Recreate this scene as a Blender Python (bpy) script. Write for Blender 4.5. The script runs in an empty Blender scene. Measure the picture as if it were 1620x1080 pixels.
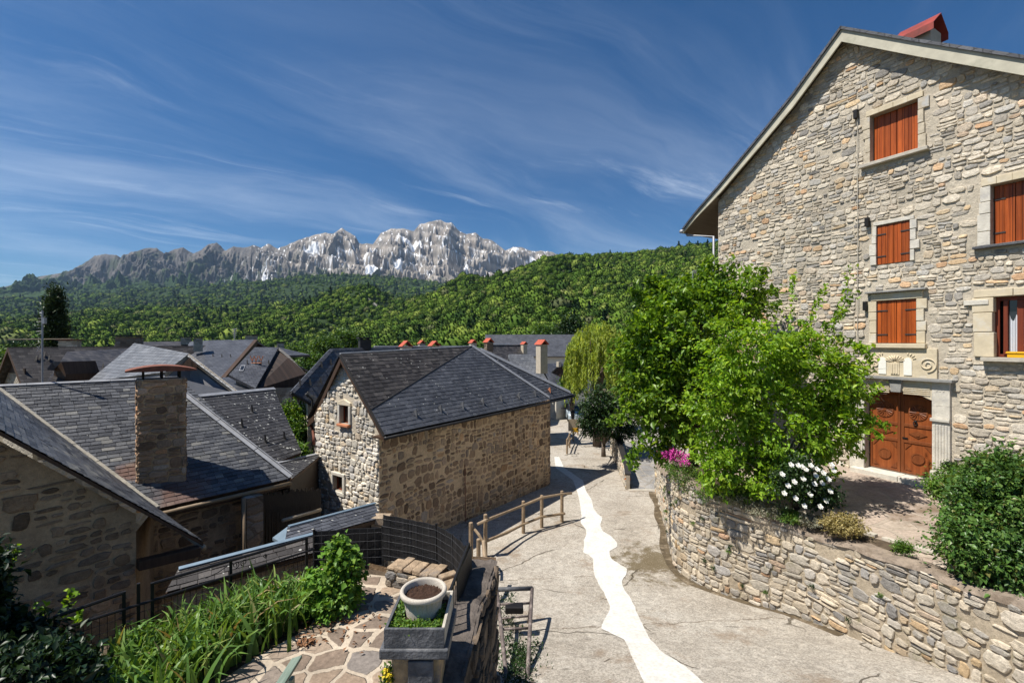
import bpy, bmesh, math, random
import numpy as np
from mathutils import Vector, Matrix

random.seed(7)
rng = np.random.default_rng(7)
scene = bpy.context.scene
COL = scene.collection
V = Vector
UP = V((0, 0, 1))

# The eye is the origin; depths below are metres in front of it, and every thing gets a real place from them.
FOC, CX, HY = 720.0, 810.0, 540.0


def P(px, py, Y):
    return V(((px - CX) / FOC * Y, Y, (HY - py) / FOC * Y))


def Pz(px, py, z):
    return P(px, py, z * FOC / (HY - py))


def ray(px, py, p0, n):
    d = P(px, py, 1.0)
    return d * (p0.dot(n) / d.dot(n))


# ------------------------------------------------------------------ numpy noise
_perm = np.random.default_rng(3).permutation(256)
_perm = np.concatenate([_perm, _perm, _perm])
_ang = np.random.default_rng(4).uniform(0, 2 * np.pi, 256)
_gx, _gy = np.cos(_ang), np.sin(_ang)


def perlin(x, y):
    xi = np.floor(x).astype(int)
    yi = np.floor(y).astype(int)
    xf, yf = x - xi, y - yi
    xi &= 255
    yi &= 255
    u = xf * xf * xf * (xf * (xf * 6 - 15) + 10)
    v = yf * yf * yf * (yf * (yf * 6 - 15) + 10)

    def g(ix, iy, dx, dy):
        h = _perm[_perm[ix] + iy]
        return _gx[h] * dx + _gy[h] * dy
    n00 = g(xi, yi, xf, yf)
    n10 = g(xi + 1, yi, xf - 1, yf)
    n01 = g(xi, yi + 1, xf, yf - 1)
    n11 = g(xi + 1, yi + 1, xf - 1, yf - 1)
    return ((n00 * (1 - u) + n10 * u) * (1 - v) + (n01 * (1 - u) + n11 * u) * v) * 1.5


def fbm(x, y, o=5, gain=0.5, ridged=False):
    s, a, t = 0.0, 1.0, 0.0
    for k in range(o):
        n = perlin(x * 2 ** k + 17.3 * k, y * 2 ** k - 9.1 * k)
        if ridged:
            n = 1 - 2 * np.abs(n)
        s = s + a * n
        t += a
        a *= gain
    return s / t


# ------------------------------------------------------------------ objects
def wloc(o):
    p = V((0, 0, 0))
    while o is not None:
        p = p + o.location
        o = o.parent
    return p


def tag(o, label=None, cat=None, group=None, kind=None):
    for k, v in (('label', label), ('category', cat), ('group', group), ('kind', kind)):
        if v:
            o[k] = v
    return o


def thing(name, loc, label, cat, group=None):
    o = bpy.data.objects.new(name, None)
    o.empty_display_size = 0.2
    COL.objects.link(o)
    o.location = loc
    return tag(o, label, cat, group)


def add_uv(me, co):
    """metres along the level line of the face, metres up its slope"""
    n = len(me.loops)
    li = np.empty(n, dtype=np.int32)
    me.loops.foreach_get('vertex_index', li)
    np_ = len(me.polygons)
    ls = np.empty(np_, dtype=np.int32)
    me.polygons.foreach_get('loop_total', ls)
    nr = np.empty(np_ * 3, dtype=np.float32)
    me.polygons.foreach_get('normal', nr)
    nr = np.repeat(nr.reshape(-1, 3), ls, axis=0)
    p = co[li]
    u = np.stack([-nr[:, 1], nr[:, 0], np.zeros(n)], 1)
    ln = np.linalg.norm(u, axis=1)
    flat = ln < 0.08
    u[flat] = (1, 0, 0)
    u /= np.linalg.norm(u, axis=1)[:, None]
    v = np.cross(nr, u)
    uv = np.stack([(p * u).sum(1), (p * v).sum(1)], 1).astype(np.float32)
    l = me.uv_layers.new(name='UVMap')
    l.data.foreach_set('uv', uv.ravel())


def mesh_obj(name, verts, faces, mat=None, parent=None, uv=None, smooth=False, bevel=0, origin=None):
    co = np.array([tuple(v) for v in verts], dtype=np.float64) if not isinstance(verts, np.ndarray) else verts.astype(np.float64)
    base = wloc(parent) if parent is not None else (V(origin) if origin is not None else None)
    if parent is None and base is None:
        c = co.mean(0)
        base = V((c[0], c[1], co[:, 2].min()))
    off = np.array(tuple(base))
    me = bpy.data.meshes.new(name)
    rel = co - off
    if isinstance(faces, np.ndarray):
        k = faces.shape[1]
        nf = len(faces)
        me.vertices.add(len(rel))
        me.vertices.foreach_set('co', rel.astype(np.float32).ravel())
        me.loops.add(nf * k)
        me.loops.foreach_set('vertex_index', faces.astype(np.int32).ravel())
        me.polygons.add(nf)
        me.polygons.foreach_set('loop_start', np.arange(0, nf * k, k, dtype=np.int32))
        me.update(calc_edges=True)
        me.validate()
    else:
        me.from_pydata([tuple(v) for v in rel], [], faces)
        me.update()
    if uv is not None:
        l = me.uv_layers.new(name='UVMap')
        li = np.empty(len(me.loops), dtype=np.int32)
        me.loops.foreach_get('vertex_index', li)
        l.data.foreach_set('uv', uv[li].astype(np.float32).ravel())
    else:
        add_uv(me, co)
    if smooth:
        me.polygons.foreach_set('use_smooth', [True] * len(me.polygons))
    if mat is not None:
        me.materials.append(mat)
    o = bpy.data.objects.new(name, me)
    COL.objects.link(o)
    if parent is not None:
        o.parent = parent
    else:
        o.location = base
    if bevel:
        m = o.modifiers.new('edge', 'BEVEL')
        m.width = bevel
        m.segments = 2
        m.limit_method = 'ANGLE'
        m.angle_limit = math.radians(40)
    return o


class MB:
    """collects shapes that become ONE mesh"""

    def __init__(self):
        self.v, self.f = [], []

    def add(self, vs, fs):
        b = len(self.v)
        self.v += [V(x) for x in vs]
        self.f += [tuple(i + b for i in f) for f in fs]
        return self

    def poly(self, *pts):
        return self.add(pts, [tuple(range(len(pts)))])

    def obox(self, p0, u, v, w):
        """box from a corner and three edge vectors"""
        p0, u, v, w = V(p0), V(u), V(v), V(w)
        vs = [p0, p0 + u, p0 + u + v, p0 + v, p0 + w, p0 + u + w, p0 + u + v + w, p0 + v + w]
        fs = [(3, 2, 1, 0), (4, 5, 6, 7), (0, 1, 5, 4), (1, 2, 6, 5), (2, 3, 7, 6), (3, 0, 4, 7)]
        if u.cross(v).dot(w) < 0:
            fs = [tuple(reversed(f)) for f in fs]
        return self.add(vs, fs)

    def box(self, c, sx, sy, sz, rz=0.0):
        c = V(c)
        u = V((math.cos(rz), math.sin(rz), 0)) * sx
        v = V((-math.sin(rz), math.cos(rz), 0)) * sy
        w = UP * sz
        return self.obox(c - u / 2 - v / 2 - w / 2, u, v, w)

    def prism(self, pts, vec):
        pts = [V(p) for p in pts]
        vec = V(vec)
        n = len(pts)
        nr = V((0, 0, 0))
        for i in range(n):
            nr += pts[i].cross(pts[(i + 1) % n])
        if nr.dot(vec) > 0:
            pts.reverse()
        vs = pts + [p + vec for p in pts]
        fs = [tuple(range(n)), tuple(range(2 * n - 1, n - 1, -1))]
        for i in range(n):
            j = (i + 1) % n
            fs.append((j, i, i + n, j + n))
        return self.add(vs, fs)

    def tube(self, pts, r, n=8, cap=True):
        pts = [V(p) for p in pts]
        m = len(pts)
        rs = r if isinstance(r, (list, tuple)) else [r] * m
        vs, fs = [], []
        t0 = (pts[1] - pts[0]).normalized()
        a = t0.cross(UP if abs(t0.z) < 0.9 else V((1, 0, 0))).normalized()
        for i in range(m):
            t = (pts[min(i + 1, m - 1)] - pts[max(i - 1, 0)]).normalized()
            a = (a - t * a.dot(t)).normalized()
            b = t.cross(a)
            for k in range(n):
                th = 2 * math.pi * k / n
                vs.append(pts[i] + (a * math.cos(th) + b * math.sin(th)) * rs[i])
        for i in range(m - 1):
            for k in range(n):
                k2 = (k + 1) % n
                fs.append((i * n + k, i * n + k2, (i + 1) * n + k2, (i + 1) * n + k))
        if cap:
            fs.append(tuple(range(n - 1, -1, -1)))
            fs.append(tuple((m - 1) * n + k for k in range(n)))
        return self.add(vs, fs)

    def lathe(self, c, prof, n=32):
        c = V(c)
        vs, fs = [], []
        for (r, z) in prof:
            for k in range(n):
                th = 2 * math.pi * k / n
                vs.append(c + V((r * math.cos(th), r * math.sin(th), z)))
        for i in range(len(prof) - 1):
            for k in range(n):
                k2 = (k + 1) % n
                fs.append((i * n + k, i * n + k2, (i + 1) * n + k2, (i + 1) * n + k))
        return self.add(vs, fs)

    def build(self, name, mat, parent=None, smooth=False, bevel=0):
        return mesh_obj(name, self.v, self.f, mat, parent, smooth=smooth, bevel=bevel)
# ------------------------------------------------------------------ materials
class G:
    def __init__(self, name):
        self.m = bpy.data.materials.new(name)
        self.m.use_nodes = True
        self.t = self.m.node_tree
        self.t.nodes.clear()
        self.out = self.t.nodes.new('ShaderNodeOutputMaterial')

    def n(self, typ, ins=None, out=0, **props):
        nd = self.t.nodes.new('ShaderNode' + typ)
        for k, v in props.items():
            setattr(nd, k, v)
        for k, v in (ins or {}).items():
            s = nd.inputs[k]
            if isinstance(v, bpy.types.NodeSocket):
                self.t.links.new(v, s)
            else:
                if isinstance(v, (tuple, list)) and len(v) == 3 and s.type == 'RGBA':
                    v = (*v, 1)
                s.default_value = v
        return nd.outputs[out] if out is not None else nd

    def uv(self):
        return self.n('TexCoord', out='UV')

    def obj(self):
        return self.n('TexCoord', out='Object')

    def pos(self):
        return self.n('NewGeometry', out='Position')

    def island(self):
        return self.n('NewGeometry', out='Random Per Island')

    def map(self, vec, scale=(1, 1, 1), rot=(0, 0, 0), loc=(0, 0, 0)):
        return self.n('Mapping', {'Vector': vec, 'Scale': scale, 'Rotation': rot, 'Location': loc})

    def noise(self, vec, scale, detail=3.0, rough=0.55, dist=0.0, out=0):
        return self.n('TexNoise', {'Vector': vec, 'Scale': scale, 'Detail': detail, 'Roughness': rough, 'Distortion': dist}, out=out)

    def math(self, op, a, b=0.0, c=0.0, clamp=False):
        nd = self.t.nodes.new('ShaderNodeMath')
        nd.operation = op
        nd.use_clamp = clamp
        for i, v in enumerate((a, b, c)):
            if isinstance(v, bpy.types.NodeSocket):
                self.t.links.new(v, nd.inputs[i])
            else:
                nd.inputs[i].default_value = v
        return nd.outputs[0]

    def ss(self, x, a, b):
        return self.n('MapRange', {'Value': x, 'From Min': a, 'From Max': b}, interpolation_type='SMOOTHSTEP')

    def mr(self, x, a, b, c, d):
        return self.n('MapRange', {'Value': x, 'From Min': a, 'From Max': b, 'To Min': c, 'To Max': d})

    def mix(self, fac, a, b, mode='MIX'):
        nd = self.t.nodes.new('ShaderNodeMix')
        nd.data_type = 'RGBA'
        nd.blend_type = mode
        nd.clamp_factor = True
        for s, v in ((nd.inputs[0], fac), (nd.inputs[6], a), (nd.inputs[7], b)):
            if isinstance(v, bpy.types.NodeSocket):
                self.t.links.new(v, s)
            else:
                if isinstance(v, (tuple, list)):
                    v = (*v[:3], 1)
                s.default_value = v
        return nd.outputs[2]

    def ramp(self, fac, stops, interp='LINEAR'):
        nd = self.t.nodes.new('ShaderNodeValToRGB')
        cr = nd.color_ramp
        cr.interpolation = interp
        while len(cr.elements) > 1:
            cr.elements.remove(cr.elements[-1])
        for i, (p, c) in enumerate(stops):
            e = cr.elements[0] if i == 0 else cr.elements.new(p)
            e.position = p
            e.color = (*c, 1)
        self.t.links.new(fac, nd.inputs[0])
        return nd.outputs[0]

    def scalecol(self, col, f):
        """multiply a colour by a value"""
        c = self.n('CombineColor', {'Red': f, 'Green': f, 'Blue': f})
        return self.mix(1.0, col, c, 'MULTIPLY')

    def vadd(self, a, b):
        return self.n('VectorMath', {0: a, 1: b}, operation='ADD')

    def vscale(self, a, s):
        return self.n('VectorMath', {0: a, 'Scale': s}, operation='SCALE')

    def warp(self, vec, scale, amt):
        c = self.noise(vec, scale, 2.0, out='Color')
        d = self.n('VectorMath', {0: c, 1: (0.5, 0.5, 0.5)}, operation='SUBTRACT')
        return self.vadd(vec, self.vscale(d, amt))

    def bump(self, h, dist, strength=1.0, normal=None):
        ins = {'Height': h, 'Distance': dist, 'Strength': strength}
        if normal is not None:
            ins['Normal'] = normal
        return self.n('Bump', ins)

    def bsdf(self, col, rough=0.8, normal=None, metal=0.0, spec=0.3, **kw):
        ins = {'Base Color': col, 'Roughness': rough, 'Metallic': metal, 'Specular IOR Level': spec}
        if normal is not None:
            ins['Normal'] = normal
        ins.update(kw)
        return self.n('BsdfPrincipled', ins)

    def done(self, sh, disp=None, dist=1.0):
        self.t.links.new(sh, self.out.inputs['Surface'])
        if disp is not None:
            d = self.n('Displacement', {'Height': disp, 'Midlevel': 0.0, 'Scale': dist})
            self.t.links.new(d, self.out.inputs['Displacement'])
            self.m.displacement_method = 'BOTH'
        return self.m


def stone_mat(name, sx, sy, stops, mortar, mw=0.07, warp=0.25, disp=0.03, flush=0.0, tone=1.0, rnd=0.9, stain=0.3, bump_only=False, small=0.0, warp_scale=1.6, moss=None):
    g = G(name)
    uv = g.uv()
    w = g.warp(uv, warp_scale, warp)
    w = g.warp(w, warp_scale * 5, warp * 0.22)
    w = g.map(w, (sx, sy, 1))
    n3 = g.noise(uv, 0.7, 4.0, 0.6)
    if small > 0:      # areas of smaller filling stones between the big ones
        w2 = g.map(w, (small, small * 1.1, 1), loc=(3.7, 1.9, 0))
        va = g.n('TexVoronoi', {'Vector': w, 'Scale': 1.0, 'Randomness': rnd}, out='Color', voronoi_dimensions='2D')
        pick = g.math('LESS_THAN', g.n('SeparateColor', {'Color': va}, out=2), 0.42)
        e1 = g.n('TexVoronoi', {'Vector': w, 'Scale': 1.0, 'Randomness': rnd}, out='Distance', voronoi_dimensions='2D', feature='DISTANCE_TO_EDGE')
        e2 = g.n('TexVoronoi', {'Vector': w2, 'Scale': 1.0, 'Randomness': rnd}, out='Distance', voronoi_dimensions='2D', feature='DISTANCE_TO_EDGE')
        vb = g.n('TexVoronoi', {'Vector': w2, 'Scale': 1.0, 'Randomness': rnd}, out='Color', voronoi_dimensions='2D')
        vcol = g.mix(pick, va, vb)
        ve = g.math('MINIMUM', e1, g.math('ADD', g.math('MULTIPLY', e2, 0.7), g.math('MULTIPLY', g.math('SUBTRACT', 1.0, pick), 9.0)))
    else:
        vcol = g.n('TexVoronoi', {'Vector': w, 'Scale': 1.0, 'Randomness': rnd}, out='Color', voronoi_dimensions='2D')
        ve = g.n('TexVoronoi', {'Vector': w, 'Scale': 1.0, 'Randomness': rnd}, out='Distance', voronoi_dimensions='2D', feature='DISTANCE_TO_EDGE')
    sep = g.n('SeparateColor', {'Color': vcol}, out=None)
    r, gr, b = sep.outputs
    n1 = g.noise(uv, 22.0, 5.0, 0.65)
    n2 = g.noise(uv, 70.0, 3.0, 0.6)
    edge = g.math('ADD', ve, g.math('MULTIPLY', g.math('SUBTRACT', n1, 0.5), mw * 1.3))
    if flush > 0:      # part of the stones sit behind the mortar
        hid = g.math('MULTIPLY', g.math('LESS_THAN', gr, flush), 0.16)
        patch = g.math('MULTIPLY', g.ss(n3, 0.45, 0.7), 0.12)
        edge = g.math('SUBTRACT', edge, g.math('ADD', hid, patch))
    m = g.ss(edge, mw * 0.35, mw * 1.25)
    col = g.ramp(r, stops, 'LINEAR')
    col = g.scalecol(col, g.mr(b, 0, 1, 0.72, 1.25))
    col = g.scalecol(col, g.mr(n1, 0.25, 0.75, 0.62, 1.35))
    mcol = g.scalecol(g.ramp(n3, [(0.3, tuple(c * 0.85 for c in mortar)), (0.7, mortar)]), g.mr(n2, 0.3, 0.7, 0.8, 1.15))
    c = g.mix(m, mcol, col)
    c = g.scalecol(c, g.mr(n3, 0.3, 0.7, 1.0 - stain, 1.0 + stain * 0.4))
    if moss:
        mk = g.ss(g.noise(uv, 1.6, 5.0, 0.7), 0.56, 0.7)
        c = g.mix(g.math('MULTIPLY', mk, 0.75), c, moss)
    c = g.scalecol(c, g.math('MULTIPLY', g.mr(n2, 0.3, 0.7, 0.88, 1.1), tone))
    dome = g.ss(edge, mw * 0.3, mw * 0.3 + 0.2)
    h = g.math('MULTIPLY', dome, g.mr(b, 0, 1, 0.5, 1.0))
    h = g.math('ADD', h, g.math('MULTIPLY', n1, 0.22))
    h = g.math('ADD', h, g.math('MULTIPLY', n2, 0.1))
    if bump_only:
        return g.done(g.bsdf(c, 0.9, g.bump(h, disp, 0.9), spec=0.15))
    return g.done(g.bsdf(c, 0.9, None, spec=0.15), h, disp)


def slate_mat(name, stops, speck=0.0, speckcol=(0.5, 0.5, 0.46), brick=False, rust=None, rough=0.5, w=0.22, h=0.13):
    g = G(name)
    uv = g.uv()
    p = g.pos()
    n1 = g.noise(uv, 30.0, 4.0, 0.6)
    n3 = g.noise(uv, 0.9, 4.0, 0.65)
    if brick:
        bt = g.n('TexBrick', {'Vector': g.warp(uv, 3.0, 0.02), 'Color1': (0, 0, 0), 'Color2': (1, 1, 1), 'Mortar': (0.5, 0.5, 0.5), 'Scale': 1.0, 'Mortar Size': 0.012,
                              'Mortar Smooth': 0.3, 'Bias': 0.0, 'Brick Width': w, 'Row Height': h}, out=None, offset=0.5)
        val, fac = bt.outputs['Color'], bt.outputs['Fac']
        vs = g.n('SeparateColor', {'Color': val}, out=0)
        c = g.ramp(vs, stops)
        c = g.mix(g.math('MULTIPLY', fac, 0.8), c, (0.012, 0.012, 0.014))
        sep = g.n('SeparateXYZ', {'Vector': uv}, out=1)
        saw = g.math('FRACT', g.math('DIVIDE', sep, h))
        hh = g.math('ADD', g.math('MULTIPLY', g.math('SUBTRACT', 1.0, saw), 0.6), g.math('MULTIPLY', vs, 0.3))
        hh = g.math('SUBTRACT', hh, g.math('MULTIPLY', fac, 0.6))
        hh = g.math('ADD', hh, g.math('MULTIPLY', n1, 0.25))
        nrm = g.bump(hh, 0.02, 0.8)
    else:
        r = g.island()
        c = g.ramp(r, stops)
        nrm = g.bump(n1, 0.012, 0.6)
    c = g.scalecol(c, g.mr(n1, 0.3, 0.7, 0.75, 1.25))
    c = g.scalecol(c, g.mr(n3, 0.3, 0.7, 0.72, 1.28))
    if speck > 0:
        vd = g.n('TexVoronoi', {'Vector': uv, 'Scale': 9.0}, out=None)
        rr = g.n('SeparateColor', {'Color': vd.outputs['Color']}, out=0)
        thr = g.math('MULTIPLY', g.math('POWER', rr, 3.0), speck)
        dot = g.math('LESS_THAN', vd.outputs['Distance'], thr)
        c = g.mix(g.math('MULTIPLY', dot, 0.8), c, speckcol)
        bl = g.ss(g.noise(uv, 6.0, 6.0, 0.75), 0.62, 0.72)
        c = g.mix(g.math('MULTIPLY', bl, 0.35), c, (0.16, 0.155, 0.14))
    if rust:       # rusty run-off below a metal cap: centre and radius in metres
        d = g.n('VectorMath', {0: p, 1: rust[0]}, operation='DISTANCE', out='Value')
        k = g.math('ADD', d, g.math('MULTIPLY', g.math('SUBTRACT', g.noise(p, 2.2, 4.0, 0.6), 0.5), 1.1))
        d2 = g.n('VectorMath', {0: p, 1: rust[2]}, operation='DISTANCE', out='Value')
        k2 = g.math('ADD', d2, g.math('MULTIPLY', g.math('SUBTRACT', g.noise(p, 3.2, 4.0, 0.6), 0.5), 0.8))
        mk = g.math('MAXIMUM', g.math('SUBTRACT', 1.0, g.ss(k, rust[1] * 0.3, rust[1])), g.math('SUBTRACT', 1.0, g.ss(k2, rust[3] * 0.4, rust[3])))
        c = g.mix(g.math('MULTIPLY', mk, 0.62), c, (0.17, 0.082, 0.05))
    return g.done(g.bsdf(c, rough, nrm, spec=0.35))


def wood_mat(name, c1, c2, scale=1.0, along='v', planks=0.0, rough=0.6, vec='uv'):
    g = G(name)
    uv = g.uv() if vec == 'uv' else g.obj()
    st = (14, 0.7, 14) if along == 'v' else (0.7, 14, 14)
    n = g.noise(g.map(uv, tuple(s * scale for s in st)), 1.0, 5.0, 0.6, 0.6)
    n2 = g.noise(g.map(uv, tuple(s * scale * 5 for s in st)), 1.0, 3.0, 0.6)
    c = g.ramp(n, [(0.25, c1), (0.7, c2)])
    c = g.scalecol(c, g.mr(n2, 0.3, 0.7, 0.85, 1.12))
    h = g.math('ADD', n, g.math('MULTIPLY', n2, 0.4))
    if planks:
        sep = g.n('SeparateXYZ', {'Vector': uv}, out=0)
        q = g.math('DIVIDE', sep, planks)
        fr = g.math('FRACT', q)
        gap = g.math('LESS_THAN', g.math('ABSOLUTE', g.math('SUBTRACT', fr, 0.5)), 0.46)
        wn = g.n('TexWhiteNoise', {'W': g.math('FLOOR', q)}, out='Value', noise_dimensions='1D')
        c = g.scalecol(c, g.mr(wn, 0, 1, 0.72, 1.2))
        c = g.scalecol(c, g.mr(gap, 0, 1, 0.35, 1.0))
        h = g.math('ADD', h, g.math('MULTIPLY', gap, 2.0))
    return g.done(g.bsdf(c, rough, g.bump(h, 0.004, 0.7), spec=0.3))


def plain_mat(name, col, rough=0.7, var=0.2, scale=8.0, bump=0.0, metal=0.0, spec=0.3, var2=None):
    g = G(name)
    o = g.pos()
    n = g.noise(o, scale, 5.0, 0.6)
    c = g.scalecol((*col, 1), g.mr(n, 0.25, 0.75, 1 - var, 1 + var))
    if var2:
        c = g.mix(g.ss(g.noise(o, scale * 0.35, 5.0, 0.7), 0.5, 0.66), c, var2)
    nrm = g.bump(g.noise(o, scale * 4, 4.0, 0.6), bump, 0.8) if bump else None
    return g.done(g.bsdf(c, rough, nrm, metal, spec))


def leaf_mat(name, stops, trans=0.35, rough=0.45, dead=None):
    g = G(name)
    r = g.island()
    c = g.ramp(r, stops)
    c = g.scalecol(c, g.mr(g.noise(g.pos(), 1.1, 3.0, 0.6), 0.3, 0.7, 0.75, 1.3))
    a = g.bsdf(c, rough, None, spec=0.35)
    t = g.n('BsdfTranslucent', {'Color': g.mix(1.0, c, (1.5, 1.35, 0.5), 'MULTIPLY')})
    return g.done(g.n('MixShader', {0: trans, 1: a, 2: t}))


def flag_mat(name, sc, stones, joint, jw=0.05, bump=0.02, rnd=0.95, stain=None, warp=0.15):
    g = G(name)
    uv = g.pos()
    w = g.map(g.warp(g.warp(uv, 1.2, warp), 9.0, 0.05), (sc, sc, 0.0))
    vc = g.n('TexVoronoi', {'Vector': w, 'Scale': 1.0, 'Randomness': rnd}, out=None, voronoi_dimensions='2D')
    ve = g.n('TexVoronoi', {'Vector': w, 'Scale': 1.0, 'Randomness': rnd}, out='Distance', voronoi_dimensions='2D', feature='DISTANCE_TO_EDGE')
    sep = g.n('SeparateColor', {'Color': vc.outputs['Color']}, out=None)
    n1 = g.noise(uv, 18.0, 5.0, 0.65)
    n2 = g.noise(uv, 90.0, 3.0, 0.6)
    n3 = g.noise(uv, 1.3, 4.0, 0.65)
    e = g.math('ADD', ve, g.math('MULTIPLY', g.math('SUBTRACT', n1, 0.5), jw))
    e = g.math('SUBTRACT', e, g.math('MULTIPLY', sep.outputs[1], jw * 1.6))
    m = g.ss(e, jw * 0.5, jw * 1.1)
    c = g.scalecol(g.ramp(sep.outputs[0], stones), g.mr(n1, 0.25, 0.75, 0.65, 1.3))
    j = g.scalecol((*joint, 1), g.mr(n1, 0.3, 0.7, 0.85, 1.12))
    c = g.mix(m, j, c)
    c = g.scalecol(c, g.mr(n3, 0.3, 0.7, 0.75, 1.2))
    if stain:
        c = g.mix(g.math('MULTIPLY', g.ss(g.noise(uv, 0.8, 6.0, 0.7), 0.52, 0.64), 0.8), c, stain)
    h = g.math('ADD', m, g.math('ADD', g.math('MULTIPLY', n1, 0.5), g.math('MULTIPLY', n2, 0.2)))
    return g.done(g.bsdf(c, 0.85, g.bump(h, bump, 0.8), spec=0.2))


GREY_STONES = [(0.0, (0.24, 0.225, 0.205)), (0.1, (0.42, 0.38, 0.32)), (0.35, (0.56, 0.485, 0.375)), (0.52, (0.47, 0.42, 0.345)), (0.68, (0.60, 0.525, 0.41)), (0.80, (0.42, 0.40, 0.365)), (0.90, (0.57, 0.43, 0.265)), (0.97, (0.54, 0.34, 0.2)), (1.0, (0.62, 0.55, 0.44))]
M = {}


def rubble_mat(name, stops, tone=1.0, moss=None, stain=0.2):
    """one colour per stone, weathered by noise"""
    g = G(name)
    r = g.island()
    p = g.pos()
    n1 = g.noise(p, 16.0, 6.0, 0.7)
    n2 = g.noise(p, 75.0, 4.0, 0.65)
    n3 = g.noise(p, 0.8, 5.0, 0.65)
    bed = g.noise(g.map(p, (6, 6, 60)), 1.0, 4.0, 0.6)
    c = g.ramp(r, stops)
    h2 = g.math('FRACT', g.math('MULTIPLY', r, 37.7))
    c = g.scalecol(c, g.mr(h2, 0, 1, 0.80, 1.17))
    c = g.scalecol(c, g.mr(n1, 0.25, 0.75, 0.62, 1.34))
    c = g.scalecol(c, g.mr(n2, 0.3, 0.7, 0.82, 1.15))
    c = g.scalecol(c, g.mr(bed, 0.3, 0.7, 0.88, 1.1))
    c = g.scalecol(c, g.mr(n3, 0.3, 0.7, (1 - stain) * tone, (1 + stain * 0.5) * tone))
    if moss:
        mk = g.ss(g.noise(p, 1.7, 6.0, 0.75), 0.56, 0.70)
        c = g.mix(g.math('MULTIPLY', mk, 0.6), c, moss)
    li = g.ss(g.noise(p, 9.0, 6.0, 0.75), 0.62, 0.72)
    c = g.mix(g.math('MULTIPLY', li, 0.3), c, (0.5, 0.48, 0.42))
    h = g.math('ADD', g.math('ADD', n1, g.math('MULTIPLY', n2, 0.35)), g.math('MULTIPLY', bed, 0.5))
    return g.done(g.bsdf(c, 0.9, g.bump(h, 0.022, 0.9), spec=0.15))


def mortar_mat(name, col, stain=0.25, moss=None):
    g = G(name)
    p = g.pos()
    n1 = g.noise(p, 14.0, 6.0, 0.7)
    n2 = g.noise(p, 90.0, 3.0, 0.65)
    n3 = g.noise(p, 0.8, 5.0, 0.65)
    c = g.scalecol((*col, 1), g.mr(n1, 0.25, 0.75, 0.72, 1.22))
    c = g.scalecol(c, g.mr(n2, 0.3, 0.7, 0.85, 1.12))
    c = g.scalecol(c, g.mr(n3, 0.3, 0.7, 1 - stain, 1 + stain * 0.5))
    if moss:
        c = g.mix(g.math('MULTIPLY', g.ss(g.noise(p, 1.7, 6.0, 0.75), 0.54, 0.68), 0.7), c, moss)
    return g.done(g.bsdf(c, 0.95, g.bump(g.math('ADD', n1, g.math('MULTIPLY', n2, 0.3)), 0.03, 0.9), spec=0.1))


M['house_stone'] = rubble_mat('house rubble stone', GREY_STONES, 1.22)
M['house_mortar'] = mortar_mat('house mortar', (0.54, 0.475, 0.375))
M['retaining_stone'] = rubble_mat('retaining wall stone', [(0.0, (0.20, 0.19, 0.18)), (0.12, (0.36, 0.33, 0.285)), (0.35, (0.50, 0.425, 0.32)), (0.55, (0.42, 0.38, 0.315)), (0.72, (0.53, 0.45, 0.335)), (0.84, (0.33, 0.315, 0.295)), (0.93, (0.50, 0.37, 0.22)), (0.97, (0.43, 0.27, 0.17)), (1.0, (0.54, 0.47, 0.37))], 1.1, moss=(0.16, 0.15, 0.075))
M['retaining_mortar'] = mortar_mat('retaining wall mortar', (0.43, 0.36, 0.265), moss=(0.12, 0.115, 0.05))
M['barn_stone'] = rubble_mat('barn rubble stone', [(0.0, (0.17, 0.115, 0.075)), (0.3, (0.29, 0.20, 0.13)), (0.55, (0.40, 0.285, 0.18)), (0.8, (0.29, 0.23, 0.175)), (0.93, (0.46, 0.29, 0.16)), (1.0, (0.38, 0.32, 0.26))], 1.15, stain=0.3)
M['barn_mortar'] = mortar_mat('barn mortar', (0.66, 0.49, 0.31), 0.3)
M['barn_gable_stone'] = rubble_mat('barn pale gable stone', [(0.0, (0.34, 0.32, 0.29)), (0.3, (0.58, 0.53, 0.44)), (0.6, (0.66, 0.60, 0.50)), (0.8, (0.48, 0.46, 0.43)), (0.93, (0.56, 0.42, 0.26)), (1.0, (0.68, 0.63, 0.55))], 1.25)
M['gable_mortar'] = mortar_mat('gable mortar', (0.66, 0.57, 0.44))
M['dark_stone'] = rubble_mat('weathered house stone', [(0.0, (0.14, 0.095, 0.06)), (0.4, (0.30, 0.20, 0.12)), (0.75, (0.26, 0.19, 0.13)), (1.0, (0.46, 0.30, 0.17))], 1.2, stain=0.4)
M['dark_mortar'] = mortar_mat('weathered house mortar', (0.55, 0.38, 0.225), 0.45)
M['chimney_rubble'] = rubble_mat('chimney stone', [(0.0, (0.18, 0.12, 0.08)), (0.4, (0.33, 0.215, 0.135)), (0.75, (0.28, 0.215, 0.16)), (0.9, (0.42, 0.24, 0.13)), (1.0, (0.42, 0.35, 0.28))], 1.15, stain=0.3)
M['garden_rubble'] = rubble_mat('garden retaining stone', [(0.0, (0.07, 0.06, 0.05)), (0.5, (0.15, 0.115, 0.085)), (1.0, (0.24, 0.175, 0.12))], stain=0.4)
M['low_rubble'] = rubble_mat('garden wall stone', [(0.0, (0.22, 0.21, 0.2)), (0.5, (0.38, 0.33, 0.27)), (0.8, (0.46, 0.35, 0.23)), (1.0, (0.5, 0.45, 0.37))])
M['low_mortar'] = mortar_mat('garden wall mortar', (0.34, 0.28, 0.2))
M['low_stone'] = stone_mat('tan blockwork', 2.2, 4.0, [(0.0, (0.26, 0.2, 0.14)), (0.5, (0.38, 0.29, 0.2)), (1.0, (0.46, 0.36, 0.25))], (0.36, 0.28, 0.2), mw=0.05, warp=0.15, disp=0.03, bump_only=True)
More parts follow.
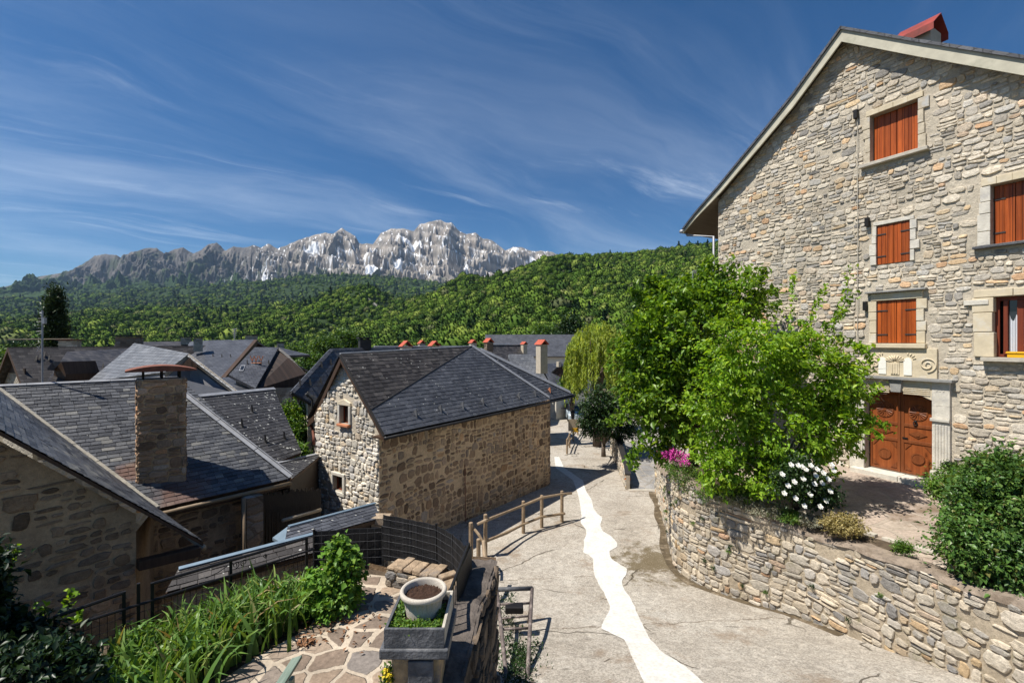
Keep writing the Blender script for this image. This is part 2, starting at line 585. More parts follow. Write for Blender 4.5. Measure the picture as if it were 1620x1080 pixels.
M['chimney_stone'] = stone_mat('pillar stone', 2.4, 4.4, [(0.0, (0.16, 0.12, 0.09)), (0.4, (0.27, 0.2, 0.14)), (0.75, (0.24, 0.2, 0.165)), (1.0, (0.34, 0.3, 0.26))], (0.22, 0.17, 0.12), mw=0.05, warp=0.25, disp=0.03, bump_only=True)
M['far_stone'] = stone_mat('village stone', 2.5, 4.0, [(0.0, (0.25, 0.22, 0.18)), (0.5, (0.42, 0.37, 0.29)), (1.0, (0.52, 0.46, 0.37))], (0.45, 0.4, 0.31), mw=0.1, disp=0.03, bump_only=True)

SL = [(0.0, (0.022, 0.023, 0.027)), (0.35, (0.042, 0.044, 0.05)), (0.7, (0.058, 0.06, 0.067)), (0.92, (0.085, 0.085, 0.088)), (1.0, (0.15, 0.145, 0.135))]
SLB = [(0.0, (0.052, 0.055, 0.065)), (0.5, (0.07, 0.074, 0.086)), (1.0, (0.09, 0.094, 0.107))]
SLW = [(0.0, (0.028, 0.024, 0.022)), (0.5, (0.05, 0.045, 0.043)), (1.0, (0.085, 0.076, 0.07))]
M['slate_far'] = slate_mat('far slate', SLB, 0.0, brick=True, w=0.3, h=0.22)
M['slate_far_pale'] = slate_mat('far pale slate', [(0.0, (0.10, 0.105, 0.115)), (1.0, (0.17, 0.175, 0.185))], 0.0, brick=True, w=0.3, h=0.22)
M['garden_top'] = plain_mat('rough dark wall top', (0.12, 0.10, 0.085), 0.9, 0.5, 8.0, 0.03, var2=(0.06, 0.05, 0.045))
M['slate_far_brown'] = slate_mat('far brown slate', SLW, 0.0, brick=True, w=0.3, h=0.22)
M['slate_barn'] = slate_mat('barn slate', SLB, 0.22, rough=0.55)
M['slate_barn_steep'] = slate_mat('barn old slate', SLW, 0.22, rough=0.6)
M['slate_speck'] = slate_mat('speckled slate', [(0.0, (0.036, 0.035, 0.037)), (1.0, (0.07, 0.068, 0.07))], 0.42, rough=0.6)
M['slate_small'] = slate_mat('canopy slate', SLB, 0.3, rough=0.55)

M['shutter'] = wood_mat('varnished orange wood', (0.22, 0.042, 0.008), (0.47, 0.105, 0.018), planks=0.16, rough=0.4)
M['door_wood'] = wood_mat('carved door wood', (0.17, 0.042, 0.012), (0.32, 0.092, 0.026), rough=0.42)
M['door_wood_dark'] = wood_mat('dark door moulding', (0.14, 0.038, 0.012), (0.24, 0.075, 0.024), rough=0.45)
M['red_frame'] = wood_mat('red brown frame', (0.13, 0.026, 0.012), (0.2, 0.045, 0.02), rough=0.45)
M['barge'] = plain_mat('pale painted barge', (0.50, 0.47, 0.37), 0.75, 0.18, 3.0, 0.003, var2=(0.38, 0.37, 0.28))
M['soffit'] = wood_mat('soffit boards', (0.10, 0.075, 0.05), (0.16, 0.12, 0.08), along='u')
M['brown_wood'] = wood_mat('brown timber', (0.045, 0.024, 0.015), (0.085, 0.05, 0.03))
M['gable_boards'] = wood_mat('dark gable boards', (0.025, 0.016, 0.012), (0.05, 0.032, 0.022), planks=0.2)
M['fence_wood'] = wood_mat('weathered fence wood', (0.19, 0.135, 0.085), (0.36, 0.265, 0.17), vec='obj')
M['pale_wood'] = wood_mat('pale timber', (0.30, 0.24, 0.16), (0.44, 0.36, 0.26))
M['green_wood'] = wood_mat('worn green wood', (0.12, 0.17, 0.13), (0.25, 0.30, 0.24), scale=2.0, vec='obj')
M['cream_stone'] = plain_mat('cream dressed stone', (0.60, 0.51, 0.36), 0.85, 0.16, 4.0, 0.006, var2=(0.62, 0.57, 0.47))
M['white_stone'] = plain_mat('pale dressed stone', (0.60, 0.56, 0.48), 0.85, 0.22, 6.0, 0.01, var2=(0.48, 0.455, 0.41))
M['rough_jamb'] = plain_mat('rough warm jamb stone', (0.52, 0.45, 0.34), 0.9, 0.3, 5.0, 0.015, var2=(0.48, 0.47, 0.44))
M['grey_stone'] = plain_mat('grey stone slab', (0.27, 0.265, 0.25), 0.85, 0.25, 7.0, 0.01)
M['dark_slab'] = plain_mat('dark slate slab', (0.085, 0.088, 0.095), 0.55, 0.35, 9.0, 0.015, var2=(0.16, 0.16, 0.165))
M['render'] = plain_mat('cement render', (0.38, 0.33, 0.26), 0.9, 0.2, 3.0, 0.01)
M['iron'] = plain_mat('black iron', (0.016, 0.015, 0.015), 0.55, 0.3, 10, 0, 0.3)
M['dark_hinge'] = plain_mat('forged strap iron', (0.05, 0.042, 0.04), 0.6, 0.3, 20)
M['rust'] = plain_mat('rusty sheet', (0.20, 0.075, 0.045), 0.75, 0.35, 5.0, 0.004, var2=(0.16, 0.06, 0.04))
M['worn_metal'] = plain_mat('worn painted pipe', (0.13, 0.105, 0.095), 0.6, 0.5, 14.0, 0.003, var2=(0.3, 0.25, 0.22))
M['flashing'] = plain_mat('zinc flashing', (0.33, 0.335, 0.35), 0.5, 0.25, 4.0, 0.002, 0.2)
M['blue_flashing'] = plain_mat('blue grey zinc flashing', (0.20, 0.27, 0.33), 0.45, 0.2, 4.0, 0.002, 0.3)
M['mortar'] = plain_mat('ridge mortar', (0.36, 0.33, 0.27), 0.9, 0.3, 8.0, 0.01)
M['gutter'] = plain_mat('dark gutter', (0.03, 0.028, 0.027), 0.5, 0.2, 4)
M['copper_pipe'] = plain_mat('tan downpipe', (0.22, 0.16, 0.10), 0.6, 0.2, 4)
M['plaster_grey'] = plain_mat('lavender grey plaster', (0.30, 0.295, 0.31), 0.9, 0.1, 2.0, 0.006)
M['plaster_white'] = plain_mat('white plaster', (0.62, 0.58, 0.5), 0.9, 0.1, 2.0, 0.006)
M['plaster_beige'] = plain_mat('beige chimney render', (0.46, 0.40, 0.31), 0.9, 0.15, 4.0, 0.006)
M['red_tile'] = plain_mat('red clay cap', (0.42, 0.09, 0.05), 0.8, 0.25, 5.0, 0.004)
M['red_tin'] = plain_mat('faded red tin cap', (0.30, 0.05, 0.035), 0.55, 0.35, 2.5, 0.003, var2=(0.17, 0.04, 0.03))
M['terracotta'] = plain_mat('orange clay', (0.5, 0.2, 0.1), 0.8, 0.2, 6)
M['soil'] = plain_mat('potting soil', (0.07, 0.038, 0.025), 0.95, 0.6, 40.0, 0.03)
M['earth'] = plain_mat('garden earth', (0.09, 0.065, 0.042), 0.95, 0.45, 9.0, 0.04, var2=(0.14, 0.11, 0.07))
M['yellow_paint'] = plain_mat('yellow planter', (0.75, 0.40, 0.015), 0.5, 0.08, 4)
M['bark'] = plain_mat('bark', (0.11, 0.085, 0.065), 0.9, 0.4, 12.0, 0.02)
M['pale_bark'] = plain_mat('pale bark', (0.2, 0.17, 0.13), 0.9, 0.4, 12.0, 0.02)
M['white_petal'] = plain_mat('white petals', (0.82, 0.80, 0.72), 0.6, 0.06, 20)
M['pink_petal'] = plain_mat('magenta petals', (0.52, 0.05, 0.30), 0.6, 0.35, 20)
M['yellow_petal'] = plain_mat('yellow petals', (0.72, 0.55, 0.03), 0.6, 0.2, 20)
M['orange_sign'] = plain_mat('orange paint', (0.75, 0.22, 0.03), 0.6, 0.08, 4)
M['tin'] = plain_mat('grey metal mast', (0.33, 0.33, 0.34), 0.5, 0.15, 5, 0, 0.4)
M['car_paint'] = plain_mat('pale blue car paint', (0.42, 0.5, 0.56), 0.3, 0.03, 2, 0, 0.2, 0.5)
M['rubber'] = plain_mat('tyre rubber', (0.02, 0.02, 0.02), 0.8, 0.1, 4)
M['dry_leaf'] = plain_mat('dry leaves', (0.26, 0.13, 0.065), 0.85, 0.4, 30)
M['cement'] = plain_mat('pale cement', (0.46, 0.42, 0.35), 0.9, 0.2, 5.0, 0.01)


def glass_mat():
    g = G('window glass')
    return g.done(g.bsdf((0.02, 0.023, 0.028), 0.06, None, spec=0.6))


M['glass'] = glass_mat()


def lace():
    g = G('white lace curtain')
    uv = g.uv()
    w = g.n('TexWave', {'Vector': g.map(uv, (9, 0.2, 1)), 'Scale': 1.0, 'Distortion': 1.5, 'Detail': 2.0})
    c = g.scalecol((0.72, 0.74, 0.78, 1), g.mr(w, 0, 1, 0.75, 1.05))
    return g.done(g.bsdf(c, 0.9, g.bump(w, 0.02, 0.6), spec=0.1))


M['lace'] = lace()


def reed():
    """dark heather screening: fine upright stalks tied with pale wires"""
    g = G('black reed screen')
    uv = g.uv()
    s = g.noise(g.map(uv, (120, 2.0, 1)), 1.0, 3.0, 0.7)
    c = g.ramp(s, [(0.3, (0.005, 0.005, 0.006)), (0.75, (0.03, 0.029, 0.03))])
    return g.done(g.bsdf(c, 0.6, g.bump(s, 0.01, 1.0), spec=0.3))


M['reed'] = reed()
M['heather'] = wood_mat('brushwood', (0.018, 0.014, 0.011), (0.06, 0.045, 0.033), scale=6.0)


def pot_mat():
    g = G('exposed aggregate pot')
    o = g.pos()
    n = g.noise(o, 220.0, 3.0, 0.7)
    n2 = g.noise(o, 5.0, 4.0, 0.6)
    c = g.ramp(n, [(0.3, (0.33, 0.28, 0.23)), (0.6, (0.58, 0.53, 0.45)), (0.8, (0.7, 0.66, 0.58))])
    c = g.scalecol(c, g.mr(n2, 0.3, 0.7, 0.85, 1.1))
    return g.done(g.bsdf(c, 0.9, g.bump(n, 0.004, 0.8), spec=0.2))


M['pot'] = pot_mat()


def road_mat():
    g = G('worn concrete lane')
    p = g.pos()
    n1 = g.noise(p, 55.0, 4.0, 0.7)
    n2 = g.noise(p, 0.55, 5.0, 0.6)
    n3 = g.noise(p, 7.0, 5.0, 0.65)
    vor = g.n('TexVoronoi', {'Vector': p, 'Scale': 42.0}, out=None)
    ag = g.n('SeparateColor', {'Color': vor.outputs['Color']}, out=0)
    c = g.ramp(n2, [(0.25, (0.29, 0.255, 0.21)), (0.5, (0.39, 0.35, 0.295)), (0.75, (0.45, 0.415, 0.36))])
    c = g.scalecol(c, g.mr(n3, 0.25, 0.75, 0.72, 1.25))
    c = g.scalecol(c, g.mr(ag, 0, 1, 0.72, 1.25))
    c = g.scalecol(c, g.mr(n1, 0.3, 0.7, 0.8, 1.2))
    # pale worn blotches, brown stains, moss near the gutter, a few cracks
    c = g.mix(g.math('MULTIPLY', g.ss(g.noise(p, 2.4, 6.0, 0.75), 0.55, 0.68), 0.5), c, (0.56, 0.52, 0.45))
    c = g.mix(g.math('MULTIPLY', g.ss(g.noise(g.map(p, (1, 1, 1), (0, 0, 0), (3, 9, 0)), 0.9, 6.0, 0.7), 0.54, 0.68), 0.6), c, (0.22, 0.155, 0.10))
    d = g.n('VectorMath', {0: p, 1: (4.3, 13.1, -6.35)}, operation='DISTANCE', out='Value')
    k = g.math('ADD', g.math('MULTIPLY', d, 0.42), g.math('MULTIPLY', g.math('SUBTRACT', g.noise(p, 1.5, 6.0, 0.75), 0.5), 2.2))
    c = g.mix(g.math('MULTIPLY', g.math('SUBTRACT', 1.0, g.ss(k, 0.25, 0.62)), 0.85), c, (0.115, 0.085, 0.04))
    cr = g.n('TexVoronoi', {'Vector': g.warp(p, 1.3, 0.5), 'Scale': 0.30, 'Randomness': 1.0}, out='Distance', feature='DISTANCE_TO_EDGE')
    ck = g.math('SUBTRACT', 1.0, g.ss(cr, 0.002, 0.007))
    ck = g.math('MULTIPLY', ck, g.ss(g.noise(p, 0.9, 3.0), 0.48, 0.58))
    c = g.mix(g.math('MULTIPLY', ck, 0.85), c, (0.075, 0.06, 0.04))
    px_, py_, _z = g.n('SeparateXYZ', {'Vector': p}, out=None).outputs
    yy = g.math('ADD', g.math('SUBTRACT', py_, g.math('MULTIPLY', px_, 0.12)), g.math('MULTIPLY', g.math('SUBTRACT', g.noise(p, 1.8, 4.0, 0.6), 0.5), 0.5))
    for yj in (9.25, 12.1, 16.6, 20.4):
        jl = g.math('SUBTRACT', 1.0, g.ss(g.math('ABSOLUTE', g.math('SUBTRACT', yy, yj)), 0.006, 0.03))
        jl = g.math('MULTIPLY', jl, g.ss(g.noise(p, 2.3, 3.0), 0.36, 0.5))
        c = g.mix(g.math('MULTIPLY', jl, 0.7), c, (0.13, 0.10, 0.07))
    c = g.mix(g.math('MULTIPLY', g.ss(g.noise(p, 26.0, 2.0, 0.5), 0.64, 0.70), 0.55), c, (0.62, 0.58, 0.50))
    c = g.mix(g.math('MULTIPLY', g.ss(g.noise(g.map(p, (1, 1, 1), (0, 0, 0), (7, 3, 0)), 24.0, 2.0, 0.5), 0.65, 0.70), 0.6), c, (0.16, 0.13, 0.10))
    h = g.math('ADD', g.math('MULTIPLY', n1, 0.5), g.math('MULTIPLY', ag, 0.4))
    h = g.math('SUBTRACT', g.math('ADD', h, n3), g.math('MULTIPLY', ck, 2.0))
    return g.done(g.bsdf(c, 0.9, g.bump(h, 0.012, 0.9), spec=0.15))


M['road'] = road_mat()


def strip_mat():
    g = G('white cement strip')
    p = g.pos()
    n = g.noise(p, 16.0, 5.0, 0.65)
    n3 = g.noise(p, 3.0, 5.0, 0.65)
    c = g.ramp(n, [(0.25, (0.50, 0.475, 0.42)), (0.5, (0.63, 0.61, 0.56)), (0.7, (0.70, 0.685, 0.64))])
    c = g.scalecol(c, g.mr(n3, 0.3, 0.7, 0.84, 1.06))
    return g.done(g.bsdf(c, 0.85, g.bump(n, 0.004, 0.6), spec=0.2))


M['strip'] = strip_mat()
M['patio'] = flag_mat('garden flagstones', 3.3, [(0.0, (0.12, 0.10, 0.085)), (0.4, (0.25, 0.185, 0.135)), (0.7, (0.33, 0.25, 0.18)), (1.0, (0.20, 0.175, 0.155))], (0.46, 0.385, 0.295), 0.075, 0.02)
M['terrace'] = flag_mat('terrace flagstones', 1.25, [(0.0, (0.25, 0.20, 0.165)), (0.5, (0.37, 0.295, 0.24)), (1.0, (0.45, 0.38, 0.31))], (0.37, 0.31, 0.25), 0.035, 0.02, stain=(0.15, 0.105, 0.065))
M['ramp'] = flag_mat('grey paving', 1.8, [(0.0, (0.20, 0.195, 0.19)), (0.6, (0.31, 0.295, 0.275)), (1.0, (0.38, 0.355, 0.32))], (0.30, 0.27, 0.23), 0.04, 0.02)
M['ground'] = plain_mat('village ground', (0.13, 0.105, 0.07), 0.95, 0.35, 0.6, 0.05, var2=(0.07, 0.09, 0.03))
# ------------------------------------------------------------------ camera, sun, sky
cam_d = bpy.data.cameras.new('camera')
cam = bpy.data.objects.new('camera', cam_d)
COL.objects.link(cam)
cam.location = (0, 0, 0)
cam.rotation_euler = (math.radians(90), 0, 0)
cam_d.sensor_width = 36
cam_d.lens = 36 * FOC / 1620
cam_d.clip_start = 0.05
cam_d.clip_end = 40000
scene.camera = cam

SUN_EL = math.radians(60)
LH = V((0.95, 0.31, 0)).normalized()          # the way the light travels, seen from above
LIGHT = V((LH.x * math.cos(SUN_EL), LH.y * math.cos(SUN_EL), -math.sin(SUN_EL)))
sd = bpy.data.lights.new('sun', 'SUN')
sd.energy = 4.8
sd.angle = math.radians(0.53)
sd.color = (1.0, 0.95, 0.87)
sun = bpy.data.objects.new('sun', sd)
COL.objects.link(sun)
sun.location = (-20, -10, 40)
sun.rotation_euler = LIGHT.to_track_quat('-Z', 'Y').to_euler()

w = bpy.data.worlds.new('World')
scene.world = w
w.use_nodes = True
nt = w.node_tree
nt.nodes.clear()


class W(G):
    def __init__(self, tree):
        self.t = tree


g = W(nt)
sky = nt.nodes.new('ShaderNodeTexSky')
sky.sky_type = 'NISHITA'
sky.sun_disc = False
sky.sun_elevation = SUN_EL
sky.sun_rotation = math.atan2(-LH.x, -LH.y)
sky.altitude = 1100
sky.air_density = 1.0
sky.dust_density = 0.5
sky.ozone_density = 3.0
d = g.n('TexCoord', out='Generated')
sx, sy, sz = g.n('SeparateXYZ', {'Vector': d}, out=None).outputs
den = g.math('ADD', g.math('MAXIMUM', sz, 0.0), 0.10)
pl = g.n('CombineXYZ', {'X': g.math('DIVIDE', sx, den), 'Y': g.math('DIVIDE', sy, den), 'Z': 0.0})
pl = g.map(pl, (1, 1, 1), (0, 0, math.radians(-38)))
wp = g.warp(g.warp(pl, 0.5, 0.7), 1.7, 0.2)
veil = g.ss(g.noise(g.map(wp, (0.42, 1.25, 1), loc=(2.3, 0.4, 0)), 0.8, 9.0, 0.62, 0.5), 0.40, 0.80)
wisp = g.ss(g.noise(g.map(wp, (0.55, 3.4, 1), loc=(4, 2, 0)), 1.1, 9.0, 0.68, 0.6), 0.50, 0.82)
patch = g.ss(g.noise(pl, 0.55, 2.0, 0.5), 0.36, 0.60)
low = g.math('SUBTRACT', 1.0, g.ss(sz, 0.10, 0.60))
cl = g.math('ADD', g.math('MULTIPLY', veil, 0.5), g.math('MULTIPLY', g.math('MULTIPLY', wisp, patch), 0.85))
cl = g.math('MULTIPLY', cl, g.math('ADD', 0.20, g.math('MULTIPLY', low, 0.62)), clamp=True)
hs = g.n('HueSaturation', {'Color': sky.outputs[0], 'Saturation': 1.34, 'Value': 0.67})
hs = g.mix(1.0, hs, (0.84, 0.97, 1.04), 'MULTIPLY')
colr = g.mix(cl, hs, (6.6, 7.4, 8.6))
bg = g.n('Background', {'Color': colr, 'Strength': 0.085})
wo = nt.nodes.new('ShaderNodeOutputWorld')
nt.links.new(bg, wo.inputs['Surface'])

scene.view_settings.view_transform = 'Standard'
scene.view_settings.look = 'None'
scene.view_settings.gamma = 1.0
scene.view_settings.exposure = 0.6
cy = scene.cycles
cy.max_bounces = 6
cy.diffuse_bounces = 3
cy.glossy_bounces = 2
cy.transmission_bounces = 4
cy.transparent_max_bounces = 4
cy.volume_bounces = 0
cy.caustics_reflective = False
cy.caustics_refractive = False
cy.sample_clamp_indirect = 6.0
cy.use_denoising = True

# ------------------------------------------------------------------ ground and lane
_ry = [0, 5, 7, 8, 9, 10.4, 12, 14, 16, 20, 22, 30, 45, 80, 150, 400, 2500]
_rz = [-3.9, -4.8, -5.28, -5.56, -5.84, -6.12, -6.34, -6.42, -6.46, -6.62, -6.7, -7.1, -7.8, -9.2, -11.5, -14, -30]


def rz(Y):
    return float(np.interp(Y, _ry, _rz))


def on_road(px, py):
    lo, hi = 3.0, 300.0
    for _ in range(60):
        Y = (lo + hi) / 2
        if (HY - py) / FOC * Y > rz(Y):
            lo = Y
        else:
            hi = Y
    return P(px, py, lo)


def grid_sheet(name, xs, ys, zf, mat, kind='structure'):
    X, Y = np.meshgrid(xs, ys)
    Z = np.vectorize(zf)(X, Y)
    nx, ny = len(xs), len(ys)
    co = np.stack([X.ravel(), Y.ravel(), Z.ravel()], 1)
    i = np.arange(ny - 1)[:, None] * nx + np.arange(nx - 1)[None, :]
    f = np.stack([i, i + 1, i + 1 + nx, i + nx], -1).reshape(-1, 4)
    o = mesh_obj(name, co, f, mat, smooth=True)
    return tag(o, kind=kind)


def gz(x, y):
    base = rz(max(y, 6)) - 0.9
    if x < -3:
        base -= min(1.2, (-3 - x) * 0.15)
    if y > 60:
        base -= 1.5
    return base


gx_ = np.concatenate([np.linspace(-9000, -400, 12), np.linspace(-300, -30, 16), np.linspace(-25, 30, 40), np.linspace(40, 300, 14), np.linspace(400, 9000, 12)])
gy_ = np.concatenate([np.linspace(-200, 0, 8), np.linspace(2, 60, 50), np.linspace(70, 400, 20), np.linspace(500, 9000, 14)])
grid_sheet('ground', gx_, gy_, gz, M['ground'])
grid_sheet('road', np.linspace(-1.35, 13, 60), np.linspace(2.2, 13.2, 70), lambda x, y: rz(y), M['road'])
grid_sheet('road', np.linspace(-6, 14, 60), np.linspace(13.2, 75, 120), lambda x, y: rz(y), M['road'])

# the white cement strip down the middle of the lane
_L = [(630, 0), (655, 70), (668, 130), (676, 190), (668, 225), (700, 262), (702, 290), (686, 320), (690, 352), (680, 385), (712, 398), (740, 420), (735, 455), (746, 510), (770, 560), (795, 600), (812, 640), (832, 680), (808, 722), (792, 750), (780, 790), (850, 826), (905, 850), (930, 905), (950, 950), (980, 1020), (1012, 1085), (1060, 1180), (1120, 1300)]
_R = [(682, 0), (700, 60), (730, 102), (738, 150), (760, 178), (790, 200), (772, 235), (786, 270), (830, 296), (866, 330), (868, 356), (820, 378), (836, 420), (880, 448), (922, 470), (912, 505), (888, 535), (905, 590), (950, 640), (968, 700), (1000, 770), (1042, 850), (1110, 920), (1180, 962), (1250, 1010), (1330, 1085), (1450, 1180), (1620, 1300)]


def strip_pt(q, dz):
    p = on_road(720 + q[0] / 3.375, 760 + q[1] / 3.375)
    p.z = rz(p.y) + dz
    return p


def resample(pts, n, jag):
    a = np.array(pts, float)
    s = np.concatenate([[0], np.cumsum(np.hypot(*np.diff(a, axis=0).T))])
    t = np.linspace(0, s[-1], n)
    x, y = np.interp(t, s, a[:, 0]), np.interp(t, s, a[:, 1])
    x = x + rng.normal(0, jag, n) * np.clip(y / 500, 0.1, 1.3)
    k = np.array([1, 2, 3, 2, 1]) / 9
    xs = np.convolve(np.pad(x, 2, 'edge'), k, 'valid')
    return list(zip(0.75 * xs + 0.25 * x, y))


NS = 170
lp = [strip_pt(q, 0.014) for q in resample(_L, NS, 2.2)]
rp_ = [strip_pt(q, 0.014) for q in resample(_R, NS, 2.6)]
far_l = [V((2.55, 27.5, rz(27.5) + 0.014)), V((2.36, 24.6, rz(24.6) + 0.014))]
far_r = [V((2.85, 27.5, rz(27.5) + 0.014)), V((2.82, 24.6, rz(24.6) + 0.014))]
mb = MB()
allp = list(zip(far_l + lp, far_r + rp_))
for (a, b), (c, d2) in zip(allp[:-1], allp[1:]):
    m0, m1 = (a + b) / 2, (c + d2) / 2
    m0.z, m1.z = rz(m0.y) + 0.016, rz(m1.y) + 0.016
    mb.poly(a, c, m1, m0)
    mb.poly(m0, m1, d2, b)
tag(mb.build('path', M['strip'], smooth=True), kind='structure')

# ------------------------------------------------------------------ mountains


def np_mesh(name, X, Y, Z, mat, col=None, smooth=True, kind='structure'):
    ny, nx = X.shape
    co = np.stack([X.ravel(), Y.ravel(), Z.ravel()], 1)
    i = np.arange(ny - 1)[:, None] * nx + np.arange(nx - 1)[None, :]
    f = np.stack([i, i + nx, i + 1 + nx, i + 1], -1).reshape(-1, 4)
    o = mesh_obj(name, co, f, mat, smooth=smooth)
    if col is not None:
        a = o.data.color_attributes.new('Col', 'FLOAT_COLOR', 'POINT')
        c = np.concatenate([col.reshape(-1, 3), np.ones((len(co), 1))], 1).astype(np.float32)
        a.data.foreach_set('color', c.ravel())
    return tag(o, kind=kind)


def attr_mat(name, rough=0.95, nscale=0.01, nvar=0.2, bump=0.0, bscale=0.05):
    g = G(name)
    c = g.n('VertexColor', out=0, layer_name='Col')
    n = g.noise(g.pos(), nscale, 6.0, 0.65)
    c = g.scalecol(c, g.mr(n, 0.3, 0.7, 1 - nvar, 1 + nvar))
    nrm = g.bump(g.noise(g.pos(), bscale, 6.0, 0.65), bump, 0.9) if bump else None
    return g.done(g.bsdf(c, rough, nrm, spec=0.05))


CREST = [(-420, 520), (-250, 492), (-100, 468), (0, 456), (40, 445), (60, 438), (110, 430), (122, 426), (150, 405), (166, 402), (185, 404), (196, 411), (206, 400), (230, 393), (248, 393), (262, 404), (274, 395), (290, 392), (306, 401), (318, 396), (330, 387), (343, 384), (356, 397), (370, 390), (385, 392), (402, 388), (412, 392), (425, 386), (440, 393), (455, 388), (475, 379), (498, 372), (515, 368), (528, 370), (541, 361), (552, 368), (562, 374), (568, 385), (590, 386), (602, 370), (618, 362), (640, 362), (655, 366), (664, 355), (680, 351), (697, 348), (706, 353), (714, 352), (724, 364), (738, 371), (752, 368), (764, 378), (778, 380), (788, 388), (800, 397), (812, 391), (826, 392), (842, 398), (866, 397), (890, 406), (940, 425), (1000, 445), (1200, 480)]
cpx = np.array([c[0] for c in CREST], float)
cpy = np.array([c[1] for c in CREST], float)
NPX, NT_ = 1700, 290
px = np.linspace(-400, 1180, NPX)
crest = np.interp(px, cpx, cpy) + 2.2 * fbm(px * 0.09, px * 0 + 3.3, 5, 0.6) * (px > 100) - 0.4
dep = np.interp(px, [-400, 100, 430, 560, 700, 880, 1200], [5200, 5600, 6400, 6600, 7000, 7600, 8200])
t = np.linspace(-0.12, 1.0, NT_)[:, None]
PX = np.repeat(px[None, :], NT_, 0)
tt = np.clip(t, 0, 1) * np.ones_like(PX)
basepy = np.interp(px, [-400, 0, 130, 400, 520, 700, 1180], [520, 500, 470, 470, 470, 470, 480])[None, :]
Zc = (HY - crest) / FOC * dep
Zb = (HY - basepy) / FOC * (dep - 2600)
cliff = np.interp(px, [-400, 60, 130, 200, 900], [0.5, 0.5, 0.62, 0.72, 0.62])[None, :]
# steep rock wall above, scree and forest slope below
prof = np.where(tt < 0.33, tt / 0.33 * cliff, cliff + (tt - 0.33) / 0.67 * (1 - cliff))
Zm = Zc[None, :] + (Zb - Zc[None, :]) * prof
Ym = dep[None, :] - tt * 2600
Ym = np.where(t < 0, dep[None, :] + (-t) * 6000, Ym)
Zm = np.where(t < 0, Zc[None, :] - (-t) * 4500, Zm)
rockw = np.interp(px, [-400, 90, 150, 900], [0.3, 0.4, 1, 1])[None, :]
WX, WY = PX * 9.0, tt * 2600.0
q1 = fbm(WX / 1500 + 3, WY / 1500, 3)
r1 = fbm(WX / 620 + 0.5 * q1, WY / 1250 + 5 + 0.4 * q1, 7, 0.52, ridged=True)
r2 = fbm(WX / 190 + 0.6 * r1, WY / 420 + 11, 5, 0.55, ridged=True)
fine2 = fbm(WX / 60, WY / 60, 4, 0.6)
env = np.clip(tt * 7, 0, 1) * np.clip((1 - tt) * 2.2, 0, 1)
Zm = Zm + env * rockw * ((r1 - 0.35) * 300 + (r2 - 0.3) * 140 + fine2 * 34 + fbm(WX / 26, WY / 26, 3, 0.6) * 20) - env * 60
Ym = Ym - env * rockw * (r1 - 0.35) * 200
# tilted rock bands
bandw = 0.35 + 0.65 * np.clip((PX - 430) / 60, 0, 1)
step = np.sin((Zm + 0.22 * WX) / 30 + 3 * fbm(WX / 900, WY / 900, 3)) * bandw
Zm = Zm + step * 14 * env
conc = r1 + 0.35 * r2
# keep the sky line where the photograph has it
scr = HY - Zm / Ym * FOC
over = np.clip(crest[None, :] - scr + tt * 14, 0, None)
Zm = Zm - over / FOC * Ym * (t > 0.01)
Xm = (PX - CX) / FOC * Ym * 1.0
Xm = (PX - CX) / FOC * (dep[None, :] + (Ym - dep[None, :]) * 0.55)
slope = np.abs(np.gradient(Zm, axis=0)) / (np.abs(np.gradient(Ym, axis=0)) + 1)
# colours: limestone, vegetated left cliffs with slope shade painted in, forest foot, snow in gullies
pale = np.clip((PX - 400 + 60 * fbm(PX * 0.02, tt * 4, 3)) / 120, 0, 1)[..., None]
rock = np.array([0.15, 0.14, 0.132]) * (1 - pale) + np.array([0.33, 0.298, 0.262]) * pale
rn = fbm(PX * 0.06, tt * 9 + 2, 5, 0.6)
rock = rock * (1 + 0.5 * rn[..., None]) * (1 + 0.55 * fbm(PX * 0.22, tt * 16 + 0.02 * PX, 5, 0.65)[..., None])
warm = np.clip(fbm(PX * 0.045 + 9, tt * 5, 4) * 2.2, 0, 1)[..., None] * np.clip(1.25 - tt * 2.2, 0, 1)[..., None]
rock = rock * (1 - 0.3 * warm) + np.array([0.30, 0.24, 0.19]) * 0.3 * warm
grass = np.array([0.05, 0.085, 0.032]) * (1 + 0.4 * fbm(PX * 0.2, tt * 22, 4)[..., None])
gl = np.interp(px, [-400, 60, 120, 150, 300, 430, 560, 620, 700, 900], [0.0, 0.02, 0.06, 0.19, 0.27, 0.38, 0.5, 0.68, 0.82, 0.88])[None, :]
vm = np.clip((tt - gl + 0.16 * fbm(PX * 0.05, tt * 6 + 7, 5)) * 9, 0, 1)
vm = np.maximum(vm, np.clip((fbm(PX * 0.07, tt * 10 + 30, 5) - 0.05) * 5, 0, 1) * np.clip((tt - gl + 0.32) * 3, 0, 0.8))[..., None]
colm = rock * (1 - vm) + grass * vm
gully = fbm(PX * 0.06 + 1.3 * fbm(PX * 0.03, tt * 2.5 + 4, 3), tt * 1.6 + 2, 5, 0.6)
g2 = fbm(PX * 0.13 + 1.1 * fbm(PX * 0.05, tt * 4 + 14, 3), tt * 2.6 + 12, 4, 0.6)
couloir = np.maximum(np.clip((0.035 - np.abs(gully + 0.02)) * 40, 0, 1), np.clip((0.03 - np.abs(g2)) * 50, 0, 1) * 0.9)
couloir = np.maximum(couloir, np.clip((step - 0.8) * 6, 0, 1) * np.clip((0.3 - tt) * 6, 0, 1) * np.clip((PX - 430) / 50, 0, 1))
snoww = np.interp(px, [-400, 250, 340, 420, 520, 800, 880, 1200], [0, 0, 0.3, 0.6, 0.7, 0.72, 0.7, 0])[None, :]
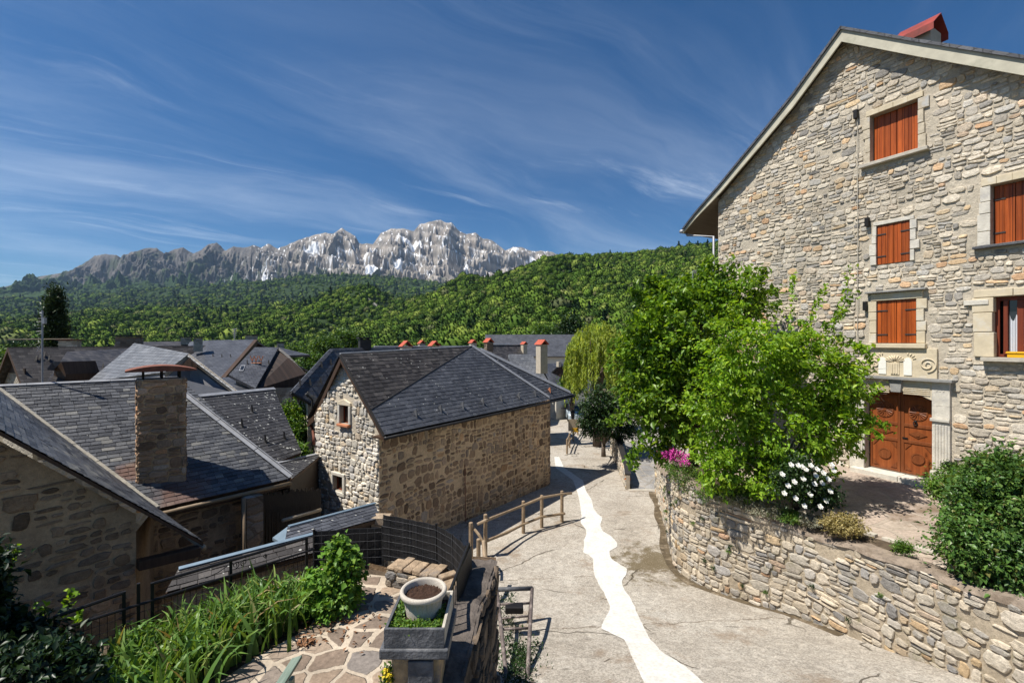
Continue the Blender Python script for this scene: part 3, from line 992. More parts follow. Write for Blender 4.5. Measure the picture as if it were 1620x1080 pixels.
belt = np.clip(fbm(PX * 0.03 + 20, tt * 4, 4) * 2.2 + 0.42, 0, 1) * np.clip((tt - 0.05) * 9, 0, 1) * np.clip((0.68 - tt) * 5, 0, 1)


def spot(cx, ct, rx, rt):
    return np.clip(1.35 - np.sqrt(((PX - cx) / rx) ** 2 + ((tt - ct) / rt) ** 2) + 1.1 * fbm(PX * 0.26, tt * 30 + cx, 5, 0.6), 0, 1)


sn = couloir * snoww * belt
for c_ in ((606, 0.37, 13, 0.07), (590, 0.15, 16, 0.022), (648, 0.10, 18, 0.022), (500, 0.12, 14, 0.02), (640, 0.30, 6, 0.03), (680, 0.34, 8, 0.03), (742, 0.32, 4.5, 0.07), (770, 0.50, 4, 0.09), (815, 0.05, 8, 0.03), (845, 0.1, 9, 0.03), (440, 0.3, 4, 0.06), (455, 0.42, 12, 0.014), (800, 0.5, 4, 0.04)):
    sn = np.maximum(sn, spot(*c_) * 1.2)
sn = np.maximum(sn, np.clip((fbm(PX * 0.3, tt * 34 + 50, 4) - 0.27) * 10, 0, 1) * snoww * np.clip((0.5 - tt) * 4, 0, 1) * 0.9)
sn = np.clip((sn - 0.38) * 6, 0, 1)[..., None]
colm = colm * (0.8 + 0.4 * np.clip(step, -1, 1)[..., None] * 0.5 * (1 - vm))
colm = colm * (1 - sn) + np.array([0.88, 0.89, 0.91]) * sn
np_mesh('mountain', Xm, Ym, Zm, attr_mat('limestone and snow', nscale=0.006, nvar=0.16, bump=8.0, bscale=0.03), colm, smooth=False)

# ------------------------------------------------------------------ forested hills


def ridge_hill(name, prof, near, far, base, n=220, m=90, pw=0.8, mat=None, bumps=1.0, x0=None, x1=None, seed=0.0, colf=None):
    pa = np.array(prof, float)
    px = np.linspace(x0 if x0 is not None else pa[0, 0], x1 if x1 is not None else pa[-1, 0], n)
    cr = np.interp(px, pa[:, 0], pa[:, 1])
    nr = np.interp(px, *zip(*near))
    fr = np.interp(px, *zip(*far))
    bz = np.interp(px, *zip(*base))
    s = np.linspace(0, 1.35, m)[:, None]
    PXh = np.repeat(px[None, :], m, 0)
    Yh = nr + (fr - nr) * s
    Zt = (HY - cr) / FOC * fr
    sc = np.clip(s, 0, 1)
    Zh = bz + (Zt - bz) * sc ** pw
    Zh = np.maximum(np.where(s > 1, Zt - (s - 1) * (fr - nr) * 0.5, Zh), -45.0)
    nz = fbm(PXh * 0.013 + seed, s * 3.0 + seed, 5) * np.clip(s * 3, 0, 1) * np.clip((1 - s) * 4, 0.0, 1)
    Zh = Zh + bumps * nz * (Zt - bz) * 0.18
    Xh = (PXh - CX) / FOC * (fr + (Yh - fr) * 0.8)
    col = np.ones(PXh.shape + (3,)) * np.array([0.03, 0.05, 0.018])
    if colf is not None:
        col = colf(PXh, s, Xh, Yh, col)
    return np_mesh(name, Xh, Yh, Zh, mat, col), (Xh, Yh, Zh, s)


M['hill'] = attr_mat('hill ground', nscale=0.02, nvar=0.3)


def clearings(spots):
    def f(PXh, s, Xh, Yh, col):
        for (cx, cs, rx, rs, c) in spots:
            k = np.clip(1.6 - np.sqrt(((PXh - cx) / rx) ** 2 + ((s - cs) / rs) ** 2) * (1 + 0.4 * fbm(PXh * 0.1, s * 30, 3)), 0, 1)[..., None]
            col = col * (1 - k) + np.array(c) * k
        return col
    return f


CLR = [(640, 0.52, 22, 0.012, (0.13, 0.19, 0.05)), (930, 0.30, 26, 0.015, (0.12, 0.18, 0.05)), (760, 0.20, 30, 0.014, (0.14, 0.2, 0.06)), (850, 0.45, 16, 0.01, (0.12, 0.17, 0.05)), (1000 - 195, 0.63, 14, 0.02, (0.10, 0.16, 0.04)), (560, 0.36, 20, 0.02, (0.42, 0.36, 0.28)), (640, 0.30, 12, 0.03, (0.4, 0.36, 0.29)), (690, 0.27, 10, 0.03, (0.36, 0.33, 0.27)), (600, 0.3, 26, 0.012, (0.4, 0.34, 0.26))]
hillA, gA = ridge_hill('hill', [(560, 520), (620, 486), (660, 472), (690, 464), (704, 458), (716, 446), (733, 437), (748, 436), (762, 444), (790, 438), (815, 430), (845, 417), (870, 410), (900, 407), (950, 405), (1000, 402), (1050, 397), (1100, 390), (1135, 386), (1200, 382), (1400, 380), (1800, 400), (2300, 440)],
                       near=[(560, 420), (800, 240), (2300, 180)], far=[(560, 900), (740, 950), (900, 950), (1200, 900), (2300, 700)], base=[(560, -12), (2300, -8)], pw=0.95, mat=M['hill'], seed=2.0, colf=clearings(CLR))
CLB = [(555, 0.8, 8, 0.05, (0.3, 0.27, 0.2)), (600, 0.62, 14, 0.02, (0.36, 0.33, 0.28)), (250, 0.55, 40, 0.012, (0.11, 0.16, 0.05)), (410, 0.40, 34, 0.012, (0.12, 0.18, 0.05)), (130, 0.35, 40, 0.014, (0.11, 0.16, 0.05)), (480, 0.62, 14, 0.014, (0.12, 0.17, 0.05))]
hillB, gB = ridge_hill('hill', [(-600, 540), (-200, 522), (0, 512), (100, 500), (200, 492), (320, 487), (400, 492), (450, 488), (490, 478), (520, 466), (545, 457), (570, 453), (590, 455), (612, 466), (630, 476), (660, 484), (720, 492), (800, 500), (1000, 510)],
                       near=[(-600, 600), (400, 420), (1000, 450)], far=[(-600, 1900), (300, 1700), (600, 1250), (1000, 1300)], base=[(-600, -16), (0, -13), (1000, -12)], pw=1.0, mat=M['hill'], seed=6.0, colf=clearings(CLB))
hillC, gC = ridge_hill('hill', [(-700, 520), (-300, 490), (0, 474), (80, 462), (150, 456), (240, 457), (330, 452), (420, 444), (500, 436), (560, 434), (640, 440), (700, 448), (760, 456), (900, 462), (1100, 470)],
                       near=[(-700, 1900), (1100, 1700)], far=[(-700, 4300), (1100, 4300)], base=[(-700, -20), (300, 60), (1100, 60)], pw=1.0, mat=M['hill'], seed=11.0, m=120, colf=clearings([(120, 0.62, 12, 0.008, (0.3, 0.27, 0.2)), (215, 0.9, 8, 0.03, (0.32, 0.26, 0.22))]))
# reservoir glimpsed at the far left
lk = MB().poly(V((-1700, 760, -10.4)), V((-560, 760, -10.4)), V((-520, 1250, -10.4)), V((-2100, 1250, -10.4)))


def water():
    g = G('reservoir water')
    n = g.noise(g.pos(), 0.3, 3.0)
    return g.done(g.bsdf((0.02, 0.07, 0.13), 0.12, g.bump(n, 0.3, 0.5), spec=0.5))


tag(lk.build('water', water()), kind='structure')

# ------------------------------------------------------------------ forest: crowns instanced over the hills, nobody could count them


def ico(sub):
    bm = bmesh.new()
    bmesh.ops.create_icosphere(bm, subdivisions=sub, radius=1.0)
    v = np.array([tuple(x.co) for x in bm.verts])
    f = [[q.index for q in p.verts] for p in bm.faces]
    bm.free()
    return v, f


def forest_leaf(name, stops):
    g = G(name)
    r = g.n('ObjectInfo', out='Random')
    c = g.ramp(r, stops)
    n = g.noise(g.obj(), 3.5, 4.0, 0.7)
    c = g.scalecol(c, g.mr(n, 0.25, 0.75, 0.55, 1.4))
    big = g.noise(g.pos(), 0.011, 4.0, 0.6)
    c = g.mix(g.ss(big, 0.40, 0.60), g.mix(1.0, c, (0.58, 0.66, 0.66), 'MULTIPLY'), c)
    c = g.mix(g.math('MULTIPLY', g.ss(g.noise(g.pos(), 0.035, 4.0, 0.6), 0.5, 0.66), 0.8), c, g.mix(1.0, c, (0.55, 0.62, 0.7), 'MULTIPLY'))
    return g.done(g.bsdf(c, 0.9, g.bump(g.noise(g.obj(), 6.0, 4.0, 0.7), 0.25, 1.0), spec=0.1))


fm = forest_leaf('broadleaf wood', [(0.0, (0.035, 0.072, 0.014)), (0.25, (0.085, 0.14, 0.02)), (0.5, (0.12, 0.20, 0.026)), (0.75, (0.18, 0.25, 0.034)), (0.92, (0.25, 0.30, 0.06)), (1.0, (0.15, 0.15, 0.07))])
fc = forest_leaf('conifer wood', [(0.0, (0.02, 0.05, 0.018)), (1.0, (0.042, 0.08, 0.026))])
kinds = bpy.data.collections.new('wood tree kinds')
v0, f0 = ico(2)
for k in range(5):
    d = v0 / np.linalg.norm(v0, axis=1)[:, None]
    con = k == 4
    rr = 1 + 0.30 * fbm(d[:, 0] * 1.9 + 7 * k + d[:, 2], d[:, 1] * 1.7 + d[:, 2] * 0.7, 4, 0.6) + 0.12 * fbm(d[:, 0] * 6 + k, d[:, 1] * 6 + 3 * d[:, 2], 3)
    v = d * rr[:, None]
    if con:
        v = v * np.array([0.55, 0.55, 1.5])
        tz = (v[:, 2] + 1.5) / 3
        v[:, :2] *= np.clip(1.35 - tz, 0.08, 1.2)[:, None]
    else:
        v = v * np.array([1, 1, 0.95 + 0.15 * k % 0.3])
    # leaf sprays all over the lumpy core
    q_ = np.random.default_rng(900 + k)
    nsp = 420
    pick = q_.integers(0, len(v), nsp)
    pos = v[pick] * q_.uniform(0.92, 1.14, (nsp, 1))
    a_ = q_.normal(0, 1, (nsp, 3))
    a_ /= np.linalg.norm(a_, axis=1)[:, None]
    b_ = np.cross(a_, q_.normal(0, 1, (nsp, 3)))
    b_ /= np.linalg.norm(b_, axis=1)[:, None]
    sz_ = q_.uniform(0.10, 0.22, (nsp, 1))
    lv = np.stack([pos - a_ * sz_, pos + b_ * sz_ * 0.6, pos + a_ * sz_, pos - b_ * sz_ * 0.6], 1).reshape(-1, 3)
    lf = (np.arange(nsp)[:, None] * 4 + np.arange(4)[None, :] + len(v)).tolist()
    v = np.concatenate([v * 0.96, lv])
    v[:, 2] += 0.55
    me = bpy.data.meshes.new('wood_tree')
    me.from_pydata(v.tolist(), [], f0 + lf)
    me.polygons.foreach_set('use_smooth', [True] * len(me.polygons))
    me.materials.append(fc if con else fm)
    ob = bpy.data.objects.new('wood_tree', me)
    kinds.objects.link(ob)


def forest(name, pts, scl, kindidx):
    me = bpy.data.meshes.new(name)
    me.from_pydata(pts.tolist(), [], [])
    a = me.attributes.new('sc', 'FLOAT', 'POINT')
    a.data.foreach_set('value', scl.astype(np.float32))
    a = me.attributes.new('kd', 'INT', 'POINT')
    a.data.foreach_set('value', kindidx.astype(np.int32))
    a = me.attributes.new('rt', 'FLOAT_VECTOR', 'POINT')
    rt = np.zeros((len(pts), 3), np.float32)
    rt[:, 2] = rng.uniform(0, 6.28, len(pts))
    a.data.foreach_set('vector', rt.ravel())
    ob = bpy.data.objects.new(name, me)
    COL.objects.link(ob)
    ng = bpy.data.node_groups.new(name, 'GeometryNodeTree')
    ng.interface.new_socket('Geometry', in_out='INPUT', socket_type='NodeSocketGeometry')
    ng.interface.new_socket('Geometry', in_out='OUTPUT', socket_type='NodeSocketGeometry')
    N = ng.nodes.new
    gi, go = N('NodeGroupInput'), N('NodeGroupOutput')
    ci = N('GeometryNodeCollectionInfo')
    ci.inputs['Collection'].default_value = kinds
    ci.inputs['Separate Children'].default_value = True
    ci.inputs['Reset Children'].default_value = True
    ip = N('GeometryNodeInstanceOnPoints')
    ip.inputs['Pick Instance'].default_value = True

    def at(nm, ty):
        q = N('GeometryNodeInputNamedAttribute')
        q.data_type = ty
        q.inputs['Name'].default_value = nm
        return q.outputs['Attribute']
    L = ng.links.new
    L(gi.outputs[0], ip.inputs['Points'])
    L(ci.outputs[0], ip.inputs['Instance'])
    L(at('kd', 'INT'), ip.inputs['Instance Index'])
    L(at('rt', 'FLOAT_VECTOR'), ip.inputs['Rotation'])
    L(at('sc', 'FLOAT'), ip.inputs['Scale'])
    L(ip.outputs[0], go.inputs[0])
    md = ob.modifiers.new('wood', 'NODES')
    md.node_group = ng
    return tag(ob, kind='stuff')


def scatter(geo, n, size, clr=(), smax=1.04, conif=0.12, dens=None, xlim=None):
    Xh, Yh, Zh, s = geo
    m, k = Xh.shape
    # cell areas so that the wood is evenly dense
    dx = np.hypot(np.diff(Xh, axis=1)[:-1], np.diff(Yh, axis=1)[:-1])
    dy = np.hypot(np.diff(Xh, axis=0)[:, :-1], np.diff(Yh, axis=0)[:, :-1])
    A = dx * dy
    dist = Yh[:-1, :-1]
    wgt = A / np.maximum(dist, 60) ** 1.25
    wgt[s[:-1, 0] > smax] = 0
    pxs = np.linspace(0, 1, k)[None, :-1]
    wgt = wgt / wgt.sum()
    idx = rng.choice(wgt.size, n, p=wgt.ravel())
    r, c = np.unravel_index(idx, wgt.shape)
    a, b = rng.random(n), rng.random(n)

    def bil(Q):
        return (Q[r, c] * (1 - a) + Q[r, c + 1] * a) * (1 - b) + (Q[r + 1, c] * (1 - a) + Q[r + 1, c + 1] * a) * b
    S = np.repeat(s, k, 1)
    pts = np.stack([bil(Xh), bil(Yh), bil(Zh)], 1)
    sv = bil(S)
    pxx = CX + FOC * pts[:, 0] / pts[:, 1]
    keep = np.ones(n, bool)
    for (cx, cs, rx, rs, _) in clr:
        keep &= ((pxx - cx) / rx) ** 2 + ((sv - cs) / rs) ** 2 > 1.0
    keep &= (pxx > -120) & (pxx < 1750)
    pts, d = pts[keep], pts[keep][:, 1]
    big = fbm(pts[:, 0] * 0.012, pts[:, 1] * 0.006, 3)
    sc = size * np.maximum(1.0, (d / 700) ** 0.55) * rng.lognormal(-0.03, 0.38, len(pts)) * (1 + 0.3 * big)
    cz = rng.random(len(pts)) < conif * (1 + 2.5 * big)
    kd = np.where(cz, 4, rng.integers(0, 4, len(pts)))
    return pts, sc, kd


pa = scatter(gA, 62000, 2.35, CLR, conif=0.09)
pb = scatter(gB, 36000, 2.7, CLB, conif=0.14)
pc = scatter(gC, 26000, 3.2, [(120, 0.62, 12, 0.008, 0)], conif=0.3)
for nm_, p_ in (('forest', pa), ('forest', pb), ('forest', pc)):
    forest(nm_, *p_)
# woods on the valley floor behind the village
n_ = 900
vx = rng.uniform(-260, 190, n_)
vy = rng.uniform(95, 330, n_)
kp = (vx > -0.95 * vy) & (vx < 0.75 * vy)
vp = np.stack([vx, vy, np.array([gz(a, b) for a, b in zip(vx, vy)])], 1)[kp]
forest('forest', vp, 2.7 * rng.lognormal(0, 0.3, len(vp)), rng.integers(0, 5, len(vp)))

# ------------------------------------------------------------------ the air: one box of thin even haze round everything
hz = MB().obox(V((-10500, -500, -60)), V((21000, 0, 0)), V((0, 11500, 0)), UP * 2300)
gh = G('valley air')
vol = gh.n('VolumePrincipled', {'Color': (0.48, 0.70, 1.0), 'Density': 0.000023, 'Anisotropy': 0.2}, out=0)
gh.t.links.new(vol, gh.out.inputs['Volume'])
hzo = tag(hz.build('haze', gh.m), kind='stuff')
# ------------------------------------------------------------------ builders for walls and roofs


def stone_field(pos, nrm, s0, s1, zb, zt, opens, band=(0.16, 0.30), wid=(0.16, 0.46), gap=0.012, relief=0.03, jit=0.10, skip=0.05, seed=1, wave=0.04, big=0.03, ks=(1, 1, 2, 2, 2, 3)):
    """rubble laid in rough bands: bands split into one, two or three stones high, every stone a domed irregular block"""
    r = random.Random(seed)
    cells = []
    zlo = min(zb(s0 + (s1 - s0) * k / 20) for k in range(21))
    zhi = max(zt(s0 + (s1 - s0) * k / 40) for k in range(41))
    z = zlo - 0.1
    while z < zhi:
        H = r.uniform(*band)
        s = s0 - r.random() * 0.3
        while s < s1:
            W = r.uniform(*wid) * (1.5 if r.random() < big else 1.0)
            k = r.choice(ks) if H > 0.2 else r.choice((1, 1, 1, 2))
            zz = z
            for i in range(k):
                h = H * (r.uniform(0.8, 1.2) / k) if i < k - 1 else z + H - zz
                m = 2 if (W > 0.26 and h < W * 0.5 and r.random() < 0.35) else 1
                ss = s
                for j in range(m):
                    w_ = W * r.uniform(0.35, 0.65) if (m == 2 and j == 0) else s + W - ss
                    cells.append((ss, ss + w_, zz, zz + h))
                    ss += w_
                zz += h
            s += W
        z += H
    ph = [r.uniform(0, 6.28) for _ in range(4)]
    V_, F_ = [], []
    N_ = 11
    for (a, b, c, d) in cells:
        if r.random() < skip or d - c < 0.035 or b - a < 0.05:
            continue
        a, b = max(a, s0 - 0.004), min(b, s1 + 0.004)
        if b - a < 0.07:
            continue
        ms, mz = (a + b) / 2, (c + d) / 2
        mz += wave * (math.sin(ms * 1.3 + ph[0]) + 0.6 * math.sin(ms * 2.9 + ph[1] + mz) + 0.4 * math.sin(mz * 3.1 + ms * 0.7 + ph[2]))
        hw, hh = (b - a) / 2 - gap * r.uniform(0.3, 1.5), (d - c) / 2 - gap * r.uniform(0.3, 1.5)
        if hw < 0.02 or hh < 0.014:
            continue
        lo_, hi_ = zb(min(max(ms, s0), s1)), min(zt(max(ms - hw * 0.7, s0)), zt(min(ms + hw * 0.7, s1)))
        z0_, z1_ = max(mz - hh, lo_), min(mz + hh, hi_)
        if z1_ - z0_ < 0.03:
            continue
        mz, hh = (z0_ + z1_) / 2, (z1_ - z0_) / 2
        bad = False
        for o in opens:
            if ms + hw > o[0] - 0.01 and ms - hw < o[1] + 0.01 and mz + hh > o[2] - 0.01 and mz - hh < o[3] + 0.01:
                bad = True
                break
        if bad:
            continue
        e = r.uniform(2.8, 6.0)
        rot = r.uniform(-0.10, 0.10) * (1.5 if hw < hh * 2 else 1)
        rel = relief * r.uniform(0.45, 1.25)
        ta, tb = r.uniform(-0.28, 0.28), r.uniform(-0.28, 0.28)
        out = []
        for q in range(N_):
            th = 2 * math.pi * (q + r.uniform(-0.2, 0.2)) / N_
            cx_, cz_ = math.cos(th), math.sin(th)
            rr = (abs(cx_) ** e + abs(cz_) ** e) ** (-1 / e) * (1 + r.uniform(-jit, jit * 0.5))
            out.append((rr * cx_, rr * cz_))
        i0 = len(V_)
        for (sc, dep) in ((1.0, -0.02), (0.985, 0.5), (0.90, 0.90), (0.6, 1.0)):
            for (ox, oz) in out:
                x, y = ox * sc * hw, oz * sc * hh
                if dep > 0.4:
                    x += r.uniform(-1, 1) * 0.05 * hw
                    y += r.uniform(-1, 1) * 0.05 * hh
                xs, zs = ms + x * math.cos(rot) - y * math.sin(rot), mz + x * math.sin(rot) + y * math.cos(rot)
                px_, py_ = pos(min(max(xs, s0), s1))
                n = nrm(min(max(xs, s0), s1))
                dd = rel * (dep + (dep > 0) * (ta * ox * sc + tb * oz * sc + r.uniform(-0.10, 0.10)))
                V_.append((px_ + n[0] * dd, py_ + n[1] * dd, zs))
        px_, py_ = pos(ms)
        n = nrm(ms)
        V_.append((px_ + n[0] * rel * 1.03, py_ + n[1] * rel * 1.03, mz))
        for ring in range(3):
            for q in range(N_):
                q2 = (q + 1) % N_
                A = i0 + ring * N_
                F_.append((A + q, A + q2, A + N_ + q2, A + N_ + q))
        A = i0 + 3 * N_
        for q in range(N_):
            F_.append((A + q, A + (q + 1) % N_, i0 + 4 * N_))
    return V_, F_


def fix_winding(V_, F_, nrm2):
    """turn all faces so that the domes face outwards"""
    if not F_:
        return F_
    f = F_[11]
    p = [np.array(V_[i]) for i in f[:3]]
    k = [f2 for f2 in F_ if len(f2) == 3][:1]
    f = k[0]
    p = [np.array(V_[i]) for i in f]
    n = np.cross(p[1] - p[0], p[2] - p[0])
    if np.dot(n[:2], nrm2) < 0:
        return [tuple(reversed(q)) for q in F_]
    return F_


def wall_grid(name, svals, pos, nrm, zb, zt, opens, res, mats, parent, label=None, stones=None, avoid=(), stone_top=0.0):
    """a masonry face: a mortar sheet along the wall with openings, and single stones set in it, all one mesh"""
    mat, smat = mats if isinstance(mats, tuple) else (mats, None)
    ss = sorted(set([round(float(x), 4) for x in svals] + [round(x, 4) for o in opens for x in o[:2]]))
    z0 = min(zb(s) for s in ss)
    z1 = max(zt(s) for s in ss)
    nz = max(2, int((z1 - z0) / res))
    zz = sorted(set([round(float(x), 4) for x in np.linspace(z0, z1, nz)] + [round(x, 4) for o in opens for x in o[2:4]]))
    ns, nzz = len(ss), len(zz)
    co = np.zeros((nzz, ns, 3))
    for i, s in enumerate(ss):
        x, y = pos(s)
        co[:, i, 0], co[:, i, 1], co[:, i, 2] = x, y, np.clip(zz, zb(s), zt(s))
    faces = []
    for j in range(nzz - 1):
        zc = (zz[j] + zz[j + 1]) / 2
        for i in range(ns - 1):
            sc = (ss[i] + ss[i + 1]) / 2
            if co[j + 1, i, 2] - co[j, i, 2] < 1e-4 and co[j + 1, i + 1, 2] - co[j, i + 1, 2] < 1e-4:
                continue
            hit = False
            for o in opens:
                if o[0] < sc < o[1] and o[2] < zc < o[3]:
                    hit = True
                    if len(o) > 4 and o[4]:   # segmental arch: spring height o[4]
                        m = (o[0] + o[1]) / 2
                        hw = (o[1] - o[0]) / 2
                        if zc > o[4] + (o[3] - o[4]) * (1 - ((sc - m) / hw) ** 2):
                            hit = False
                    break
            if hit:
                continue
            a = j * ns + i
            faces.append((a, a + 1, a + 1 + ns, a + ns))
    c = co.reshape(-1, 3)
    f0 = faces[len(faces) // 2]
    nn = np.cross(c[f0[1]] - c[f0[0]], c[f0[3]] - c[f0[0]])
    if np.dot(nn[:2], nrm(ss[ns // 2])) < 0:
        faces = [tuple(reversed(f)) for f in faces]
    verts = c.tolist()
    nmort = len(faces)
    if stones is not None:
        sv, sf = stone_field(pos, nrm, ss[0], ss[-1], lambda s: zb(s) + 0.02, lambda s: zt(s) - stone_top, list(opens) + list(avoid), **stones)
        sf = fix_winding(sv, sf, nrm((ss[0] + ss[-1]) / 2))
        b = len(verts)
        verts = verts + sv
        faces = faces + [tuple(i + b for i in f) for f in sf]
    o = mesh_obj(name, verts, faces, mat, parent)
    if smat is not None:
        o.data.materials.append(smat)
        mi = np.zeros(len(faces), np.int32)
        mi[nmort:] = 1
        o.data.polygons.foreach_set('material_index', mi)
    if label:
        o['label'] = label
    return o


def slab(name, pts, th, mat, parent, mat_under=None):
    """a roof plane: top face on the points, thickness straight down its normal"""
    pts = [V(p) for p in pts]
    n = (pts[1] - pts[0]).cross(pts[2] - pts[0]).normalized()
    if n.z < 0:
        n = -n
    return MB().prism(pts, -n * th).build(name, mat, parent)


def on_plane(p, q0, n):
    """the same place in plan, lifted on to the plane"""
    p = V(p)
    p.z = q0.z - (n.x * (p.x - q0.x) + n.y * (p.y - q0.y)) / n.z
    return p


def plane_of(a, b, c):
    n = (V(b) - V(a)).cross(V(c) - V(a)).normalized()
    return n if n.z > 0 else -n


def slates(name, poly, u, mat, parent, h=0.13, wd=(0.15, 0.27), lift=0.014, seed=1, off=0.012, miss=0.0):
    """single slates laid in courses and cut to a convex outline"""
    r = random.Random(seed)
    poly = [V(p) for p in poly]
    n = plane_of(poly[0], poly[1], poly[2])
    u = (V(u) - n * n.dot(u)).normalized()
    v = n.cross(u)
    if v.z < 0:
        v, u = -v, -u
    o = poly[0] + n * off
    A = [(p - o).dot(u) for p in poly]
    B = [(p - o).dot(v) for p in poly]
    a0, a1, b0, b1 = min(A), max(A), min(B), max(B)
    vs, fs = [], []
    b = b0 - h
    k = 0
    while b < b1 + h:
        a = a0 - r.random() * 0.3
        wob = r.uniform(-0.004, 0.004)
        while a < a1:
            w_ = r.uniform(*wd)
            j0, j1 = r.uniform(-0.008, 0.006) + wob, r.uniform(-0.008, 0.006) + wob
            l0 = lift * r.uniform(0.7, 1.35)
            l1 = lift * r.uniform(0.7, 1.35)
            g_ = r.uniform(0.002, 0.005)
            q = [o + u * (a + g_) + v * (b + j0) + n * l0, o + u * (a + w_ - g_) + v * (b + j1) + n * l1,
                 o + u * (a + w_ - g_) + v * (b + h * 1.35) + n * 0.001, o + u * (a + g_) + v * (b + h * 1.35) + n * 0.001,
                 o + u * (a + g_) + v * (b + j0) - n * 0.004, o + u * (a + w_ - g_) + v * (b + j1) - n * 0.004]
            i = len(vs)
            vs += q
            fs += [(i, i + 1, i + 2, i + 3), (i + 4, i + 5, i + 1, i)]
            a += w_
        b += h
        k += 1
    bm = bmesh.new()
    bv = [bm.verts.new(q) for q in vs]
    for f in fs:
        bm.faces.new([bv[i] for i in f])
    c = sum(poly, V((0, 0, 0))) / len(poly)
    m = len(poly)
    for i in range(m):
        p, q = poly[i], poly[(i + 1) % m]
        e = (q - p)
        out = e.cross(n).normalized()
        if out.dot(c - p) > 0:
            out = -out
        geom = bm.verts[:] + bm.edges[:] + bm.faces[:]
        bmesh.ops.bisect_plane(bm, geom=geom, plane_co=p, plane_no=out, clear_outer=True)
    bm.verts.index_update()
    vv = np.array([tuple(q.co) for q in bm.verts])
    ff = [[q.index for q in f.verts] for f in bm.faces]
    bm.free()
    if len(ff) == 0:
        return None
    return mesh_obj(name, vv, ff, mat, parent)


def ribbon(mb, pts, width_dir, w_, th, up):
    """a thin folded metal strip along a line"""
    pts = [V(p) for p in pts]
    for a, b in zip(pts[:-1], pts[1:]):
        s = V(width_dir).normalized() * w_
        mb.obox(a - s / 2, b - a, s, V(up).normalized() * th)
    return mb


# ------------------------------------------------------------------ the tall stone house on the right
HO = V((8.0, 17.65, 0))
HU = V((0.476, -0.879, 0)).normalized()      # along the gable, to the right
HN = V((-0.879, -0.476, 0)).normalized()     # out of the gable
GZ = -3.8


def hs(px, py, d=0.0):
    p = ray(px, py, HO + HN * d, HN)
    return (p - HO).dot(HU), p.z


def hp(s, z, d=0.0):
    q = HO + HU * s + HN * d
    return V((q.x, q.y, z))


def hbox(mb, s0, s1, z0, z1, d0, d1):
    return mb.obox(hp(s0, z0, d0), HU * (s1 - s0), HN * (d1 - d0), UP * (z1 - z0))


S_END = 10.4
house = thing('stone_house', hp(5, GZ), 'tall rubble stone house with orange shutters and a carved arched door', 'house')
OV = 0.34
# roof outline along the gable, on the plane of the barge boards
roof_px = [(1080, 362), (1100, 336), (1139, 291), (1206, 209), (1254, 149), (1331, 42), (1450, 62), (1620, 88)]
roof_line = [hs(x, y, OV) for x, y in roof_px]
sl = (roof_line[-1][1] - roof_line[5][1]) / (roof_line[-1][0] - roof_line[5][0])
roof_line.append((S_END + 1.6, roof_line[-1][1] + sl * (S_END + 1.6 - roof_line[-1][0])))
RLs = [a for a, b in roof_line]
RLz = [b for a, b in roof_line]


def roof_z(s):
    return float(np.interp(s, RLs, RLz))


def rect(pts):
    q = [hs(x, y) for x, y in pts]
    s = [a for a, b in q]
    z = [b for a, b in q]
    return (s[0] + s[3]) / 2, (s[1] + s[2]) / 2, (z[2] + z[3]) / 2, (z[0] + z[1]) / 2


W1 = rect([(1377, 181), (1452, 161), (1454, 238), (1378, 257)])
W2 = rect([(1387, 357), (1440, 349), (1441, 412), (1388, 420)])
W3 = rect([(1387, 476), (1450, 473), (1451, 543), (1388, 543)])
W4 = rect([(1568, 291), (1640, 281), (1640, 378), (1568, 388)])
W5 = rect([(1570, 470), (1640, 466), (1640, 567), (1570, 564)])
ds0 = hs(1370, 700)[0]
ds1 = hs(1476, 700)[0]
dz1 = hs(1422, 617)[1]
dzs = dz1 - 0.20
DZ = GZ + 0.12
DOOR = (ds0, ds1, GZ - 0.1, dz1, dzs)
opens = [W1, W2, W3, W4, W5, DOOR]
AV = []
for (o, l, r_, t_, b_) in ((W1, 0.15, 0.16, 0.17, 0.10), (W2, 0.10, 0.11, 0.12, 0.0), (W3, 0.17, 0.17, 0.28, 0.13), (W4, 0.2, 0.2, 0.2, 0.07), (W5, 0.3, 0.1, 0.2, 0.1)):
    AV.append((o[0] - l, o[1] + r_, o[2] - b_, o[3] + t_))
AV.append((ds0 - 0.34, ds1 + 0.36, GZ - 1, hs(1430, 598)[1] + 0.03))
AV.append((hs(1378, 592)[0], hs(1484, 580)[0], GZ, W3[2]))
AV.append((ds1 + 0.3, S_END + 1, GZ - 1, GZ + 0.60))
wall_grid('wall', np.arange(0, S_END + 0.001, 0.08), lambda s: (HO.x + HU.x * s, HO.y + HU.y * s), lambda s: np.array([HN.x, HN.y]),
          lambda s: GZ - 0.4, lambda s: roof_z(s) - 0.22, opens, 0.08, (M['house_mortar'], M['house_stone']), house,
          stones=dict(band=(0.11, 0.25), wid=(0.13, 0.42), gap=0.011, relief=0.032, jit=0.13, skip=0.04, seed=5, wave=0.05), avoid=AV)
DEP = 11.0
mb = MB()      # the other three walls, square behind the gable
a, b = hp(0, GZ - 0.4), hp(S_END, GZ - 0.4)
bk = -HN * DEP
zl, zr = roof_z(0) - 0.3, roof_z(S_END) - 0.3
mb.poly(a, a + UP * (zl - a.z), a + bk + UP * (zl - a.z), a + bk)
mb.poly(b, b + bk, b + bk + UP * (zr - b.z), b + UP * (zr - b.z))
ap_s = roof_line[5][0]
mb.poly(a + bk, a + bk + UP * (zl - a.z), hp(ap_s, roof_z(ap_s) - 0.3) + bk, b + bk + UP * (zr - b.z), b + bk)
mb.build('wall', M['far_stone'], house)
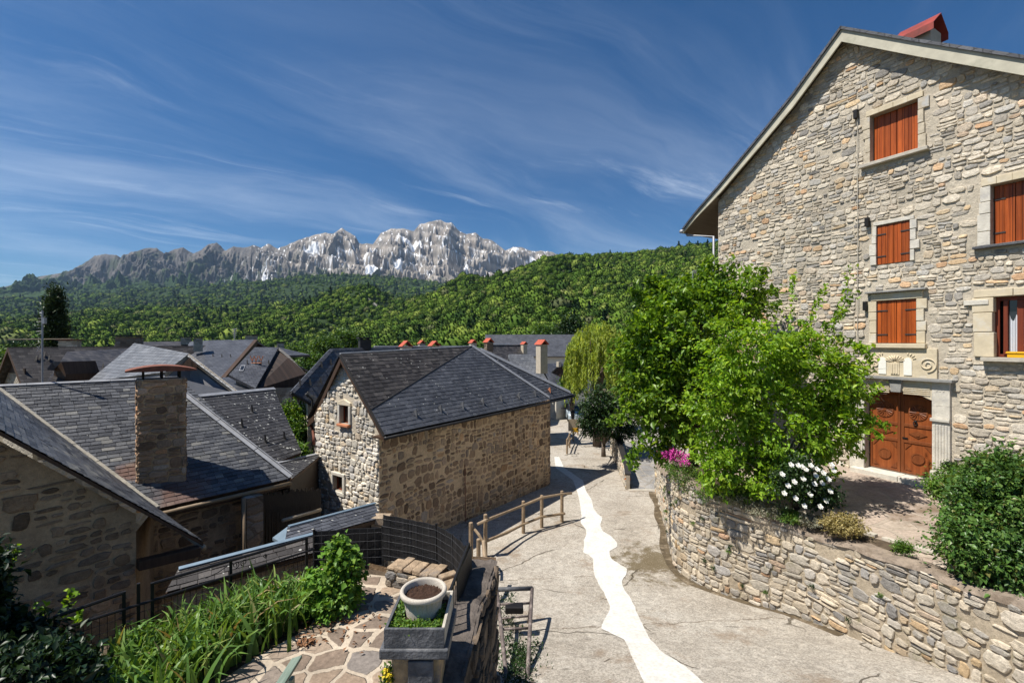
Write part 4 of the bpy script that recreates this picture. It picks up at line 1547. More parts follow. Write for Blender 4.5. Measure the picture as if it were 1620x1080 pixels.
# masonry reveals: one lining per opening
def lining(o, parent):
    s0, s1, z0, z1 = o[:4]
    dd = -0.30
    if len(o) > 4:
        m_, hw_ = (s0 + s1) / 2, (s1 - s0) / 2
        pts = [(s0, z0)] + [(s0 + (s1 - s0) * k / 16, dzs + (dz1 - dzs) * (1 - ((s0 + (s1 - s0) * k / 16 - m_) / hw_) ** 2)) for k in range(17)] + [(s1, z0)]
        closed = False
    else:
        pts = [(s0, z0), (s0, z1), (s1, z1), (s1, z0)]
        closed = True
    n = len(pts)
    vs = [hp(s, z, 0.02) for s, z in pts] + [hp(s, z, dd) for s, z in pts]
    fs = [(k, k + n, (k + 1) % n + n, (k + 1) % n) for k in range(n if closed else n - 1)]
    MB().add(vs, fs).build('reveal', M['render'], parent)


# roof: three planes each side follow the sprocketed outline; barge boards under the edge
back = -HN * (DEP + 0.4 + OV)


def roof_run(i0, i1):
    mb = MB()
    for i in range(i0, i1):
        (s0, z0), (s1, z1) = roof_line[i], roof_line[i + 1]
        p, q = hp(s0, z0, OV + 0.06), hp(s1, z1, OV + 0.06)
        n = (q - p).cross(back).normalized()
        n = n if n.z > 0 else -n
        mb.prism([p, q, q + back, p + back], -n * 0.07)
    return mb


roof = roof_run(0, 5).build('roof', M['slate_far'], house)
roof2 = roof_run(5, len(roof_line) - 1).build('roof', M['slate_far'], house)
lowz = {0: 0.10, 1: 0.16, 2: 0.25, 3: 0.30, 4: 0.33, 5: 0.36}
for i0, i1 in ((0, 5), (5, len(roof_line) - 1)):
    mb = MB()
    for i in range(i0, i1):
        (s0, z0), (s1, z1) = roof_line[i], roof_line[i + 1]
        h0 = lowz.get(i, 0.36)
        h1 = lowz.get(i + 1, 0.36)
        mb.prism([hp(s0, z0 - 0.09, OV), hp(s1, z1 - 0.09, OV), hp(s1, z1 - 0.09 - h1, OV), hp(s0, z0 - 0.09 - h0, OV)], -HN * 0.05)
    mb.build('barge_board', M['barge'], house)
mb = MB()      # boarded underside of the overhang
for i in range(len(roof_line) - 1):
    (s0, z0), (s1, z1) = roof_line[i], roof_line[i + 1]
    p, q = hp(s0, z0 - 0.10 - 0.06, OV - 0.06), hp(s1, z1 - 0.10 - 0.06, OV - 0.06)
    mb.poly(p, q, q - HN * (OV + 0.3), p - HN * (OV + 0.3))
e0, e1 = hp(roof_line[0][0], roof_line[0][1] - 0.17, OV - 0.06), hp(0.15, roof_z(0.15) - 0.32, OV - 0.06)
mb.poly(e0, e1, e1 + back, e0 + back)
mb.build('soffit', M['soffit'], house)
# eaves gutter and the short downpipe that returns to the corner
mb = MB()
gq = hp(roof_line[0][0] - 0.06, roof_line[0][1] - 0.1, OV + 0.05)
mb.tube([gq, gq + back], 0.075, 10)
g1 = hp(roof_line[0][0] + 0.02, roof_line[0][1] - 0.25, OV - 0.25)
g2 = hp(-0.12, roof_line[0][1] - 0.55, 0.12)
mb.tube([gq - HN * 0.3, g1, g2, g2 + V((0, 0, -8.2))], 0.045, 8)
mb.build('drainpipe', M['tin'], house, smooth=True)

# chimney with the red tin hood standing behind the ridge
hr0, hr1 = hs(1424, 49, -1.7), hs(1489, 23, -1.7)
rzz = (hr0[1] + hr1[1]) / 2
mb = MB()
hbox(mb, hr0[0] + 0.25, hr1[0] - 0.12, rzz - 2.6, rzz - 0.42, -2.05, -1.35)
chim = mb.build('chimney', M['plaster_beige'], house)
mb = MB()
prof_h = [(-1.2, rzz - 0.62), (-1.2, rzz - 0.42), (-1.7, rzz), (-2.2, rzz - 0.42), (-2.2, rzz - 0.62)]
for (d0, z0_), (d1, z1_) in zip(prof_h[:-1], prof_h[1:]):
    p, q = hp(hr0[0], z0_, d0), hp(hr0[0], z1_, d1)
    n = (q - p).cross(HU).normalized() * 0.02
    mb.prism([p, q, q + HU * (hr1[0] - hr0[0]), p + HU * (hr1[0] - hr0[0])], n)
mb.build('hood', M['red_tin'], chim)


def planked(parent, s0, s1, z0, z1, d, hinges=True, sub=None):
    """a pair of boarded shutters with forged straps"""
    w_ = (s1 - s0)
    out = []
    for k in range(2):
        a, b = s0 + w_ * k / 2 + 0.004, s0 + w_ * (k + 1) / 2 - 0.004
        mb = MB()
        npl = 4
        for i in range(npl):
            x0, x1 = a + (b - a) * i / npl, a + (b - a) * (i + 1) / npl
            hbox(mb, x0 + 0.002, x1 - 0.002, z0, z1, d - 0.035, d + (0.004 if i % 2 else 0.0))
        sh = mb.build('shutter', M['shutter'], parent, bevel=0.004)
        if hinges:
            for zz_ in (z0 + (z1 - z0) * 0.2, z0 + (z1 - z0) * 0.77):
                hb = MB()
                if k == 0:
                    hbox(hb, a - 0.02, a + w_ * 0.27, zz_ - 0.016, zz_ + 0.016, d + 0.005, d + 0.016)
                    hb.tube([hp(a - 0.02, zz_ - 0.04, d + 0.012), hp(a - 0.02, zz_ + 0.04, d + 0.012)], 0.014, 6)
                else:
                    hbox(hb, b - w_ * 0.27, b + 0.02, zz_ - 0.016, zz_ + 0.016, d + 0.005, d + 0.016)
                    hb.tube([hp(b + 0.02, zz_ - 0.04, d + 0.012), hp(b + 0.02, zz_ + 0.04, d + 0.012)], 0.014, 6)
                hb.build('hinge', M['dark_hinge'], sh)
        out.append(sh)
    return out


def window_root(label):
    o = bpy.data.objects.new('window', None)
    COL.objects.link(o)
    o.parent = house
    o['label'] = label
    return o


def blocks(parent, name, mat, rows, d=0.055, jit=0.03, seed=1, dj=0.012):
    """dressed stones laid one above another beside or over an opening"""
    r = random.Random(seed)
    mb = MB()
    for (s0, s1, z0, z1) in rows:
        hbox(mb, s0 - r.uniform(0, jit), s1 + r.uniform(0, jit), z0 + 0.006, z1 - 0.008, -0.2, d + r.uniform(-dj, dj))
    return mb.build(name, mat, parent, bevel=0.012)


def jamb_rows(s0, s1, z0, z1, hs_):
    z, rows = z0, []
    for h in hs_:
        h = h * (z1 - z0)
        rows.append((s0, s1, z, z + h))
        z += h
    return rows


def win(o, label, dshut, hinges, lintel_mat, jl=0.2, jr=0.2, sill=None, lint=0.2, seed=1, jmat='white_stone', frame=False):
    s0, s1, z0, z1 = o
    wr = window_root(label)
    lining(o, wr)
    planked(wr, s0 + 0.01, s1 - 0.01, z0 + 0.01, z1 - 0.01, dshut, hinges)
    blocks(wr, 'jamb', M[jmat], [(a_ - random.Random(seed + i_).uniform(-0.03, 0.10), b_, c_, d_) for i_, (a_, b_, c_, d_) in enumerate(jamb_rows(s0 - jl, s0 - 0.002, z0, z1, (0.24, 0.3, 0.2, 0.26)))], seed=seed, jit=0.0)
    blocks(wr, 'jamb', M[jmat], [(a_, b_ + random.Random(seed + 9 + i_).uniform(-0.03, 0.10), c_, d_) for i_, (a_, b_, c_, d_) in enumerate(jamb_rows(s1 + 0.002, s1 + jr, z0, z1, (0.28, 0.22, 0.27, 0.23)))], seed=seed + 1, jit=0.0)
    if lint:
        n = 1 if frame else 4
        L0, L1 = s0 - jl * 0.8, s1 + jr * 0.8
        blocks(wr, 'lintel', M[lintel_mat], [(L0 + (L1 - L0) * i / n, L0 + (L1 - L0) * (i + 1) / n, z1 + 0.002, z1 + lint) for i in range(n)], seed=seed + 3, jit=0.0)
    if sill:
        mb = MB()
        hbox(mb, s0 - sill[0], s1 + sill[1], z0 - sill[2], z0 - 0.003, -0.2, sill[3])
        mb.build('sill', M[sill[4]], wr, bevel=0.012)
    return wr


win(W1, 'attic window under the gable, plain boarded shutters', -0.16, False, 'cream_stone', 0.13, 0.14, (0.24, 0.24, 0.10, 0.16, 'cement'), 0.17, 3, 'rough_jamb')
win(W2, 'small middle window in a white surround', 0.0, True, 'white_stone', 0.10, 0.11, None, 0.12, 5, frame=True)
w3 = win(W3, 'window in a cream cornice above the carved door', 0.0, True, 'cream_stone', 0.17, 0.17, (0.22, 0.22, 0.13, 0.15, 'cream_stone'), 0.22, 7, 'cream_stone', True)
mb = MB()
hbox(mb, W3[0] - 0.24, W3[1] + 0.24, W3[3] + 0.225, W3[3] + 0.275, -0.1, 0.17)
mb.build('cornice', M['grey_stone'], w3, bevel=0.01)
win(W4, 'upper right window on a dark sill, cut by the edge', -0.16, True, 'cream_stone', 0.2, 0.2, (0.3, 0.3, 0.07, 0.15, 'dark_slab'), 0.2, 11)
# the open window with lace and a yellow flower box
s0, s1, z0, z1 = W5
w5 = window_root('open window with glass, white lace and red brown frame')
lining(W5, w5)
blocks(w5, 'jamb', M['cream_stone'], jamb_rows(s0 - 0.3, s0 - 0.002, z0, z1, (0.42, 0.33, 0.25)), seed=21, jit=0.06)
blocks(w5, 'lintel', M['cream_stone'], [(s0 - 0.32, s0 + 0.35, z1 + 0.002, z1 + 0.2), (s0 + 0.36, s1 + 0.3, z1 + 0.002, z1 + 0.19)], seed=22, jit=0.0)
mb = MB()
hbox(mb, s0 - 0.5, s0 - 0.05, z1 - 0.17, z1 - 0.05, -0.1, 0.075)
mb.build('stone_band', M['white_stone'], w5, bevel=0.01)
mb = MB()
hbox(mb, s0 - 0.16, s1 + 0.3, z0 - 0.10, z0 - 0.003, -0.2, 0.2)
mb.build('sill', M['cement'], w5, bevel=0.01)
mb = MB()
fd = -0.14
hbox(mb, s0, s0 + 0.09, z0, z1, fd - 0.08, fd)
hbox(mb, s1 - 0.09, s1, z0, z1, fd - 0.08, fd)
hbox(mb, s0 + 0.09, s1 - 0.09, z1 - 0.09, z1, fd - 0.08, fd)
hbox(mb, s0 + 0.09, s1 - 0.09, z0, z0 + 0.07, fd - 0.08, fd)
hbox(mb, s0 + 0.16, s0 + 0.235, z0 + 0.07, z1 - 0.09, fd - 0.05, fd + 0.045)
hbox(mb, (s0 + s1) / 2 + 0.02, (s0 + s1) / 2 + 0.13, z0 + 0.07, z1 - 0.09, fd - 0.05, fd + 0.01)
mb.build('frame', M['red_frame'], w5, bevel=0.006)
mb = MB()
hbox(mb, s0 + 0.235, s1 - 0.09, z0 + 0.07, z1 - 0.09, fd - 0.04, fd - 0.03)
pane = mb.build('pane', M['glass'], w5)
mb = MB()      # lace falls in folds; its upper edge is gathered to a point
NX = 40
for k in range(NX):
    x0 = s0 + 0.25 + (s1 - s0 - 0.37) * k / NX
    x1 = s0 + 0.25 + (s1 - s0 - 0.37) * (k + 1) / NX
    za = z1 - 0.42 - 0.16 * abs(math.sin(k * 0.24))
    zb_ = z1 - 0.42 - 0.16 * abs(math.sin((k + 1) * 0.24))
    d0 = fd - 0.022 + 0.008 * math.sin(k * 1.3)
    d1 = fd - 0.022 + 0.008 * math.sin((k + 1) * 1.3)
    mb.poly(hp(x0, z0 + 0.08, d0), hp(x1, z0 + 0.08, d1), hp(x1, zb_, d1), hp(x0, za, d0))
mb.build('lace_curtain', M['lace'], w5)
mb = MB()
hbox(mb, s0, s1, z0, z1, -0.34, -0.31)
mb.build('shade_board', M['iron'], w5)
# yellow planter on that sill
pl0 = hp(s0 + 0.26, z0, 0.0)
box5 = thing('flower_box', hp(s0 + 0.6, z0 + 0.0, 0.03), 'yellow plastic flower box on the sill of the open window', 'planter')
mb = MB()
x0, x1, dd0, dd1 = s0 + 0.26, s1 - 0.05, -0.06, 0.12
hbox(mb, x0 + 0.015, x1 - 0.015, z0 + 0.004, z0 + 0.105, dd0 + 0.01, dd1 - 0.01)
hbox(mb, x0, x1, z0 + 0.105, z0 + 0.14, dd0, dd1)
mb.build('trough', M['yellow_paint'], box5, bevel=0.006)
mb = MB()
for k in range(26):      # scalloped rim
    xx = x0 + (x1 - x0) * (k + 0.5) / 26
    mb.tube([hp(xx, z0 + 0.115, dd1 + 0.001), hp(xx, z0 + 0.115, dd1 + 0.008)], 0.016, 8)
mb.build('rim', M['yellow_paint'], box5)

# ---- the carved doorway
dr = bpy.data.objects.new('door', None)
COL.objects.link(dr)
dr.parent = house
lining(DOOR, dr)
m_, hw_ = (ds0 + ds1) / 2, (ds1 - ds0) / 2
dd = -0.20


def arch(x):
    return dzs + (dz1 - dzs) * (1 - ((x - m_) / hw_) ** 2)


def ring(mb, s, z, r0, r1, d0, d1, n=28, zs=1.0):
    for k in range(n):
        a0, a1 = 2 * math.pi * k / n, 2 * math.pi * (k + 1) / n
        pts = [hp(s + r * math.cos(a), z + r * zs * math.sin(a), d0) for r, a in ((r0, a0), (r1, a0), (r1, a1), (r0, a1))]
        mb.prism(pts, HN * (d1 - d0))


for k in range(2):
    a, b = (ds0 + 0.012, m_ - 0.006) if k == 0 else (m_ + 0.006, ds1 - 0.012)
    mb = MB()
    xs = [a + (b - a) * i / 10 for i in range(11)]
    top = [hp(x, arch(x) - 0.012, dd) for x in xs]
    mb.prism([hp(a, DZ + 0.03, dd), hp(b, DZ + 0.03, dd)] + top[::-1], -HN * 0.06)
    leaf = mb.build('door_leaf', M['door_wood'], dr)
    w_ = b - a
    H = dzs - DZ
    mb = MB()     # rails, stiles and raised mouldings
    st = 0.07
    levels = [(DZ + 0.10, DZ + H * 0.41), (DZ + H * 0.45, DZ + H * 0.62), (DZ + H * 0.66, DZ + H * 0.97)]
    hbox(mb, a, a + st, DZ + 0.03, arch(a) - 0.03, dd, dd + 0.022)
    hbox(mb, b - st, b, DZ + 0.03, arch(b) - 0.03, dd, dd + 0.022)
    zz_ = [DZ + 0.03] + [x for l in levels for x in l] + [DZ + H * 1.02]
    for q in range(0, len(zz_), 2):
        hbox(mb, a + st, b - st, zz_[q], zz_[q + 1], dd, dd + 0.02)
    mb.build('rail', M['door_wood_dark'], leaf, bevel=0.006)
    mb = MB()
    c_ = (a + b) / 2
    z_lo = (levels[0][0] + levels[0][1]) / 2
    ring(mb, c_, z_lo, 0.115, 0.15, dd, dd + 0.03)
    ring(mb, c_, z_lo, 0.0, 0.1145, dd, dd + 0.022, 20)
    mb.build('medallion', M['door_wood_dark'], leaf)
    for q in range(4):     # corner pieces of the lower panel
        sx_, sz_ = (-1, 1)[q % 2], (-1, 1)[q // 2]
        mb = MB()
        mb.prism([hp(c_ + sx_ * (w_ / 2 - st - 0.02), z_lo + sz_ * 0.36, dd), hp(c_ + sx_ * (w_ / 2 - st - 0.16), z_lo + sz_ * 0.36, dd), hp(c_ + sx_ * (w_ / 2 - st - 0.02), z_lo + sz_ * 0.20, dd)], HN * 0.016)
        mb.build('corner_carving', M['door_wood_dark'], leaf)
    mb = MB()
    z_md = (levels[1][0] + levels[1][1]) / 2
    mb.prism([hp(c_ - 0.2, z_md, dd), hp(c_, z_md - 0.10, dd), hp(c_ + 0.2, z_md, dd), hp(c_, z_md + 0.10, dd)], HN * 0.02)
    ring(mb, c_, z_md, 0.0, 0.05, dd + 0.015, dd + 0.035, 16)
    mb.build('lozenge', M['door_wood_dark'], leaf)
    mb = MB()
    z_hi = (levels[2][0] + levels[2][1]) / 2
    for q in range(16):    # sunburst rosette
        a0 = 2 * math.pi * q / 16
        mb.tube([hp(c_ + 0.03 * math.cos(a0), z_hi + 0.03 * math.sin(a0), dd + 0.008), hp(c_ + 0.19 * math.cos(a0), z_hi + 0.19 * math.sin(a0), dd + 0.008)], [0.008, 0.02], 6)
    ring(mb, c_, z_hi, 0.0, 0.035, dd, dd + 0.03, 14)
    ring(mb, c_, z_hi, 0.18, 0.215, dd, dd + 0.018, 28)
    mb.build('rosette', M['door_wood_dark'], leaf)
kn = MB()
ks, kz = m_ + 0.33, DZ + (dzs - DZ) * 0.70
kn.lathe(hp(ks, kz, dd + 0.03), [(0.0, -0.035), (0.03, -0.02), (0.035, 0.0), (0.03, 0.02), (0.0, 0.035)], 12)
ring(kn, ks, kz - 0.05, 0.035, 0.052, dd + 0.03, dd + 0.045, 16, 1.3)
kn.build('knocker', M['iron'], dr, smooth=True)
mb = MB()
hbox(mb, m_ + 0.04, m_ + 0.16, DZ + (dzs - DZ) * 0.46, DZ + (dzs - DZ) * 0.48, dd + 0.02, dd + 0.035)
mb.build('letter_slot', M['iron'], dr)
mb = MB()
hbox(mb, ds0 - 0.28, m_ + 0.1, GZ - 0.1, DZ, -0.25, 0.30)
hbox(mb, m_ + 0.108, ds1 + 0.1, GZ - 0.1, DZ - 0.004, -0.25, 0.29)
mb.build('doorstep', M['white_stone'], dr, bevel=0.012)
# stone surround: pilasters, segmental head, keystone, hood mould
zs1 = hs(1430, 598)[1]
for side in (0, 1):
    mb = MB()
    e0, e1 = (ds0 - 0.34, ds0 - 0.004) if side == 0 else (ds1 + 0.004, ds1 + 0.36)
    hbox(mb, e0 - 0.03, e1 + (0.0 if side else 0.0), GZ - 0.1, GZ + 0.42, -0.15, 0.12)
    hbox(mb, e0, e1, GZ + 0.422, GZ + 1.72, -0.15, 0.075)
    for q in range(5):       # fluting
        f0 = e0 + 0.03 + (e1 - e0 - 0.06) * q / 5
        hbox(mb, f0, f0 + (e1 - e0) / 9, GZ + 0.5, GZ + 1.64, 0.07, 0.095)
    hbox(mb, e0 - 0.03, e1, GZ + 1.722, GZ + 1.80, -0.15, 0.125)
    hbox(mb, e0, e1, GZ + 1.802, GZ + 2.12, -0.15, 0.085)
    hbox(mb, e0, e1, GZ + 2.124, zs1 - 0.05, -0.15, 0.085)
    for q in range(3):
        hbox(mb, e0 + 0.08 + 0.07 * q, e0 + 0.115 + 0.07 * q, GZ + 2.5, GZ + 2.53, 0.08, 0.094)
    mb.build('pilaster', M['white_stone'], dr, bevel=0.008)
mb = MB()
N_ = 18
for i in range(N_):
    x0, x1 = ds0 + (ds1 - ds0) * i / N_, ds0 + (ds1 - ds0) * (i + 1) / N_
    z0_, z1_ = arch(x0) + 0.004, arch(x1) + 0.004
    mb.prism([hp(x0, z0_, 0.075), hp(x1, z1_, 0.075), hp(x1, zs1 - 0.05, 0.075), hp(x0, zs1 - 0.05, 0.075)], -HN * 0.27)
for q in range(5):           # incised bands left and right of the keystone
    zq = dzs + 0.12 + q * 0.052
    hbox(mb, ds0 + 0.03 + 0.03 * (4 - q) * (q < 2), m_ - 0.16, max(zq, arch(m_ - 0.18) * 0 + zq), zq + 0.03, 0.074, 0.094)
    hbox(mb, m_ + 0.16, ds1 - 0.03, zq, zq + 0.03, 0.074, 0.094)
mb.build('door_head', M['cream_stone'], dr)
mb = MB()
mb.prism([hp(m_ - 0.11, dz1 - 0.05, 0.14), hp(m_ + 0.11, dz1 - 0.05, 0.14), hp(m_ + 0.14, zs1 - 0.11, 0.14), hp(m_ - 0.14, zs1 - 0.11, 0.14)], -HN * 0.2)
hbox(mb, m_ - 0.15, m_ + 0.15, zs1 - 0.108, zs1 - 0.055, -0.05, 0.17)
mb.build('keystone', M['grey_stone'], dr, bevel=0.008)
mb = MB()
hbox(mb, ds0 - 0.42, ds1 + 0.44, zs1 - 0.046, zs1 + 0.03, -0.15, 0.21)
mb.build('hood_mould', M['grey_stone'], dr, bevel=0.01)
# carved panel with palmette, two niches and scrolls
p0s, p0z = hs(1378, 592)[0], zs1 + 0.034
p1s = hs(1484, 580)[0]
p1z = W3[2] - 0.14
cpn = MB()
hbox(cpn, p0s, p1s, p0z, p1z, -0.15, 0.07)
crv = cpn.build('carved_panel', M['cream_stone'], dr, bevel=0.006)
pc_s = p0s + (p1s - p0s) * 0.40
ph = p1z - p0z
for sg in (-1, 1):           # two pale round-headed niches
    mb = MB()
    c_ = pc_s + sg * 0.29
    q = [hp(c_ - 0.09, p0z + 0.06, 0.07), hp(c_ + 0.09, p0z + 0.06, 0.07)] + [hp(c_ + 0.09 * math.cos(t_), p0z + ph * 0.55 + 0.10 * math.sin(t_), 0.07) for t_ in np.linspace(0, math.pi, 10)]
    mb.prism(q, HN * 0.02)
    mb.build('niche', M['white_petal'], crv)
mb = MB()
for t_ in np.linspace(math.radians(20), math.radians(160), 9):
    mb.tube([hp(pc_s + 0.05 * math.cos(t_), p0z + ph * 0.5 + 0.05 * math.sin(t_), 0.08), hp(pc_s + 0.24 * math.cos(t_), p0z + ph * 0.5 + 0.2 * math.sin(t_), 0.08)], [0.008, 0.02], 6)
mb.build('palmette', M['cream_stone'], crv, smooth=True)
mb = MB()
hbox(mb, pc_s - 0.10, pc_s + 0.10, p0z + 0.06, p0z + ph * 0.5, 0.07, 0.09)
for q in range(3):
    hbox(mb, pc_s - 0.08 + 0.055 * q, pc_s - 0.045 + 0.055 * q, p0z + 0.09, p0z + ph * 0.46, 0.09, 0.105)
mb.build('vase', M['cream_stone'], crv)
for sg in (-1, 1):
    mb = MB()
    for t_ in np.linspace(0.2, 1.3, 4):
        c_ = pc_s + sg * 0.29
        mb.tube([hp(c_ + sg * 0.11 * math.cos(t_ * 1.2), p0z + ph * 0.6 + 0.12 * math.sin(t_ * 1.2), 0.08), hp(c_ + sg * 0.18 * math.cos(t_ * 1.2), p0z + ph * 0.62 + 0.18 * math.sin(t_ * 1.2), 0.08)], [0.008, 0.016], 6)
    mb.build('leaf_relief', M['cream_stone'], crv, smooth=True)


def scroll(mb, s, z, R, turns, sgn, d=0.085):
    pts = []
    for i in range(40):
        t_ = i / 39
        a_ = -math.pi / 2 + sgn * t_ * turns * 2 * math.pi
        r_ = R * (1 - 0.85 * t_)
        pts.append(hp(s + r_ * math.cos(a_), z + r_ * math.sin(a_), d))
    mb.tube(pts, 0.016, 6)


mb = MB()
scroll(mb, p1s - 0.19, p0z + ph * 0.46, 0.2, 1.8, 1)
mb.build('scroll_relief', M['cream_stone'], crv, smooth=True)
mb = MB()
scroll(mb, p0s + 0.13, p0z + ph * 0.42, 0.14, 1.4, -1)
mb.build('scroll_relief', M['cream_stone'], crv, smooth=True)
# cable down the wall, two small black brackets and the smooth plinth to the right of the door
cbs = hs(1358, 300)[0]
mb = MB()
mb.tube([hp(cbs, hs(1357, 165)[1], 0.06), hp(cbs + 0.01, hs(1358, 400)[1], 0.065), hp(cbs, hs(1358, 560)[1], 0.06)], 0.009, 6)
mb.build('cable', M['cement'], house)
for (x, y) in ((1374, 352), (1371, 484), (1356, 182)):
    q = hs(x, y)
    mb = MB()
    hbox(mb, q[0] - 0.05, q[0] + 0.05, q[1] - 0.13, q[1] + 0.13, 0.0, 0.13)
    mb.build('bracket', M['iron'], house, bevel=0.01)
mb = MB()
hbox(mb, ds1 + 0.40, S_END, GZ - 0.2, GZ + 0.62, -0.1, 0.055)
mb.build('plinth', M['render'], house, bevel=0.02)
mb = MB()
hbox(mb, ds1 + 0.45, ds1 + 1.6, GZ - 0.2, GZ + 0.16, 0.06, 0.42)
tag(mb.build('stone_bench', M['grey_stone'], bevel=0.02), 'low grey stone ledge right of the carved door', 'bench')
# small balcony seen past the far corner
mb = MB()
b0 = P(1096, 445, 22.0)
hb0 = P(1140, 445, 22.0)
for zz_ in (0.0, 0.5, 0.42):
    mb.tube([b0 + UP * zz_, hb0 + UP * zz_], 0.03, 6)
for k in range(5):
    q = b0.lerp(hb0, k / 5)
    mb.tube([q, q + UP * 0.5], 0.02, 6)
mb.build('balcony_rail', M['tin'], house)
# ------------------------------------------------------------------ curved retaining wall and the terrace it holds
plan = [(6.35, 20.2), (5.72, 17.4), (5.16, 15.1), (4.72, 13.4), (4.62, 12.75), (4.76, 12.1), (5.12, 11.4), (5.62, 10.75), (6.2, 10.1), (6.62, 9.2), (6.95, 8.2), (7.2, 7.4), (7.42, 6.5), (7.7, 5.0), (7.95, 3.4)]
ptop = [-5.45, -5.0, -4.45, -3.75, -3.62, -3.78, -3.93, -4.05, -4.12, -4.1, -4.02, -3.92, -3.84, -3.8, -3.8]
pa_ = np.array(plan)
dense = []
for i in range(len(plan) - 1):          # Catmull-Rom through the plan points
    p0, p1, p2, p3 = pa_[max(i - 1, 0)], pa_[i], pa_[i + 1], pa_[min(i + 2, len(plan) - 1)]
    for t in np.linspace(0, 1, 14, endpoint=False):
        dense.append((0.5 * ((2 * p1) + (-p0 + p2) * t + (2 * p0 - 5 * p1 + 4 * p2 - p3) * t * t + (-p0 + 3 * p1 - 3 * p2 + p3) * t ** 3), i + t))
dense.append((pa_[-1], len(plan) - 1))
dp = np.array([d[0] for d in dense])
dk = np.array([d[1] for d in dense])
ds = np.concatenate([[0], np.cumsum(np.hypot(*np.diff(dp, axis=0).T))])
RW_LEN = ds[-1]


def rw_pos(s):
    return float(np.interp(s, ds, dp[:, 0])), float(np.interp(s, ds, dp[:, 1]))


def rw_top(s):
    k = float(np.interp(s, ds, dk))
    return float(np.interp(k, range(len(ptop)), ptop)) + 0.035 * math.sin(s * 2.1) + 0.025 * math.sin(s * 5.3 + 1)


def rw_n(s):
    a, b = np.array(rw_pos(max(s - 0.05, 0))), np.array(rw_pos(min(s + 0.05, RW_LEN)))
    t = (b - a) / np.linalg.norm(b - a)
    return np.array([t[1], -t[0]]) if np.dot([t[1], -t[0]], [-1, -0.3]) > 0 else np.array([-t[1], t[0]])


rwall = thing('retaining_wall', V((6.2, 10.1, -6.2)), 'curved rubble retaining wall holding up the terrace', 'wall')
wall_grid('wall_face', np.arange(0, RW_LEN, 0.06), rw_pos, rw_n, lambda s: rz(rw_pos(s)[1]) - 0.25, rw_top, [], 0.08, (M['retaining_mortar'], M['retaining_stone']), rwall,
          stones=dict(band=(0.13, 0.27), wid=(0.14, 0.46), gap=0.011, relief=0.040, jit=0.20, skip=0.09, seed=15, wave=0.05, big=0.06))
# rough mortar coping and the inner side
mb = MB()
sv = np.arange(0, RW_LEN, 0.12)
rr_ = random.Random(5)
for a, b in zip(sv[:-1], sv[1:]):
    qa, qb = [], []
    for s, q in ((a, qa), (b, qb)):
        x, y = rw_pos(s)
        n = rw_n(s)
        z = rw_top(s)
        rs = random.Random(int(s * 1000))
        q += [V((x + n[0] * (0.035 + rs.uniform(-0.02, 0.03)), y + n[1] * 0.035, z - 0.03)), V((x + n[0] * 0.0, y + n[1] * 0.0, z + 0.035 + rs.uniform(0, 0.03))),
              V((x - n[0] * 0.2, y - n[1] * 0.2, z + 0.04 + rs.uniform(0, 0.04))), V((x - n[0] * 0.42, y - n[1] * 0.42, z + 0.02 + rs.uniform(-0.02, 0.03))), V((x - n[0] * 0.45, y - n[1] * 0.45, z - 0.35))]
    for k in range(4):
        mb.poly(qa[k], qb[k], qb[k + 1], qa[k + 1])
cop = plain_mat('mortar coping', (0.27, 0.215, 0.165), 0.95, 0.4, 6.0, 0.03, var2=(0.17, 0.13, 0.095))
mb.build('coping', cop, rwall, smooth=True)
# terrace behind the wall: loft from the coping to the house front
mb = MB()
rows = []
for s in np.arange(0, RW_LEN, 0.35):
    x, y = rw_pos(s)
    n = rw_n(s)
    A = V((x - n[0] * 0.3, y - n[1] * 0.3, rw_top(s) - 0.06))
    t_ = np.interp(s, [0, RW_LEN], [-3.0, S_END + 2.5])
    B = hp(t_, GZ + 0.0, -0.2)
    if s < 5:
        B.z = np.interp(s, [0, 5], [-5.2, GZ])
    rows.append([A.lerp(B, k / 14) for k in range(15)])
for r0, r1 in zip(rows[:-1], rows[1:]):
    for k in range(14):
        mb.poly(r0[k], r1[k], r1[k + 1], r0[k + 1])
tag(mb.build('terrace_ground', M['terrace'], smooth=True), kind='structure')
# planted earth strip just inside the coping, and a pale kerb towards the paving
mb = MB()
for s0 in np.arange(4.4, 12.4, 0.25):
    q = []
    for s in (s0, s0 + 0.25):
        x, y = rw_pos(s)
        n = rw_n(s)
        z = rw_top(s) + 0.01
        wv = 0.95 + 0.12 * math.sin(s * 3)
        q.append((V((x - n[0] * 0.38, y - n[1] * 0.38, z)), V((x - n[0] * 0.7, y - n[1] * 0.7, z + 0.05)), V((x - n[0] * wv, y - n[1] * wv, z + 0.02))))
    mb.poly(q[0][0], q[1][0], q[1][1], q[0][1])
    mb.poly(q[0][1], q[1][1], q[1][2], q[0][2])
tag(mb.build('soil', M['earth'], smooth=True), kind='structure')
mb = MB()
for (s0, s1) in ((9.9, 10.9), (10.93, 11.9), (11.93, 12.9)):
    x0, y0 = rw_pos(s0)
    x1, y1 = rw_pos(s1)
    n = rw_n((s0 + s1) / 2)
    N3 = V((n[0], n[1], 0))
    a = V((x0, y0, rw_top(s0) - 0.02)) - N3 * 0.98
    b = V((x1, y1, rw_top(s1) - 0.02)) - N3 * 0.98
    mb.obox(a, b - a, -N3 * 0.12, UP * 0.07)
tag(mb.build('kerb', M['cement'], bevel=0.01), kind='structure')

